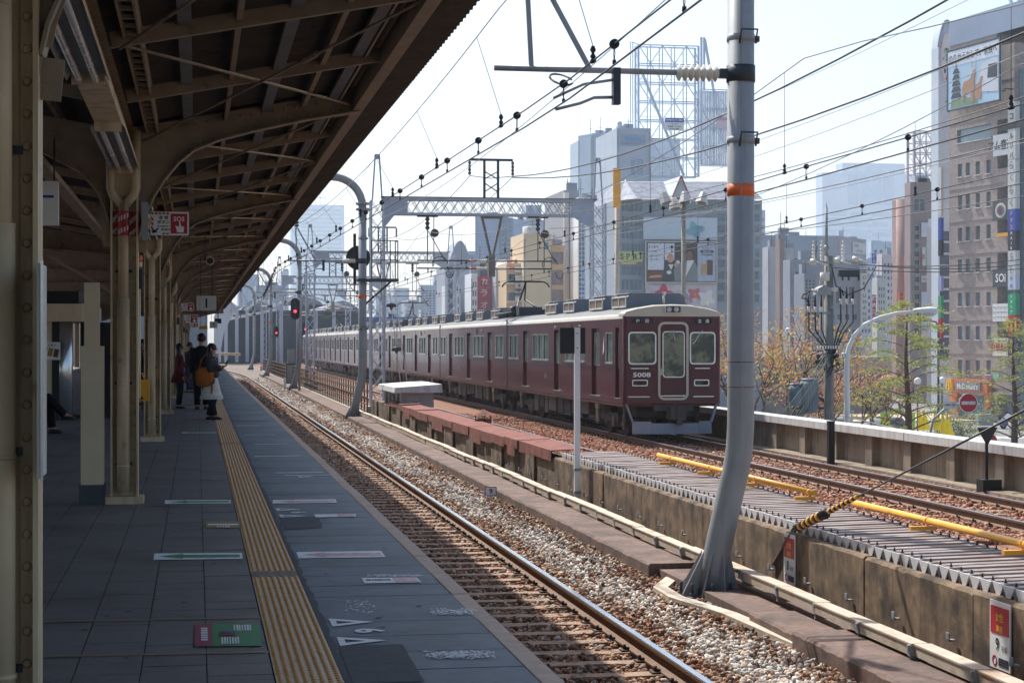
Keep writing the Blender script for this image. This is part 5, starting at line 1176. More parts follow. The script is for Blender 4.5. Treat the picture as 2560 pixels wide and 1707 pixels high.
# narrow grey towers
b = bld('grey_tower', 'tall slim grey tower left of the glass grid building', 1409, 1447, 482, 252, wm(150, 150, 154), depth=14, wins=[(1423, 1445, 1, 612, 640, 1, .7, .7), (1414, 1442, 1, 650, 745, 1, .9, .98)], wmat=pal('blue_glass', 70, 96, 130, rough=.1, var=.2, scale=.3), cap=True)
ob('light_fin', plate(MB(), b.T, 0, b.w*.3, 0, b.h, 0, .6), wm(206, 204, 202), b.t)
b = bld('glass_grid_building', 'building with a white grid of small glass panes', 1446, 1476, 500, 246, wm(224, 228, 230), depth=12, wins=[(1447, 1475, 4, 504, 750, 22, .82, .8)], wmat=pal('grid_pane', 132, 164, 186, rough=.1, var=.3, scale=.4))
b = bld('sign_strip_building', 'pale slim building hung with many coloured vertical signs', 1476, 1502, 510, 247, wm(196, 192, 190), depth=12)
for i, (x0, x1, y0, y1, m, s, c) in enumerate(((1488, 1499, 572, 604, YELLOW, '味の店', RED), (1488, 1498, 626, 652, pal('teal_sign', 60, 160, 160), '本店', WHITE), (1488, 1498, 664, 690, BLUE, 'コス', WHITE), (1448, 1458, 662, 715, pal('sky_blue_sign', 40, 130, 200), 'オン館', WHITE), (1448, 1458, 720, 748, pal('sky_blue_sign2', 50, 140, 204), '入口', WHITE), (1478, 1486, 600, 640, WHITE, '薬局', RED))):
    bsign(b, 'vertical_sign', ('yellow', 'teal', 'royal blue', 'tall sky blue', 'short sky blue', 'slim white')[i]+' vertical shop sign beside the glass grid building', x0, x1, y0, y1, m, [(s, .5, 1, .6, c, True)], off=.5, group='vertical shop signs')
# stella
b = bld('stella_tower', 'grey panelled tower with the blue word stella', 1542, 1627, 325, 300, wm(178, 188, 200), depth=16, wins=[(1576, 1588, 1, 400, 438, 2, .8, .9), (1590, 1608, 1, 398, 438, 1, .9, .95)], wmat=WGL)
bsign(b, 'wall_lettering', 'raised blue word stella high on the grey tower', 1551, 1614, 336, 366, wm(158, 170, 184), [('stella', .5, .66, .55, pal('stella_blue', 96, 152, 206), False), ('enterprise', .32, .14, .15, bpy.data.materials['stella_blue'], False)], off=.02, th=.03)
o = b.T @ Vector((b.w*.16, b.h, -2)); ob('dish_mast', MB().cyl(o, o+Vector((0, 0, 1.2)), .12, n=6), STEELL, b.t); ob('dish', MB().cyl(o+Vector((0, -.3, 1.2)), o+Vector((0, -.1, 1.2)), .42, n=16), STEELL, b.t)
bld('white_block', 'left side face of the pale grey block, coloured lighter for the light on it', 1446, 1480, 345, 340, wm(214, 224, 232), dR=336, depth=20, wins=[(1448, 1478, 6, 352, 440, 1, .9, .98)], wmat=wm(206, 218, 228), rec=.05)  # lighter wall colour paints the brighter light on this side face
bld('white_block', 'pale grey block between its lighter side face and stella tower', 1480, 1543, 338, 336, wm(176, 192, 206), depth=20, wins=[(1500, 1518, 1, 368, 440, 1, .9, .95)], wmat=WGL)
ob_ = None
# lattice billboard frame
def frame_tower(label, px0, px1, py0, py1, d, nx, ny, mat, t=.22, louvre=0):
    A = W(px0, py1, d); B = atY(px1, py1, A.y); w = (B-A).length; h = (py1-py0)/F*d
    th = thing('billboard_frame', label, 'frame', A)
    mb = MB()
    for dy in (0, 2.2):
        for i in range(nx+1): mb.bar((w*i/nx, dy, 0), (w*i/nx, dy, h), t*(1.5 if i in (0, nx) else .7))
        for j in range(ny+1): mb.bar((0, dy, h*j/ny), (w, dy, h*j/ny), t*.8)
    ob('frame_member', mb, mat, th); mb = MB()
    for i in range(nx):
        for j in range(ny):
            if (i+j) % 2: mb.bar((w*i/nx, 0, h*j/ny), (w*(i+1)/nx, 0, h*(j+1)/ny), t*.6)
            else: mb.bar((w*i/nx, 0, h*(j+1)/ny), (w*(i+1)/nx, 0, h*j/ny), t*.6)
    for j in range(ny*3): mb.bar((0, -.1, h*(j+.5)/(ny*3)), (w, -.1, h*(j+.5)/(ny*3)), t*.2)
    for j in range(ny): mb.bar((0, 0, h*j/ny), (0, 2.2, h*(j+1)/ny), t*.5); mb.bar((w, 0, h*j/ny), (w, 2.2, h*(j+1)/ny), t*.5)
    ob('brace', mb, mat, th)
    for k in range(louvre): ob('louvre', MB().box(w*(k+.15)/louvre, w*(k+.75)/louvre, -.5, -.2, h*.0, h*.97), mat, th)
    return th, w, h
FST = wm(186, 198, 212)
th, w, h = frame_tower('tall empty steel billboard frame above the slate roof', 1596, 1746, 112, 440, 312, 5, 7, FST, .21)
ob('raking_strut', MB().bar((.4, -1, h*.78), (w*.72, -1.5, 0), .38), FST, th); ob('side_ladder', MB().bar((-1.4, 0, h*.4), (-1.4, 0, h*1.02), .14).bar((-1.0, 0, h*.4), (-1.0, 0, h*1.02), .14).bar((-1.2, 0, h*1.02), (0, 0, h), .12), FST, th)
sgt = thing('frame_notice', 'small white and blue notice hung in the steel billboard frame', 'sign', W(1662, 326, 309)); T = frame((0, 0, 0), (1, 0, 0), (0, 0, 1)); k = 309/F
ob('sign_panel', plate(MB(), T, 0, 49*k, 0, 31*k, 0, .1), WHITE, sgt); ob('header', plate(MB(), T, 0, 49*k, 20*k, 31*k, .1, .14), BLUE, sgt)
ob('lettering', addtxt(addtxt(addtxt(MB(), 'TEL 078', T @ Matrix.Translation((24*k, 15.5*k, .15)), h=3.5*k), '株式会社 アトネオ', T @ Matrix.Translation((24*k, 9.5*k, .15)), h=4*k, bold=.03), '06-6341-8888', T @ Matrix.Translation((24*k, 3.2*k, .15)), h=3.4*k, bold=.03), INK, sgt)
ob('header_lettering', addtxt(MB(), '広告募集スポンサー募集中', T @ Matrix.Translation((24*k, 25.5*k, .17)), w=44*k, bold=.03), WHITE, sgt)
th, w, h = frame_tower('louvred steel billboard frame partly behind the big pole', 1752, 1850, 224, 412, 322, 3, 4, FST, .2, 22)
for i in (0, .6): ob('tall_post', MB().bar((w*(.05+i*.12), 1, h), (w*(.05+i*.12), 1, h+9.4), .35), FST, th)
ob('raking_post', MB().bar((w*.14, 1, h+9), (w*.6, 1, h*.3), .4), FST, th)
sgt = thing('frame_notice', 'pale pink and white notice on the louvred steel frame', 'sign', W(1793, 322, 319)); ob('sign_panel', plate(MB(), T, 0, 46*k, 0, 31*k, 0, .1), wm(220, 200, 206), sgt); ob('lettering', addtxt(MB(), '広告募集中', T @ Matrix.Translation((23*k, 24*k, .14)), w=36*k, bold=.03), pal('pink_letter', 196, 110, 124), sgt)
# --- glass building with slate roof and billboards
SLATE = pal('slate_roof', 150, 154, 164, rough=.75, var=.16, scale=2.2, col2=srgb(122, 128, 142), sscale=1.2, lo=.45, hi=.6)
b = bld('slate_roof_building', 'glass fronted building with steep slate roof and billboards', 1549, 1905, 497, 200, wm(150, 160, 170), depth=18, cap=False, wmat=WGT,
    wins=[(1553, 1606, 5, 502, 530, 1, .9, .9), (1553, 1606, 5, 537, 600, 2, .92, .86), (1553, 1606, 5, 606, 628, 1, .92, .9), (1553, 1606, 5, 664, 690, 1, .92, .9), (1553, 1606, 5, 695, 760, 2, .92, .86), (1620, 1786, 8, 502, 526, 1, .9, .9), (1792, 1900, 5, 500, 760, 9, .86, .7)], frames=wm(176, 184, 192))
r, n = b.r, b.n; k = 200/F
def U(px, py, z): u, v = b.uv(px, py); return b.T @ Vector((u, v, z))
rt = ob('slate_roof', MB().add([U(1549, 500, .6), U(1905, 500, .6), U(1905, 440, -7), U(1580, 440, -7)], [(0,1,2,3)]).add([U(1549, 500, .6), U(1580, 440, -7), U(1549, 500, -18)], [(0,1,2)]).add([U(1580, 440, -7), U(1905, 440, -7), U(1905, 500, -18), U(1549, 500, -18)], [(0,1,2,3)]), SLATE, b.t)
cr_ = MB()
for j in range(1, 14):
    y = 500-60*j/14; z = .6-7.6*j/14; cr_.bar(U(1549+31*j/14, y, z+.03), U(1905, y, z+.03), .06, .05)
ob('slate_course', cr_, SLATE, rt)
ap = U(1579, 441, -3.2); tur = MB(); c0 = [U(1545+i*7.6, 503, .6+2.6*math.sin(PI*i/8)) for i in range(9)]
for a, c in zip(c0, c0[1:]): tur.add([a, c, ap], [(0, 1, 2)])
ob('turret_roof', tur, SLATE, rt)
gb = ob('gable', MB().add([U(1674, 496, .9), U(1718, 496, .9), U(1697, 442, .9)], [(0,1,2)]).add([U(1674, 496, .9), U(1697, 442, .9), U(1697, 442, -7), U(1674, 496, 0)], [(0,1,2,3)]).add([U(1718, 496, .9), U(1718, 496, 0), U(1697, 442, -7), U(1697, 442, .9)], [(0,1,2,3)]), wm(190, 196, 200), rt)
ob('gable_trim', MB().bar(U(1674, 497, 1.0), U(1697, 441, 1.0), .22, .12).bar(U(1697, 441, 1.0), U(1719, 497, 1.0), .22, .12), pal('maroon_trim', 150, 84, 100), gb)
ESP = bsign(b, 'shop_sign', 'pale green strip of panels lettered ESPRIT on the glass building', 1547, 1606, 629, 655, pal('esprit_green', 196, 206, 132), [('E S P R i T', .5, .5, .6, INK, False)])
bsign(b, 'banner', 'orange brown banner under the green lettered strip', 1552, 1590, 655, 661, OCH)
pz, w, h, T, par_, l2 = bsign(b, 'puzzle_billboard', 'pale blue puzzle billboard with one teal puzzle piece', 1607, 1791, 543, 601, pal('puzzle_blue', 200, 216, 228, rough=.5, var=.04))
def jig(cx, cy, s, rot=0):
    P = []
    for i in range(48):
        a = i/48*2*PI; r_ = s*(1+.28*math.cos(4*a))*(1 if i % 12 else 1.1); P.append((cx+math.cos(a+rot)*r_*1.1, cy+math.sin(a+rot)*r_))
    return P
ob('puzzle_piece', addpoly(MB(), T @ Matrix.Translation((0, 0, .26)), jig(w*.69, h*.45, h*.3, .3)), pal('puzzle_teal', 120, 172, 186, var=.2, scale=1), pz)
ob('puzzle_shade', addpoly(MB(), T @ Matrix.Translation((0, 0, .25)), jig(w*.705, h*.4, h*.3, .3)), pal('puzzle_shadow', 150, 180, 200), pz)
ln = MB()
for i in range(1, 6):
    for j in range(1, 3):
        P = jig(w*i/6, h*j/3, h*.09); 
        for a, c in zip(P[:30], P[1:31]): ln.bar(T @ Vector((*a, .22)), T @ Vector((*c, .22)), .02)
ob('puzzle_lines', ln, pal('puzzle_line', 176, 194, 210), pz)
# advertisement: text panel, generic seated and standing figures, product panel
ad, w, h, T, par_, l2 = bsign(b, 'advertising_billboard', 'large coffee advertisement with two men, framed below the puzzle billboard', 1612, 1786, 606, 706, pal('ad_dark', 58, 52, 50, rough=.5, var=.3, scale=.6), border=WHITEW, off=.5)
def ap_(nm, m, pts, z=.24): ob(nm, addpoly(MB(), T @ Matrix.Translation((0, 0, z)), [(x*w, y*h) for x, y in pts]), m, ad)
ap_('text_panel', pal('ad_white', 216, 222, 232), [(.02, .3), (.25, .3), (.25, .97), (.02, .97)])
ap_('window_light', pal('ad_window', 206, 214, 226), [(.26, .55), (.4, .55), (.4, .97), (.26, .97)])
ap_('product_panel', pal('ad_grey', 176, 188, 206), [(.73, .02), (.99, .02), (.99, .98), (.73, .98)])
ap_('table', pal('ad_brown', 110, 72, 46), [(.01, .02), (.3, .02), (.26, .28), (.01, .28)], .25)
ap_('plate', pal('ad_plate', 212, 160, 120), [(.03, .1), (.22, .12), (.2, .18), (.05, .15)], .26)
SKA = pal('ad_skin', 206, 156, 128); SUITD = pal('ad_suit_dark', 52, 60, 62); SUITG = pal('ad_suit_grey', 130, 138, 138); SKB = pal('ad_skin_dark', 128, 88, 70)
oval = lambda cx, cy, rx, ry, n=14: [(cx+rx*math.cos(2*PI*i/n), cy+ry*math.sin(2*PI*i/n)) for i in range(n)]
ap_('seated_figure', SUITD, [(.22, .02), (.46, .02), (.44, .34), (.39, .5), (.31, .5), (.25, .4)], .27); ap_('seated_collar', WHITE, [(.31, .44), (.385, .44), (.35, .3)], .29); ap_('seated_hair', wm(226, 224, 220), oval(.325, .67, .07, .11), .28); ap_('seated_face', SKA, oval(.34, .6, .05, .115), .3)
ap_('standing_figure', SUITG, [(.4, .02), (.73, .02), (.73, .36), (.67, .56), (.5, .5), (.43, .5), (.39, .3)], .28); ap_('standing_shirt', WHITE, [(.56, .14), (.68, .55), (.58, .55)], .29); ap_('standing_face', SKB, oval(.615, .66, .05, .12), .3); ap_('standing_hair', BLACK, oval(.625, .73, .06, .09), .29)
ap_('cup', WHITE, oval(.32, .24, .035, .05), .31); ap_('hand', SKA, oval(.42, .43, .025, .07), .31); ap_('second_cup', WHITE, oval(.445, .5, .03, .045), .3)
ap_('jar', pal('ad_jar', 190, 156, 100), [(.78, .18), (.86, .18), (.86, .46), (.78, .46)], .26); ap_('tin', pal('ad_tin', 92, 66, 50), [(.865, .18), (.95, .18), (.95, .56), (.865, .56)], .26)
ap_('brand_strip', pal('ad_strip', 56, 60, 84), [(.77, .74), (.96, .74), (.96, .81), (.77, .81)], .26)
tx = lambda s, x, y, hh, m: ob('lettering', addtxt(MB(), s, T @ Matrix.Translation((w*x, h*y, .28)), h=h*hh, bold=.02), m, ad)
tx('NESCAFÉ', .865, .775, .045, WHITE); tx('GOLDBLEND', .865, .69, .04, INK); tx('違いを楽しむ人の', .865, .86, .03, INK); tx('どこまで', .1, .88, .06, INK); tx('いいね。', .1, .77, .05, INK); tx('まもりながら、', .13, .66, .045, INK); tx('変えてゆく。', .12, .56, .045, INK)
lo_, w, h, T, par_, l2 = bsign(b, 'puzzle_billboard', 'lower puzzle billboard of red and white pieces behind the train roof', 1612, 1790, 708, 775, pal('puzzle_pale', 206, 200, 206, rough=.5, var=.25, scale=.8))
for i, (x, y, s, m) in enumerate(((.25, .6, .28, pal('piece_red', 200, 60, 90)), (.85, .45, .26, WHITE), (.05, .6, .18, wm(210, 190, 190)), (.55, .35, .22, wm(150, 156, 180)), (.68, .6, .2, pal('piece_rose', 196, 110, 120)))): ob('puzzle_piece', addpoly(MB(), T @ Matrix.Translation((0, 0, .24+i*.01)), jig(w*x, h*y, h*s, i)), m, lo_)
# orange marker board and floodlight pole
tag(ob('orange_board', MB().box(-.25, .25, -.05, .05, -1.3, 1.3), YELLOW, None, W(1542, 470, 120)), 'tall narrow orange board beside the gantry mast', 'board')
t = thing('slim_concrete_pole', 'slim brown concrete pole below the orange board', 'pole', Vector((*W(1543, HY, 121).xy, GZ))); ob('shaft', MB().cyl((0, 0, 0), (0, 0, W(0, 495, 121).z-GZ), .2, .15, n=10), CONCL, t)
o = Vector((*W(1709, HY, 118).xy, GZ)); hp = W(0, 505, 118).z-GZ
t = thing('floodlight_pole', 'weathered pole carrying three cone shaped floodlights', 'floodlight pole', o)
ob('shaft', MB().cyl((0, 0, 0), (0, 0, hp), .17, .145, n=12), pal('weathered_pole', 148, 140, 126, streak=srgb(110, 92, 72)), t); ob('cross_arm', MB().bar((-1.35, 0, hp+.1), (1.2, 0, hp+.1), .06), WHITEW, t)
for i, (x, y, tl) in enumerate(((-1.28, 0, -.25), (0, -.35, .05), (1.3, 0, .28), (-.55, .3, -.1))):
    Tm = Matrix.Translation((x, y, hp+(.35 if i < 3 else .0))) @ Matrix.Rotation(tl, 4, 'Y') @ Matrix.Rotation(-.25, 4, 'X')
    h_ = ob('flood_head', MB().lathe([(.2, .28), (.23, .24), (.42, -.4), (.44, -.46)], n=6, sm=False, T=Tm), WHITEW, t); h_.location = (x, y, hp+(.35 if i < 3 else .0)); h_.data.transform(Matrix.Translation((-x, -y, -(hp+(.35 if i < 3 else .0)))))
    ob('lens', MB().lathe([(.36, -.465), (.36, -.48)], n=6, sm=False, T=Matrix.Rotation(tl, 4, 'Y') @ Matrix.Rotation(-.25, 4, 'X')), STEELD, h_)
for x0, x1, y_, d_, c_, w_, l_ in ((1052, 1118, 716, 430, (176, 182, 190), 7, 'pale mid block left of the round topped building'), (1150, 1190, 640, 440, (150, 160, 176), 5, 'blue grey block rising behind the karaoke sign'), (1500, 1546, 470, 330, (186, 190, 196), 5, 'pale block behind the orange board'), (1376, 1412, 585, 400, (176, 180, 186), 4, 'grey block behind the mauve windows'), (1086, 1104, 690, 500, (190, 198, 208), 3, 'slim pale block far left of the gantry bracket'), (1240, 1268, 620, 480, (170, 182, 198), 4, 'pale blue block above the white sloped roof'), (1995, 2056, 612, 400, (170, 178, 188), 6, 'grey block behind the utility pole mast'), (2010, 2040, 690, 236, (128, 136, 148), 3, 'dark grey annex left of the utility pole')):
    bld('mid_building', l_, x0, x1, y_, d_, wm(*c_), depth=4, wins=[(x0+2, x1-2, w_, y_+8, 800, 12, .62, .5)], wmat=WG, group='mid distance buildings')
# --- right of the big pole
bld('pale_tower', 'pale slab showing just right of the big pole', 1880, 1913, 529, 400, wm(190, 200, 212), depth=5, wins=[(1890, 1911, 2, 540, 760, 12, .8, .4)], wmat=WGL)
b = bld('sauna_building', 'wide grey building carrying the green KOBE SAUNA sign', 1880, 2094, 592, 340, wm(158, 168, 180), depth=4, wins=[(1985, 2090, 10, 640, 760, 7, .8, .35)])
bsign(b, 'sauna_sign', 'green sign lettered KOBE SAUNA in white', 2039, 2094, 602, 631, pal('sauna_green', 40, 140, 122), [('KOBE', .32, .72, .36, WHITE, False), ('SAUNA', .5, .26, .36, WHITE, False)])
b = bld('sauna_building', 'right wing of the grey building with a white sauna sign', 2094, 2165, 594, 339, wm(166, 168, 176), dR=352, depth=4, wins=[(2098, 2160, 9, 645, 740, 1, .5, .98)])
bsign(b, 'sauna_sign', 'white sign lettered KOBE SAUNA & SPA in pale green', 2129, 2160, 605, 637, WHITEW, [('KOBE', .28, .72, .3, pal('sauna_pale', 110, 160, 150), False), ('SAUNA&SPA', .5, .25, .22, bpy.data.materials['sauna_pale'], False)])
bld('grey_block', 'pale grey stepped block left of the utility pole', 1920, 1952, 622, 300, wm(184, 186, 190), depth=3, wins=[(1945, 1951, 1, 670, 800, 1, .8, .98)])
bld('grey_block', 'pale grey block right of the brown chimney block', 1962, 1984, 625, 302, wm(178, 182, 188), depth=3)
bld('brown_stack', 'slim brown stack like tower among pale grey blocks', 1948, 1961, 602, 296, wm(150, 128, 122), depth=2)
bld('brown_stack', 'narrow top of the slim brown stack', 1951, 1957, 585, 297, wm(150, 128, 122), depth=1)
b = bld('grey_department_store', 'grey store with dark bands and a vertical TOKYU HANDS sign', 1975, 2150, 655, 250, wm(142, 148, 158), depth=3, wins=[(1986, 2032, 1, 675, 800, 8, .9, .4), (2080, 2146, 2, 715, 760, 1, .4, .9), (2034, 2146, 6, 785, 800, 1, .6, .9), (2034, 2146, 6, 820, 860, 2, .7, .6)])
bsign(b, 'vertical_sign', 'tall white sign with vertical green letters TOKYU HANDS', 2146, 2163, 672, 822, WHITEW, [('TOKYUHANDS', .5, 1, .62, pal('hands_green', 60, 120, 110), True)], off=.6, th=.4)
bld('haze_tower', 'large hazy blue tower block far behind the street', 2056, 2285, 432, 1900, wm(168, 182, 200), depth=20, wins=[(2070, 2180, 1, 540, 600, 4, .97, .5), (2068, 2280, 4, 522, 800, 11, .8, .45), (2118, 2235, 4, 436, 512, 14, .9, .8)], wmat=pal('haze_glass', 120, 150, 180, rough=.2, var=.2, scale=.05))  # pale blue colours paint in part of the distance haze
b = bld('rooftop_structure', 'roof structure with open frames on the hazy blue tower', 2106, 2262, 408, 1912, wm(168, 182, 200), depth=20, wins=[(2110, 2258, 5, 418, 431, 1, .6, .7)], wmat=PALE, base=168)
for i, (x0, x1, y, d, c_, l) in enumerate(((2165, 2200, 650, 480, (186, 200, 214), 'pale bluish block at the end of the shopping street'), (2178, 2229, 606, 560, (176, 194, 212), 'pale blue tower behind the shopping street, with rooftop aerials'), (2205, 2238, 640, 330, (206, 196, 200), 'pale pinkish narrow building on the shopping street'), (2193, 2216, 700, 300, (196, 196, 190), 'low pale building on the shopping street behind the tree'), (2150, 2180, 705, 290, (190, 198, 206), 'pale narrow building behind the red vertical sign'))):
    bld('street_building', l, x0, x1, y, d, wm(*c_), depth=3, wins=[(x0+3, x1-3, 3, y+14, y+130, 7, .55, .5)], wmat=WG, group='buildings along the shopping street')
b = bld('red_round_tower', 'tall reddish brown tower with rounded front on the shopping street', 2240, 2274, 500, 262, wm(160, 132, 124), depth=1.5, wins=[(2262, 2272, 1, 535, 560, 1, .7, .8)], cap=False)
ob('round_front', MB().cyl(b.T @ Vector((b.w*.5, 0, 0)), b.T @ Vector((b.w*.5, b.h+.1, 0)), b.w*.5, n=20), wm(164, 130, 120), b.t)
for i, (x0, x1, y0, y1, m, s, c, l) in enumerate(((2246, 2262, 641, 707, ORANGE, '東海アクト', INK, 'upper orange vertical sign on the shopping street'), (2231, 2246, 731, 790, ORANGE, '東海アクト', INK, 'lower orange vertical sign on the shopping street'), (2166, 2175, 738, 806, RED, '焼肉酒場', WHITE, 'red vertical sign beside the TOKYU HANDS sign'), (2165, 2176, 636, 660, BLUE, 'ビル', WHITE, 'small blue sign right of the white sauna sign'), (2176, 2186, 780, 806, pal('light_blue_sign', 110, 150, 210), '館', WHITE, 'small light blue sign beside the red vertical sign'), (2262, 2272, 738, 766, pal('navy_sign', 44, 56, 96), '本', YELLOW, 'small navy sign on the shopping street'), (2270, 2276, 665, 770, wm(160, 160, 166), '', INK, 'slim grey blank sign on the shopping street'))):
    bsign(b, 'vertical_sign', l, x0, x1, y0, y1, m, [(s, .5, 1, .7, c, True)] if s else [], off=2.2, group='vertical signs on the shopping street')
b = bld('brown_building', 'brown building under the white lattice tower', 2276, 2348, 462, 240, wm(150, 134, 132), depth=2, wins=[(2285, 2315, 2, 494, 530, 1, .9, .9), (2286, 2301, 1, 560, 880, 15, .95, .72)], wmat=pal('dark_teal_pane', 64, 84, 100, rough=.1, var=.2), frames=WHITEW)
for x0, x1, y0, y1, m, s, l in ((2300, 2332, 557, 593, wm(206, 210, 220), '', 'blank white board on the brown building'), (2302, 2318, 618, 668, wm(214, 196, 200), 'ネオ', 'pink and white vertical sign beside the green board'), (2300, 2332, 690, 706, WHITEW, '078-332-C1', 'white sign with a telephone number on the brown building'), (2300, 2330, 730, 822, wm(200, 210, 222), '', 'tall blank pale board lower on the brown building'), (2300, 2330, 825, 868, wm(214, 200, 180), '', 'poster board behind the green tree')):
    bsign(b, 'wall_board', l, x0, x1, y0, y1, m, [(s, .5, .5, .3, RED, False)] if s else [], off=.4, group='boards on the brown building')
gb_ = thing('green_billboard', 'green billboard turned edge on beside the brown building', 'sign', W(2314, 668, 226)); ob('sign_panel', MB().add([(0, 0, 0), (.85, -2.0, .15), (.85, -2.0, 3.55), (0, 0, 2.9)], [(0,1,2,3)]).add([(.85, -2, .15), (1.15, -1.9, .15), (1.15, -1.9, 3.5), (.85, -2, 3.55)], [(0,1,2,3)]), pal('board_green', 84, 160, 128), gb_)
bld('grey_pillar_building', 'slim grey pillar like building left of the white curved tower', 2329, 2346, 574, 222, wm(128, 128, 134), depth=1.5)
frame_tower('white lattice tower standing on the brown building roof', 2285, 2346, 328, 462, 242, 4, 5, wm(206, 196, 200), .2)
# --- white curved sign tower
b = bld('white_sign_tower', 'tall white tower with rounded top beside the brown tiled building', 2346, 2386, 118, 205, wm(186, 196, 206), depth=2, wins=[(2348, 2384, 1, 575, 900, 11, .92, .9)], wmat=WG, cap=False, frames=wm(190, 196, 202))
n = 12; P = [b.T @ Vector((b.w*i/n, b.h-.02+3.0*math.sin(PI*i/n)**.7, 0)) for i in range(n+1)]; back = -b.n*2
mb = MB().add(P, [tuple(range(n+1))])
for i in range(n): mb.quad(P[i], P[i]+back, P[i+1]+back, P[i+1])
ob('rounded_top', mb, wm(186, 196, 206), b.t)
T = b.T; ob('rim', MB().tube([p+b.n*.1 for p in P], .16, 6), wm(150, 160, 176), b.t)
lg = thing('round_emblem', 'pale emblem with green leaf pattern on the rounded tower top', 'emblem', b.A+b.T.to_3x3() @ Vector((b.w*.5, b.h-1.2, .15)))
ob('disc', addpoly(MB(), T, [(math.cos(i*PI/10)*.72, math.sin(i*PI/10)*2.8) for i in range(20)]), wm(214, 206, 200), lg)
lf = MB()
for k in range(26): x, y = R.uniform(-.5, .5), R.uniform(-.6, 1.3); addpoly(lf, T @ Matrix.Translation((x, y, .04)), oval(0, 0, .1, .14, 6))
ob('leaf_pattern', lf, pal('emblem_green', 130, 170, 140), lg); ob('blue_mark', addpoly(MB(), T @ Matrix.Translation((-.25, -1.5, .04)), oval(0, 0, .14, .3, 8)), BLUE, lg); ob('orange_mark', addpoly(MB(), T @ Matrix.Translation((-.05, -2.3, .04)), oval(0, 0, .14, .32, 8)), ORANGE, lg)
# --- brown tiled building with many signs
BRK = pal('brown_tile', 168, 154, 146, rough=.8, var=.1, scale=1.2, col2=srgb(150, 136, 130), sscale=4, lo=.45, hi=.62)
A = W(2373, HY, 190); dirv = Vector((.1616, -.9869, 0)); 
def dpx(px): u = (px-1280)/F; k_ = (u*CA+SA)/(CA-u*SA); s_ = (k_*A.y-A.x)/(dirv.x-k_*dirv.y); P_ = A+dirv*s_; return P_.x*SA+P_.y*CA
b = bld('brown_tiled_building', 'eight storey brown tiled building with hamburger restaurant at street level', 2373, 2492, 118, 190, BRK, dR=dpx(2492), depth=14, sill=True, rec=.3, wmat=WGT, cap=False,
    wins=[(2392, 2408, 1, 411, 444, 1, .68, .98), (2392, 2408, 1, 491, 526, 1, .68, .98), (2392, 2408, 1, 570, 605, 1, .68, .98), (2392, 2408, 1, 649, 683, 1, .68, .98), (2392, 2408, 1, 732, 766, 1, .68, .98), (2392, 2408, 1, 815, 849, 1, .68, .98), (2392, 2408, 1, 899, 934, 1, .68, .98)] +
         [(x, x+15, 1, y0, y1, 1, .72, .98) for x, sl in ((2412, 3), (2437, 6), (2464, 10)) for y0, y1 in ((411-sl, 444-sl*.9), (490-sl, 525-sl*.8), (570-sl*.8, 605-sl*.7), (649-sl*.5, 683-sl*.4), (732-sl*.2, 766-sl*.1), (815, 849), (899+1, 934+2))] +
         [(2392, 2479, 1, 326, 360, 1, .99, .98), (2388, 2470, 1, 985, 1040, 1, .8, .99)])
ob('parapet', MB().add([b.T @ Vector((x, y, z)) for z in (.05, -14) for x, y in ((0, b.h), (b.w*1.55, b.h), (b.w*1.55, b.h+2.6), (0, b.h+2.6))], [(0,1,2,3),(7,6,5,4),(3,2,6,7),(0,3,7,4),(1,5,6,2)]), wm(150, 164, 184), b.t)
ob('roof_mast', MB().bar(b.T @ Vector((b.w*.55, b.h+2.6, -5)), b.T @ Vector((b.w*.25, b.h+7, -5)), .25).bar(b.T @ Vector((b.w*.7, b.h+2.6, -5)), b.T @ Vector((b.w*.4, b.h+7, -5)), .25), FST, b.t)
bb_, w, h, T, p_, l2 = bsign(b, 'railway_billboard', 'large billboard with deer, pagoda and train under a line of Japanese', 2395, 2524, 134, 250, pal('sky_poster', 176, 206, 228, rough=.5, var=.06, scale=.2), off=.9, th=.3, border=STEELD)
def bp_(nm, m, pts, z): ob(nm, addpoly(MB(), T @ Matrix.Translation((0, 0, .32+z)), [(x*w, y*h) for x, y in pts]), m, bb_)
bp_('header', pal('poster_white', 214, 222, 234), [(0, .74), (1, .74), (1, 1), (0, 1)], 0)
ob('lettering', addtxt(MB(), 'のりかえなしで、奈良へ', T @ Matrix.Translation((w*.5, h*.87, .36)), w=w*.94, h=h*.15, bold=.01), INK, bb_)
for k in range(5): bp_('pagoda_roof', STEELD, [(.06+.01*k, .18+k*.105), (.28-.01*k, .18+k*.105), (.24-.01*k, .27+k*.105), (.1+.01*k, .27+k*.105)], .02)
bp_('pagoda_spire', STEELD, [(.16, .7), (.18, .7), (.175, .8), (.165, .8)], .02)
DEER = pal('deer_tan', 176, 132, 100)
bp_('deer_body', DEER, [(.3, .1), (.33, .1), (.35, .22), (.45, .22), (.47, .05), (.52, .05), (.53, .45), (.56, .55), (.52, .6), (.48, .52), (.45, .45), (.32, .42), (.29, .3)], .03); bp_('deer_antler', WHITEW, [(.48, .58), (.44, .74), (.455, .74), (.5, .62), (.55, .74), (.565, .74), (.53, .58)], .03)
bp_('second_deer', DEER, [(.54, .08), (.66, .08), (.68, .34), (.7, .44), (.66, .46), (.62, .36), (.54, .32)], .02)
bp_('poster_train', wm(206, 212, 220), [(.62, .2), (.99, .14), (.99, .66), (.92, .72), (.66, .66)], .01); bp_('poster_cab', STEELD, [(.78, .4), (.97, .38), (.97, .62), (.8, .62)], .02); bp_('poster_ground', pal('poster_green', 120, 150, 110), [(.05, .02), (.6, .02), (.55, .14), (.08, .16)], .005)
aw = MB()
for k in range(9): aw.bar(b.T @ Vector((b.w*(.14+k*.15), b.uv(2395, 250)[1]-.2, .1)), b.T @ Vector((b.w*(.14+k*.15), b.uv(2395, 250)[1]-.2, 1.2)), .12)
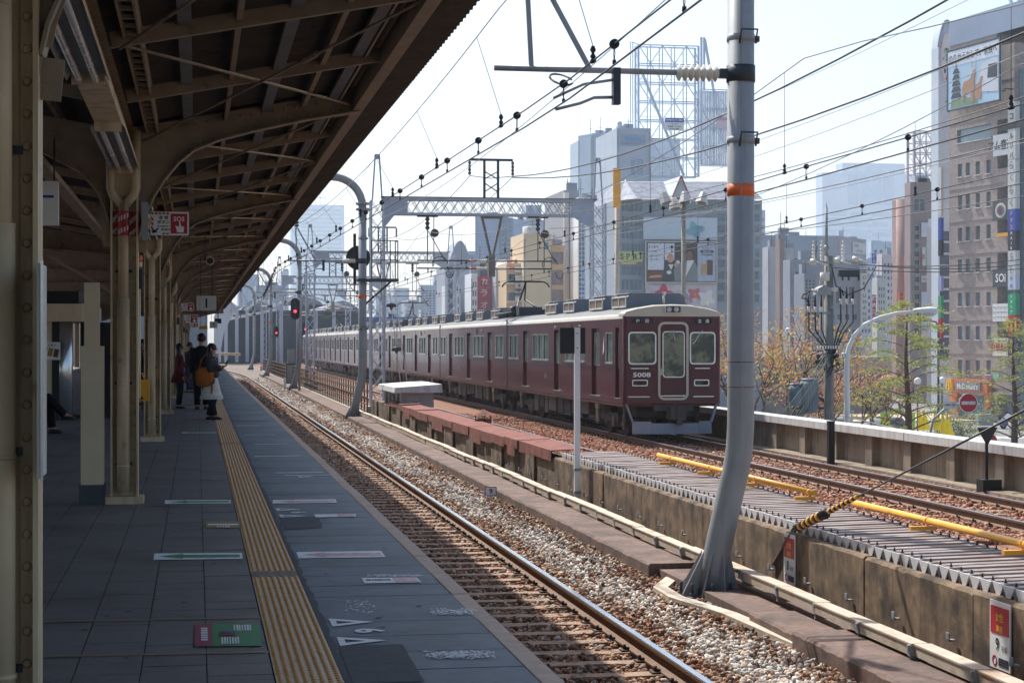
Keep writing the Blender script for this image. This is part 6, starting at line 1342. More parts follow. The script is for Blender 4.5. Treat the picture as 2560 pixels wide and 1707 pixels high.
ob('sign_bracket', aw, STEELD, b.t)
# right bay with balconies and signs
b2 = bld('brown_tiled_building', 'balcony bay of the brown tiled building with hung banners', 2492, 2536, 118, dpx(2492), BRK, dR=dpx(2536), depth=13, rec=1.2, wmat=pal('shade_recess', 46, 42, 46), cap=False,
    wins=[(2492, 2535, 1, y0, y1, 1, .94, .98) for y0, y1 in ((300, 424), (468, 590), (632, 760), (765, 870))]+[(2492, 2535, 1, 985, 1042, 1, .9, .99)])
for x0, x1, y0, y1, m, s, c, l in ((2491, 2531, 340, 386, WHITE, 'アム音楽', INK, 'white banner with black brush letters on the balcony bay'), (2490, 2532, 505, 548, pal('slate_banner', 70, 78, 86), '', WHITE, 'dark banner with a round baseball crest'), (2490, 2531, 674, 716, bpy.data.materials['slate_banner'], 'SOi', WHITE, 'slate banner lettered SOi in white'), (2490, 2531, 760, 803, WHITE, '', INK, 'white banner with rows of music notes'), (2490, 2532, 845, 890, wm(214, 206, 190), '中華料理', RED, 'white and red menu sign behind the right tree'), (2498, 2530, 584, 590, YELLOW, '', INK, 'thin yellow strip sign under the dark balcony'), (2492, 2506, 933, 946, pal('mint_sign', 120, 190, 160), '', WHITE, 'small mint green sign above the shop entrance')):
    q, w, h, T, p_, l2 = bsign(b2, 'banner', l, x0, x1, y0, y1, m, [(s, .5, .5, .5, c, False)] if s else [], off=.3, th=.1, group='banners on the balcony bay')
    if 'crest' in l: ob('crest', addpoly(MB(), T @ Matrix.Translation((0, 0, .14)), oval(w*.5, h*.5, w*.32, h*.4)), wm(220, 204, 160), q); ob('crest_ring', addpoly(MB(), T @ Matrix.Translation((0, 0, .17)), oval(w*.5, h*.5, w*.24, h*.28)), pal('crest_blue', 90, 120, 170), q); ob('crest_core', addpoly(MB(), T @ Matrix.Translation((0, 0, .2)), oval(w*.5, h*.5, w*.12, h*.22)), pal('crest_red', 120, 50, 60), q)
    if 'music' in l:
        mm = MB()
        for j in range(3):
            for k in range(9): addpoly(mm, T @ Matrix.Translation((0, 0, .14)), oval(w*(.1+.095*k), h*(.2+.28*j+R.uniform(-.04, .04)), w*.025, h*.03, 6))
            addrect(mm, T @ Matrix.Translation((0, 0, .135)), w*.05, w*.95, h*(.24+.28*j), h*(.255+.28*j))
        ob('music_note', mm, INK, q)
b3 = bld('slate_building', 'slate blue building at the right edge beyond the sign column', 2556, 2640, 180, dpx(2545), wm(120, 140, 150), depth=12, wins=[(2562, 2636, 2, 280, 980, 12, .8, .6)])
sc_ = thing('sign_column', 'vertical column of coloured shop signs on the brown tiled building', 'sign column', b2.A+b2.r*b2.w+b2.n*.3)
B2 = b2.uv; off0 = b2.w; T = b2.T
for y0, y1, m, s, c in ((258, 400, WHITEW, 'エコールリバ', INK), (400, 522, WHITEW, 'らくらく', wm(120, 124, 130)), (525, 577, BLUE, 'ジオス', YELLOW), (578, 626, pal('hair_black', 40, 36, 48), 'HAIR', WHITE), (628, 688, WHITEW, '5F', wm(140, 140, 150)), (688, 724, wm(190, 200, 214), '中央', BLUE), (735, 787, pal('italy_green', 30, 150, 104), 'イタリア', WHITE), (788, 838, RED, 'm', YELLOW), (842, 890, pal('deep_navy', 40, 44, 90), 'B1', YELLOW)):
    u0, v1 = B2(2537, y0); u1, v0 = B2(2556, y1); u0 -= off0; u1 -= off0
    sp = ob('sign_panel', plate(MB(), T, u0, u1, v0, v1, 0, .5), m, sc_); mb = MB(); n_ = len(s)
    for i, ch in enumerate(s): addtxt(mb, ch, T @ Matrix.Translation(((u0+u1)/2, v1-(v1-v0)*(i+.5)/n_, .54)), h=(v1-v0)/n_*.62, bold=.02)
    ob('lettering', mb, c, sp)
sl_ = thing('sign_strip', 'slim vertical strip of coloured signs left of the tiled building', 'sign strip', b.A+b.n*.6)
for y0, y1, m in ((420, 540, WHITEW), (545, 600, BLUE), (600, 640, INK), (690, 728, wm(150, 160, 200)), (740, 795, bpy.data.materials['italy_green']), (796, 845, RED), (848, 890, bpy.data.materials['deep_navy'])):
    _, v1 = b.uv(2368, y0); _, v0 = b.uv(2368, y1); ob('sign_panel', plate(MB(), b.T, -.7, -.1, v0, v1, 0, .3), m, sl_)
# restaurant front
q, w, h, T, p_, l2 = bsign(b, 'restaurant_fascia', "orange fascia with yellow arches and grey McDonald's nameboard", 2386, 2486, 946, 983, pal('fascia_orange', 206, 122, 76), [], off=.25, th=.6)
ob('nameboard', plate(MB(), T, w*.24, w*.86, h*.14, h*.82, .6, .75), wm(130, 132, 138), q); ob('lettering', addtxt(MB(), "McDonald's", T @ Matrix.Translation((w*.55, h*.48, .8)), w=w*.52, bold=.02), WHITE, q)
ar = MB()
for k in (0, 1):
    cx = w*(.07+k*.065); pts = [(cx+w*.033*math.cos(a), h*.12+h*.85*math.sin(a)) for a in [PI*i/10 for i in range(11)]]
    for a, c in zip(pts, pts[1:]): ar.bar(T @ Vector((*a, .8)), T @ Vector((*c, .8)), .2, .2)
ob('arches', ar, pal('arch_yellow', 236, 190, 60), q)
ob('side_panel', plate(MB(), T, 0, w*.16, -h*1.5, 0, 0, .3), bpy.data.materials['fascia_orange'], q); ob('side_panel', plate(MB(), T, w*.86, w, -h*1.5, 0, 0, .3), bpy.data.materials['fascia_orange'], q)
# ================================================================ people
SKIN = pal('skin', 196, 142, 116, rough=.55, var=.06); HAIR = pal('hair_dark', 30, 24, 24, rough=.45, var=.2, scale=40)
def fab(n, r, g, b): return pal(n, r, g, b, rough=.85, var=.14, scale=14, bump=.2, spec=.2)
def ringe(c, rx, ry, n=14, ph=0, wob=0): return [Vector((c[0]+math.cos(2*PI*k/n)*rx*(1+wob*math.sin(k*2.6+ph)), c[1]+math.sin(2*PI*k/n)*ry*(1+wob*math.cos(k*3.1+ph)), c[2])) for k in range(n)]
def person(label, loc, rz, H, top, bottom, hem=.5, flare=1.0, hair='short', legs=None, arms=None, group=None, sit=False, skirt=None, shoes=None, coat_len=None, lean=0.):
    t = thing('person', label, 'person', loc, group, rz); k = H
    J = {'pel': (0, 0, .53), 'spi': (0, 0, .62), 'che': (0, .005, .73), 'nek': (0, 0, .825), 'hdb': (0, .012, .872), 'hed': (0, .016, .925), 'crn': (0, .008, .965)}
    for s, n in ((-1, 'L'), (1, 'R')):
        J['sh'+n] = (s*.098, 0, .80); J['el'+n] = (s*.125, -.015, .63); J['wr'+n] = (s*.125, .04, .49)
        J['hp'+n] = (s*.05, 0, .51); J['kn'+n] = (s*.056, .012, .28); J['an'+n] = (s*.056, -.012, .05); J['to'+n] = (s*.062, .085, .02)
    if legs: J.update(legs)
    if arms: J.update(arms)
    names = list(J); E = [('pel','spi'),('spi','che'),('che','nek'),('nek','hdb'),('hdb','hed'),('hed','crn')]
    RAD = {'pel': .078, 'spi': .068, 'che': .078, 'nek': .03, 'hdb': .042, 'hed': .052, 'crn': .036, 'sh': .038, 'el': .026, 'wr': .019, 'hp': .06, 'kn': .038, 'an': .024, 'to': .02}
    for n in 'LR':
        E += [('che','sh'+n),('sh'+n,'el'+n),('el'+n,'wr'+n),('pel','hp'+n),('hp'+n,'kn'+n),('kn'+n,'an'+n),('an'+n,'to'+n)]
        w = Vector(J['wr'+n]); d = (w-Vector(J['el'+n])).normalized(); sd = d.cross(Vector((0, 0, 1))); sd = sd.normalized() if sd.length > .1 else Vector((1, 0, 0))
        J['pm'+n] = tuple(w+d*.03); RAD['pm'] = .015; E.append(('wr'+n, 'pm'+n))
        for f, (o, L) in enumerate(((-.014, .032), (-.005, .038), (.004, .036), (.013, .03))):
            J['f%da' % f+n] = tuple(w+d*.055+sd*o); J['f%db' % f+n] = tuple(w+d*(.055+L)+sd*o+Vector((0, 0, -.008))); E += [('pm'+n, 'f%da' % f+n), ('f%da' % f+n, 'f%db' % f+n)]
        J['tha'+n] = tuple(w+d*.03+sd*.02); J['thb'+n] = tuple(w+d*.055+sd*.03); E += [('pm'+n, 'tha'+n), ('tha'+n, 'thb'+n)]
    names = list(J); me = bpy.data.meshes.new('body'); me.from_pydata([Vector(J[n])*k for n in names], [(names.index(a), names.index(b)) for a, b in E], [])
    o = ob('body', me, SKIN, t); md = o.modifiers.new('skin', 'SKIN'); md.use_smooth_shade = True
    if not me.skin_vertices: 
        import bmesh as _b; bm = _b.new(); bm.from_mesh(me); bm.verts.layers.skin.verify(); bm.to_mesh(me); bm.free()
    for i, n in enumerate(names):
        r = RAD.get(n) or RAD.get(n[:-1]) or .006; sv = me.skin_vertices[0].data[i]; sv.radius = (r*k*(1.15 if n in ('pel', 'che', 'spi') else 1), r*k*(.8 if n in ('pel', 'che', 'spi') else 1)); sv.use_root = n == 'pel'
    sb = o.modifiers.new('sub', 'SUBSURF'); sb.levels = 1; sb.render_levels = 1
    V = lambda n: Vector(J[n])*k
    hd = V('hed')
    fc = MB().ball(hd+Vector((0, .058, -.006))*k, .007*k, .011*k, .012*k, 6, 4)
    for s in (-1, 1): fc.ball(hd+Vector((s*.054, 0, -.004))*k, .008*k, .012*k, .018*k, 6, 4)
    ob('nose_and_ears', fc, SKIN, t); ey = MB()
    for s in (-1, 1): ey.ball(hd+Vector((s*.019, .046, .008))*k, .007*k, .006*k, .005*k, 6, 4)
    ey.ball(hd+Vector((0, .047, -.032))*k, .014*k, .006*k, .004*k, 6, 4); ob('eyes_and_mouth', ey, HAIR, t)
    hr = MB()
    if hair == 'short': hr.ball(hd+Vector((0, -.014, .018))*k, .062*k, .066*k, .062*k, 12, 8)
    else:
        hr.ball(hd+Vector((0, -.014, .02))*k, .062*k, .064*k, .06*k, 12, 8)
        hr.loft([ringe(hd+Vector((0, -.03, z))*k, rx*k, ry*k, 12) for z, rx, ry in ((.03, .058, .04), (-.03, .066, .044), (-.09, .072, .045), (-.15, .068, .04), (-.2 if hair == 'long' else -.16, .05, .03))])
    ob('hair', hr, HAIR, t)
    # upper garment with sleeves
    ub = MB(); cl_ = coat_len if coat_len is not None else .5
    rings = [ringe(V('nek')+Vector((0, 0, .012*k)), .036*k, .034*k), ringe(V('nek')-Vector((0, 0, .012*k)), .085*k, .05*k), ringe((V('shL')+V('shR'))/2-Vector((0, 0, .03*k)), .122*k, .066*k), ringe(V('che')-Vector((0, 0, .02*k)), .112*k, .072*k), ringe(V('spi'), .098*k, .07*k)]
    if not sit:
        p = V('pel')
        z = .53
        while z > cl_: f = (.56-z)*.35*flare; rings.append(ringe(Vector((p.x, p.y, z*k)), (.1+f)*k, (.078+f)*k, 14, z*9, .03)); z -= .05
        rings.append(ringe(Vector((p.x, p.y, cl_*k)), (.1+(.56-cl_)*.35*flare)*k, (.078+(.56-cl_)*.35*flare)*k, 14, 3, .05))
    else: rings.append(ringe(V('pel'), .098*k, .085*k))
    ub.loft(rings)
    for n in 'LR': ub.tube([V('sh'+n)+Vector((0, 0, .005*k)), V('sh'+n).lerp(V('el'+n), .5), V('el'+n), V('el'+n).lerp(V('wr'+n), .6), V('wr'+n)], [.05*k, .043*k, .036*k, .033*k, .03*k], 10)
    ob('upper_garment', ub, top, t)
    lb = MB()
    for n in 'LR':
        lb.tube([V('hp'+n)+Vector((0, 0, .04*k)), V('hp'+n), V('hp'+n).lerp(V('kn'+n), .5), V('kn'+n), V('kn'+n).lerp(V('an'+n), .5), V('an'+n).lerp(V('kn'+n), .04)], [.055*k, .068*k, .06*k, .05*k, .044*k, .04*k], 12)
    if not skirt: lb.loft([ringe(V('pel')+Vector((0, 0, .05*k)), .095*k, .07*k), ringe(V('pel')-Vector((0, 0, .03*k)), .105*k, .078*k)])
    ob('trousers', lb, bottom, t)
    if skirt:
        sk = MB(); z0, z1, m = skirt; rr_ = []
        for i in range(7):
            u = i/6; z = z0+(z1-z0)*u; rr_.append(ringe(Vector((0, 0, z*k)), (.085+.075*u)*k, (.07+.07*u)*k, 20, u, .02+.05*u))
        ob('skirt', sk.loft(rr_), m, t)
        ob('lace_hem', MB().loft([ringe(Vector((0, 0, (z1+dz)*k)), (.16+w_)*k, (.14+w_)*k, 20, 1, .06) for dz, w_ in ((.045, .0), (.0, .006))], True, False), fab('lace_hem', 190, 186, 190), t)
    sh = MB()
    for n in 'LR':
        a, b = V('an'+n), V('to'+n); d = (b-a); d.z = 0; d = d.normalized() if d.length > .01 else Vector((0, 1, 0)); zb = b.z-.02*k
        c = a+d*.03*k; sh.loft([[Vector((c.x, c.y, zb+hh*k))+d*(math.cos(q)*ln*k)+d.cross(Vector((0, 0, 1)))*(math.sin(q)*.032*k) for q in [2*PI*i/10 for i in range(10)]] for hh, ln in ((0, .075), (.022, .076), (.04, .045))])
    ob('shoe', sh, shoes or BLACK, t)
    return t
SUIT = fab('black_suit', 22, 22, 28); DARK = fab('dark_cloth', 34, 34, 42); JEAN = fab('denim', 52, 62, 88); REDC = fab('wine_coat', 92, 26, 38); GREYJ = fab('grey_jacket', 62, 62, 66); CREAMD = fab('white_dress', 206, 200, 190); BAGM = fab('tan_bag', 158, 92, 36)
pt = lambda px, d: Vector((*W(px, HY, d).xy, 0))
w1 = person('woman in white skirt and grey top carrying a tan bag, looking at her phone', pt(529, 36.3), -PI/2-.35, 1.52, GREYJ, DARK, hair='bob', skirt=(.56, .27, CREAMD), coat_len=.55,
    arms={'elL': (-.13, .02, .645), 'wrL': (-.05, .12, .68), 'elR': (.13, .02, .645), 'wrR': (.04, .13, .69)}, legs={'anL': (-.06, -.06, .05), 'toL': (-.066, .04, .02), 'anR': (.06, .06, .05), 'toR': (.066, .155, .02)})
ph_ = tag(ob('mobile_phone', MB().box(-.03, .03, -.006, .006, -.06, .06), BLACK, None, w1.location+Vector((.3, -.05, 1.13))), 'dark mobile phone held by the woman in the white skirt', 'phone'); ph_.rotation_euler = (.3, 0, 1.2)
bg_ = thing('shoulder_bag', 'tan shoulder bag with straps on the woman in white', 'bag', w1.location+Vector((-.14, -.12, .86)))
rings = [ringe((0, 0, z), rx, ry, 14, z*20, .05) for z, rx, ry in ((-.2, .09, .06), (-.17, .15, .1), (-.05, .19, .12), (.08, .17, .1), (.16, .13, .07), (.19, .09, .04))]
ob('bag_body', MB().loft(rings), BAGM, bg_); ob('strap', MB().tube([(-.1, 0, .17), (-.06, .02, .34), (.03, .05, .44), (.12, .08, .3), (.13, .04, .12)], .014, 6), BAGM, bg_); ob('tassel', MB().tube([(.12, -.06, -.05), (.15, -.08, -.2), (.14, -.08, -.34)], [.012, .022, .012], 6), BAGM, bg_)
person('tall man in a black suit seen from behind, white collar', pt(504, 42), .12, 1.75, SUIT, SUIT, coat_len=.46, hair='short')
person('woman with long dark hair in a wine red coat and black trousers', pt(448, 42.4), -PI/2+.1, 1.52, REDC, DARK, coat_len=.4, flare=1.3, hair='long')
person('person in dark top and jeans beyond the woman in red', pt(474, 56), PI/2+.6, 1.55, DARK, JEAN, hair='long')
person('person in a pale top partly hidden behind the woman in white', pt(527, 50), -.3, 1.52, fab('pale_top', 206, 196, 200), DARK)
person('person in black half hidden between two columns', pt(356, 45), -1.9, 1.62, SUIT, DARK, hair='long')
sm_ = person('man in a dark suit sitting cross legged on the bench', Vector((-2.92, 31.6, -.43)), -PI/2, 1.72, SUIT, SUIT, sit=True,
    legs={'knL': (-.06, .27, .53), 'anL': (-.06, .29, .3), 'toL': (-.062, .37, .27), 'knR': (.03, .27, .6), 'anR': (-.02, .42, .43), 'toR': (-.03, .5, .4)}, arms={'elL': (-.14, .04, .64), 'wrL': (-.05, .2, .62), 'elR': (.14, .04, .64), 'wrR': (.05, .16, .6)})
bn = thing('platform_bench', 'dark bench with slatted seat under the seated man', 'bench', (-2.95, 31.6, 0))
for k in range(4): ob('seat_slat', MB().box(-.26+k*.13, -.15+k*.13, -1.4, 1.1, .4, .44), pal('bench_slat', 96, 70, 40, rough=.5) if k == 0 else bpy.data.materials['bench_slat'], bn)
for y in (-1.0, .8): ob('leg', MB().box(-.05, .05, y-.04, y+.04, .03, .4).box(-.25, .25, y-.05, y+.05, 0, .04), BLACK, bn)
ob('backrest', MB().box(-.34, -.3, -1.4, 1.1, .5, .85), bpy.data.materials['bench_slat'], bn)
# ================================================================ things on the platform
BEI = pal('beige_panel', 214, 196, 166, rough=.6, var=.06)
bx = thing('column_cabinet', 'beige box casing with dark foot beside the second column', 'casing', (-.98, 17.72, 0))
ob('casing', MB().box(-.1, .11, -.1, .1, .19, 1.5), BEI, bx); ob('foot', MB().box(-.115, .125, -.115, .115, 0, .19), PATCH, bx); ob('upper_duct', MB().box(-.07, .07, -.06, .06, 1.5, 2.1), BEI, bx)
kk = thing('kiosk', 'beige platform kiosk with rounded fascia and metal corner', 'kiosk', (-4.2, 37, 0))
ob('wall', MB().box(-3.5, 1.5, 0, 3, 0, 1.95), BEI, kk)
P = [(-3.6, -.25), (1.85, -.25)] + [(1.85+.3*math.sin(a), .05-.3*math.cos(a)) for a in (.4, .8, 1.2, PI/2)] + [(2.15, 3.2), (-3.6, 3.2)]
ob('fascia', MB().prism(P, 1.95, 2.3, lambda u, v, z: Vector((u, v, z))), BEI, kk); ob('roof_top', MB().box(-3.6, 1.9, -.1, 3.1, 2.3, 2.55), BLACK, kk)
ob('metal_corner', MB().prism([(1.55+.22*math.cos(a), .2+.22*math.sin(a)) for a in [2*PI*i/16 for i in range(16)]], 0, 1.95, lambda u, v, z: Vector((u, v, z)), True), CHROME, kk); ob('door_jamb', MB().box(1.38, 1.52, -.02, 0, 0, 1.95), BLACK, kk)
ob('shop_opening', MB().box(1.85, 2.6, 1.2, 2.8, 0, 1.95), BLACK, kk); ob('fascia_posters', MB().box(2.16, 2.18, .3, 3, 1.97, 2.26), wm(190, 196, 206), kk)
po = thing('kiosk_poster', 'white framed poster of boxed sweets on the kiosk wall', 'poster', atY(130, 878, 36.98)); T = frame((0, 0, 0), (1, 0, 0), (0, 0, 1))
ob('sheet', plate(MB(), T, -.22, .16, -.17, .18, 0, .012), WHITE, po)
for i, (x, c_) in enumerate(((-.14, (110, 84, 60)), (-.02, (150, 120, 70)), (.09, (96, 60, 50)))): ob('picture', plate(MB(), T @ Matrix.Rotation(-.2, 4, 'Z'), x-.05, x+.04, -.1, .06, .013, .016), M('pic%d' % i, srgb(*c_)), po)
ob('lettering', addtxt(MB(), 'お菓子', T @ Matrix.Translation((.0, .12, .017)), h=.05), INK, po)
# hanging signs
def hang(name, label, p, w, h, face, texts, th=.05, rod=None, group=None, cat='sign'):
    t = thing(name, label, cat, p, group); T = frame((0, 0, 0), (1, 0, 0), (0, 0, 1))
    ob('sign_box', plate(MB(), T, -w/2, w/2, -h/2, h/2, -th, 0), face, t)
    for (nm, m, kind, a) in texts:
        mb = MB()
        if kind == 'r': plate(mb, T, a[0]*w, a[1]*w, a[2]*h, a[3]*h, 0, .003)
        elif kind == 'p': addpoly(mb, T @ Matrix.Translation((0, 0, .005)), [(x*w, y*h) for x, y in a])
        else: addtxt(mb, a[0], T @ Matrix.Translation((a[1]*w, a[2]*h, .006)), h=a[3]*h, bold=.02)
        ob(nm, mb, m, t)
    if rod: ob('hanger_rod', MB().cyl((-w*.3, -.0+th/2, h/2), (-w*.3, th/2, h/2+rod), .01, n=6).cyl((w*.3, th/2, h/2), (w*.3, th/2, h/2+rod), .01, n=6), STEELD, t)
    return t
HANDP = [(.2, -.38), (.36, -.38), (.38, -.15), (.29, -.08), (.285, .1), (.25, .1), (.25, -.1), (.2, -.14), (.17, -.08), (.15, -.1)]
def sos(label, p, s=1.0):
    st = [('stripe', RED, 'p', [(-.47+i*.1, .38), (-.41+i*.1, .38), (-.43+i*.1, .47), (-.49+i*.1, .47)]) for i in range(5)] + [('stripe', RED, 'p', [(-.48, .3-i*.2), (-.42, .2-i*.2), (-.42, .08-i*.2), (-.48, .18-i*.2)]) for i in range(3)] + [('stripe', RED, 'p', [(-.2+i*.1, -.47), (-.14+i*.1, -.47), (-.1+i*.1, -.4), (-.16+i*.1, -.4)]) for i in range(2)]
    return hang('emergency_sign', label, p, .357*s, .22*s, WHITE, st+[('red_panel', RED, 'r', (.03, .46, -.43, .43)), ('lettering', WHITE, 't', ('SOS', .245, .2, .2)), ('hand_symbol', WHITE, 'p', HANDP), ('lettering', INK, 't', ('非 常', -.16, .25, .17)), ('lettering', INK, 't', ('ボタン', -.16, .06, .16)), ('lettering', INK, 't', ('Emergency', -.17, -.12, .1)), ('lettering', INK, 't', ('Button', -.1, -.25, .1)), ('arrow', INK, 'p', [(-.46, -.42), (-.44, -.24), (-.38, -.3), (-.31, -.18), (-.28, -.22), (-.35, -.34), (-.3, -.38)])], group='emergency button signs')
s1 = sos('red and white SOS emergency button sign beside the second column', W(424, 559, 17.2)); ob('bracket_post', MB().box(-.26, -.2, -.03, .03, -.16, .2), STEELG, s1)
sos('small SOS sign beside the numbered platform sign', W(468, 767, 51)); sos('small SOS sign below and beyond the numbered sign', W(476, 797, 46))
sos('tiny SOS sign farthest along the platform', W(484, 812, 80), 1.1)
hang('platform_number_sign', 'white hanging sign with black platform number 1', W(516, 758, 42), .45, .34, WHITEW, [('numeral', INK, 't', ('1', 0, 0, .62))], rod=.9)
hang('yellow_sign', 'small yellow hanging sign far along the platform', W(508, 819, 92), .44, .18, YELLOW, [('line', INK, 'r', (-.4, .4, .1, .2)), ('line', INK, 'r', (-.4, .4, -.2, -.1))], rod=1.0)
hang('white_sign', 'small white hanging sign with a figure, far along the platform', W(534, 812, 98), .42, .36, WHITEW, [('numeral', INK, 't', ('2', 0, .1, .4))], rod=.8)
hang('side_sign_box', 'pale hanging sign box with a blue line near the first column', W(118, 508, 17), .2, .41, WHITE, [('line', BLUE, 'r', (-.38, .3, .12, .18))], th=.12, rod=.4)
lt = thing('loudspeaker', 'small round black loudspeaker hanging from the canopy', 'loudspeaker', W(525, 652, 29)); ob('shell', MB().cyl((0, 0, 0), (0, .14, 0), .065, n=18), CREAM, lt); ob('cone', MB().cyl((0, -.006, 0), (0, 0, 0), .052, n=18), BLACK, lt); ob('bracket', MB().cyl((-.08, .07, 0), (-.08, .07, .4), .01, n=6), STEELD, lt)
hs = thing('hanging_camera', 'black boxy device hanging at the far end of the canopy', 'device', W(545, 800, 120)); ob('housing', MB().box(-.22, .22, -.2, .2, -.22, .1), BLACK, hs); ob('bracket', MB().box(-.03, .03, -.03, .03, .1, .9), BLACK, hs)
# striped band on the second column
sb_ = thing('warning_band', 'red and white striped warning band round the second column', 'band', (-.68, 17.8, 2.55))
ob('band', MB().box(-.132, .132, -.03, -.024, 0, .235).cyl((-.01, -.085, 0), (-.01, -.085, .235), .0515, n=14, cap=False).box(.128, .134, -.1, .1, 0, .235), RED, sb_)
st2 = MB()
for x0, x1, y in ((-.13, -.065, -.032), (.045, .13, -.032)):
    for j in range(2): z = -.02+j*.12; st2.add([(x0, y, max(0, z)), (x1, y, min(.235, z+.075)), (x1, y, min(.235, z+.12)), (x0, y, z+.05)], [(0,1,2,3)])
for j in range(2):
    z = j*.12; vs = []
    for i in range(6): a = PI+PI*i/5; zz_ = z+.012*i; vs += [(-.01+.0525*math.cos(a), -.085+.0525*math.sin(a), zz_), (-.01+.0525*math.cos(a), -.085+.0525*math.sin(a), min(.235, zz_+.045))]
    st2.add(vs, [(2*i, 2*i+2, 2*i+3, 2*i+1) for i in range(5)])
ob('white_stripe', st2, WHITE, sb_)
for p, lab, s in ((W(346, 660, 17.6), 'orange beacon over a grey box on the second column', 1), (W(445, 790, 52), 'orange beacon on a column farther along the platform', 1), (W(460, 815, 74), 'orange beacon, second farthest', 1), (W(467, 820, 86), 'orange beacon farthest along the platform', 1)):
    be = thing('orange_beacon', lab, 'beacon', p, 'orange beacons on the columns'); ob('lens', MB().cyl((0, 0, .02), (0, 0, .085), .038, n=14), ORANGE, be); ob('base', MB().cyl((0, 0, -.03), (0, 0, .02), .038, n=14), CREAM, be); ob('control_box', MB().box(-.04, .04, -.03, .03, -.24, -.05), STEELD, be); ob('conduit', MB().cyl((0, 0, -.24), (0, 0, -1.3), .022, n=8), CREAM, be)
yb = thing('emergency_phone_box', 'yellow emergency telephone box on the third column', 'phone box', W(356, 975, 28)); ob('box', MB().box(-.105, .075, -.06, .06, -.165, .165), pal('phone_yellow', 226, 160, 20, rough=.4, var=.05), yb); ob('side_lid', MB().box(.077, .105, -.06, .06, -.165, .165), bpy.data.materials['phone_yellow'], yb); ob('handle', MB().box(-.06, .01, -.07, -.06, -.14, -.1), BLACK, yb); ob('cable', MB().cyl((0, 0, -.165), (0, 0, -.3), .012, n=6), BLACK, yb)
nb = thing('notice_board', 'thin pale framed board seen edge on at the first column', 'board', (-.535, 6.52, 1.43)); ob('board', MB().box(-.0, .012, -.16, .1, -.36, .37), WHITEW, nb); ob('frame', MB().box(.0125, .02, -.165, -.145, -.37, .38), CHROME, nb)
# fluorescent fittings in the valley of the canopy
cas = thing('lamp_casing', 'long beige lamp casing under the canopy valley', 'casing', (-.66, 8, 3.17)); ob('casing', MB().box(-.1, .1, -2, 32, .02, .1), CREAM, cas)
TUBE = pal('lamp_tube', 206, 208, 212, rough=.25, var=.04)
for i, (y, lab) in enumerate(((8.1, 'twin tube fluorescent lamp nearest the camera, unlit'), (14.0, 'twin tube fluorescent lamp before the second column, unlit'), (20.5, 'twin tube fluorescent lamp beyond the second column, unlit'), (26, 'twin tube fluorescent lamp near the third column, unlit'))):
    fl = thing('fluorescent_lamp', lab, 'lamp', (-.66, y, 3.17), 'fluorescent lamps under the canopy')
    ob('reflector', MB().add([(-.1, 0, .015), (.1, 0, .015), (.1, 3.4, .015), (-.1, 3.4, .015), (-.13, 0, -.03), (.13, 0, -.03), (.13, 3.4, -.03), (-.13, 3.4, -.03)], [(0,1,2,3),(0,3,7,4),(1,5,6,2)]), STEELG, fl)
    for x in (-.05, .05): ob('tube', MB().cyl((x, .06, -.03), (x, 3.34, -.03), .02, n=10), TUBE, fl)
    for yy_ in (0, 3.38): ob('end_cap', MB().box(-.1, .1, yy_, yy_+.04, -.05, .02), CREAM, fl)
# walls added to shut out bright sky at the platform's end and left
ew = ob('platform_end_wall', MB().box(-9.2, .9, 158, 158.4, -1.3, 5.2), pal('end_wall_grey', 150, 156, 162, rough=.8, var=.1)); ew['kind'] = 'structure'
fw = ob('platform_back_wall', MB().box(-9.2, -9.0, 95, 160, 0, 4.3), BEI); fw['kind'] = 'structure'
# ================================================================ lineside things
ms = thing('lineside_signboard', 'black square board on a slim white post before the train', 'signboard', (5.95, 28.3, -1.0)); ob('post', MB().box(-.045, .045, -.03, .03, 0, 2.77), WHITE, ms)
for x0, x1 in ((-.28, -.048), (.048, .13)): ob('board', MB().box(x0, x1, -.02, .0, 2.36, 2.77), BLACK, ms)
ob('board_bolt', MB().cyl((0, -.035, 2.68), (0, -.03, 2.68), .012, n=6).cyl((0, -.035, 2.45), (0, -.03, 2.45), .012, n=6), STEELD, ms); ob('post_clamp', MB().box(-.055, .055, -.04, .04, .5, .54).box(-.055, .055, -.04, .04, .14, .18), STEELG, ms)
n9 = thing('number_marker', 'small white plate with the number 9 beside the ballast', 'marker', (5.06, 31.4, -1.28)); T = frame((0, 0, 0), (1, 0, 0), (0, 0, 1))
ob('stake', MB().box(-.025, .025, .005, .02, 0, .3), WHITE, n9); ob('plate', plate(MB(), T, -.1, .1, .14, .3, 0, .012), WHITE, n9); ob('border', bar4(MB(), T, -.09, .09, .15, .29, .012, .01, .016), BLUE, n9); ob('numeral', addtxt(MB(), '9', T @ Matrix.Translation((0, .22, .016)), h=.1, bold=.02), INK, n9)
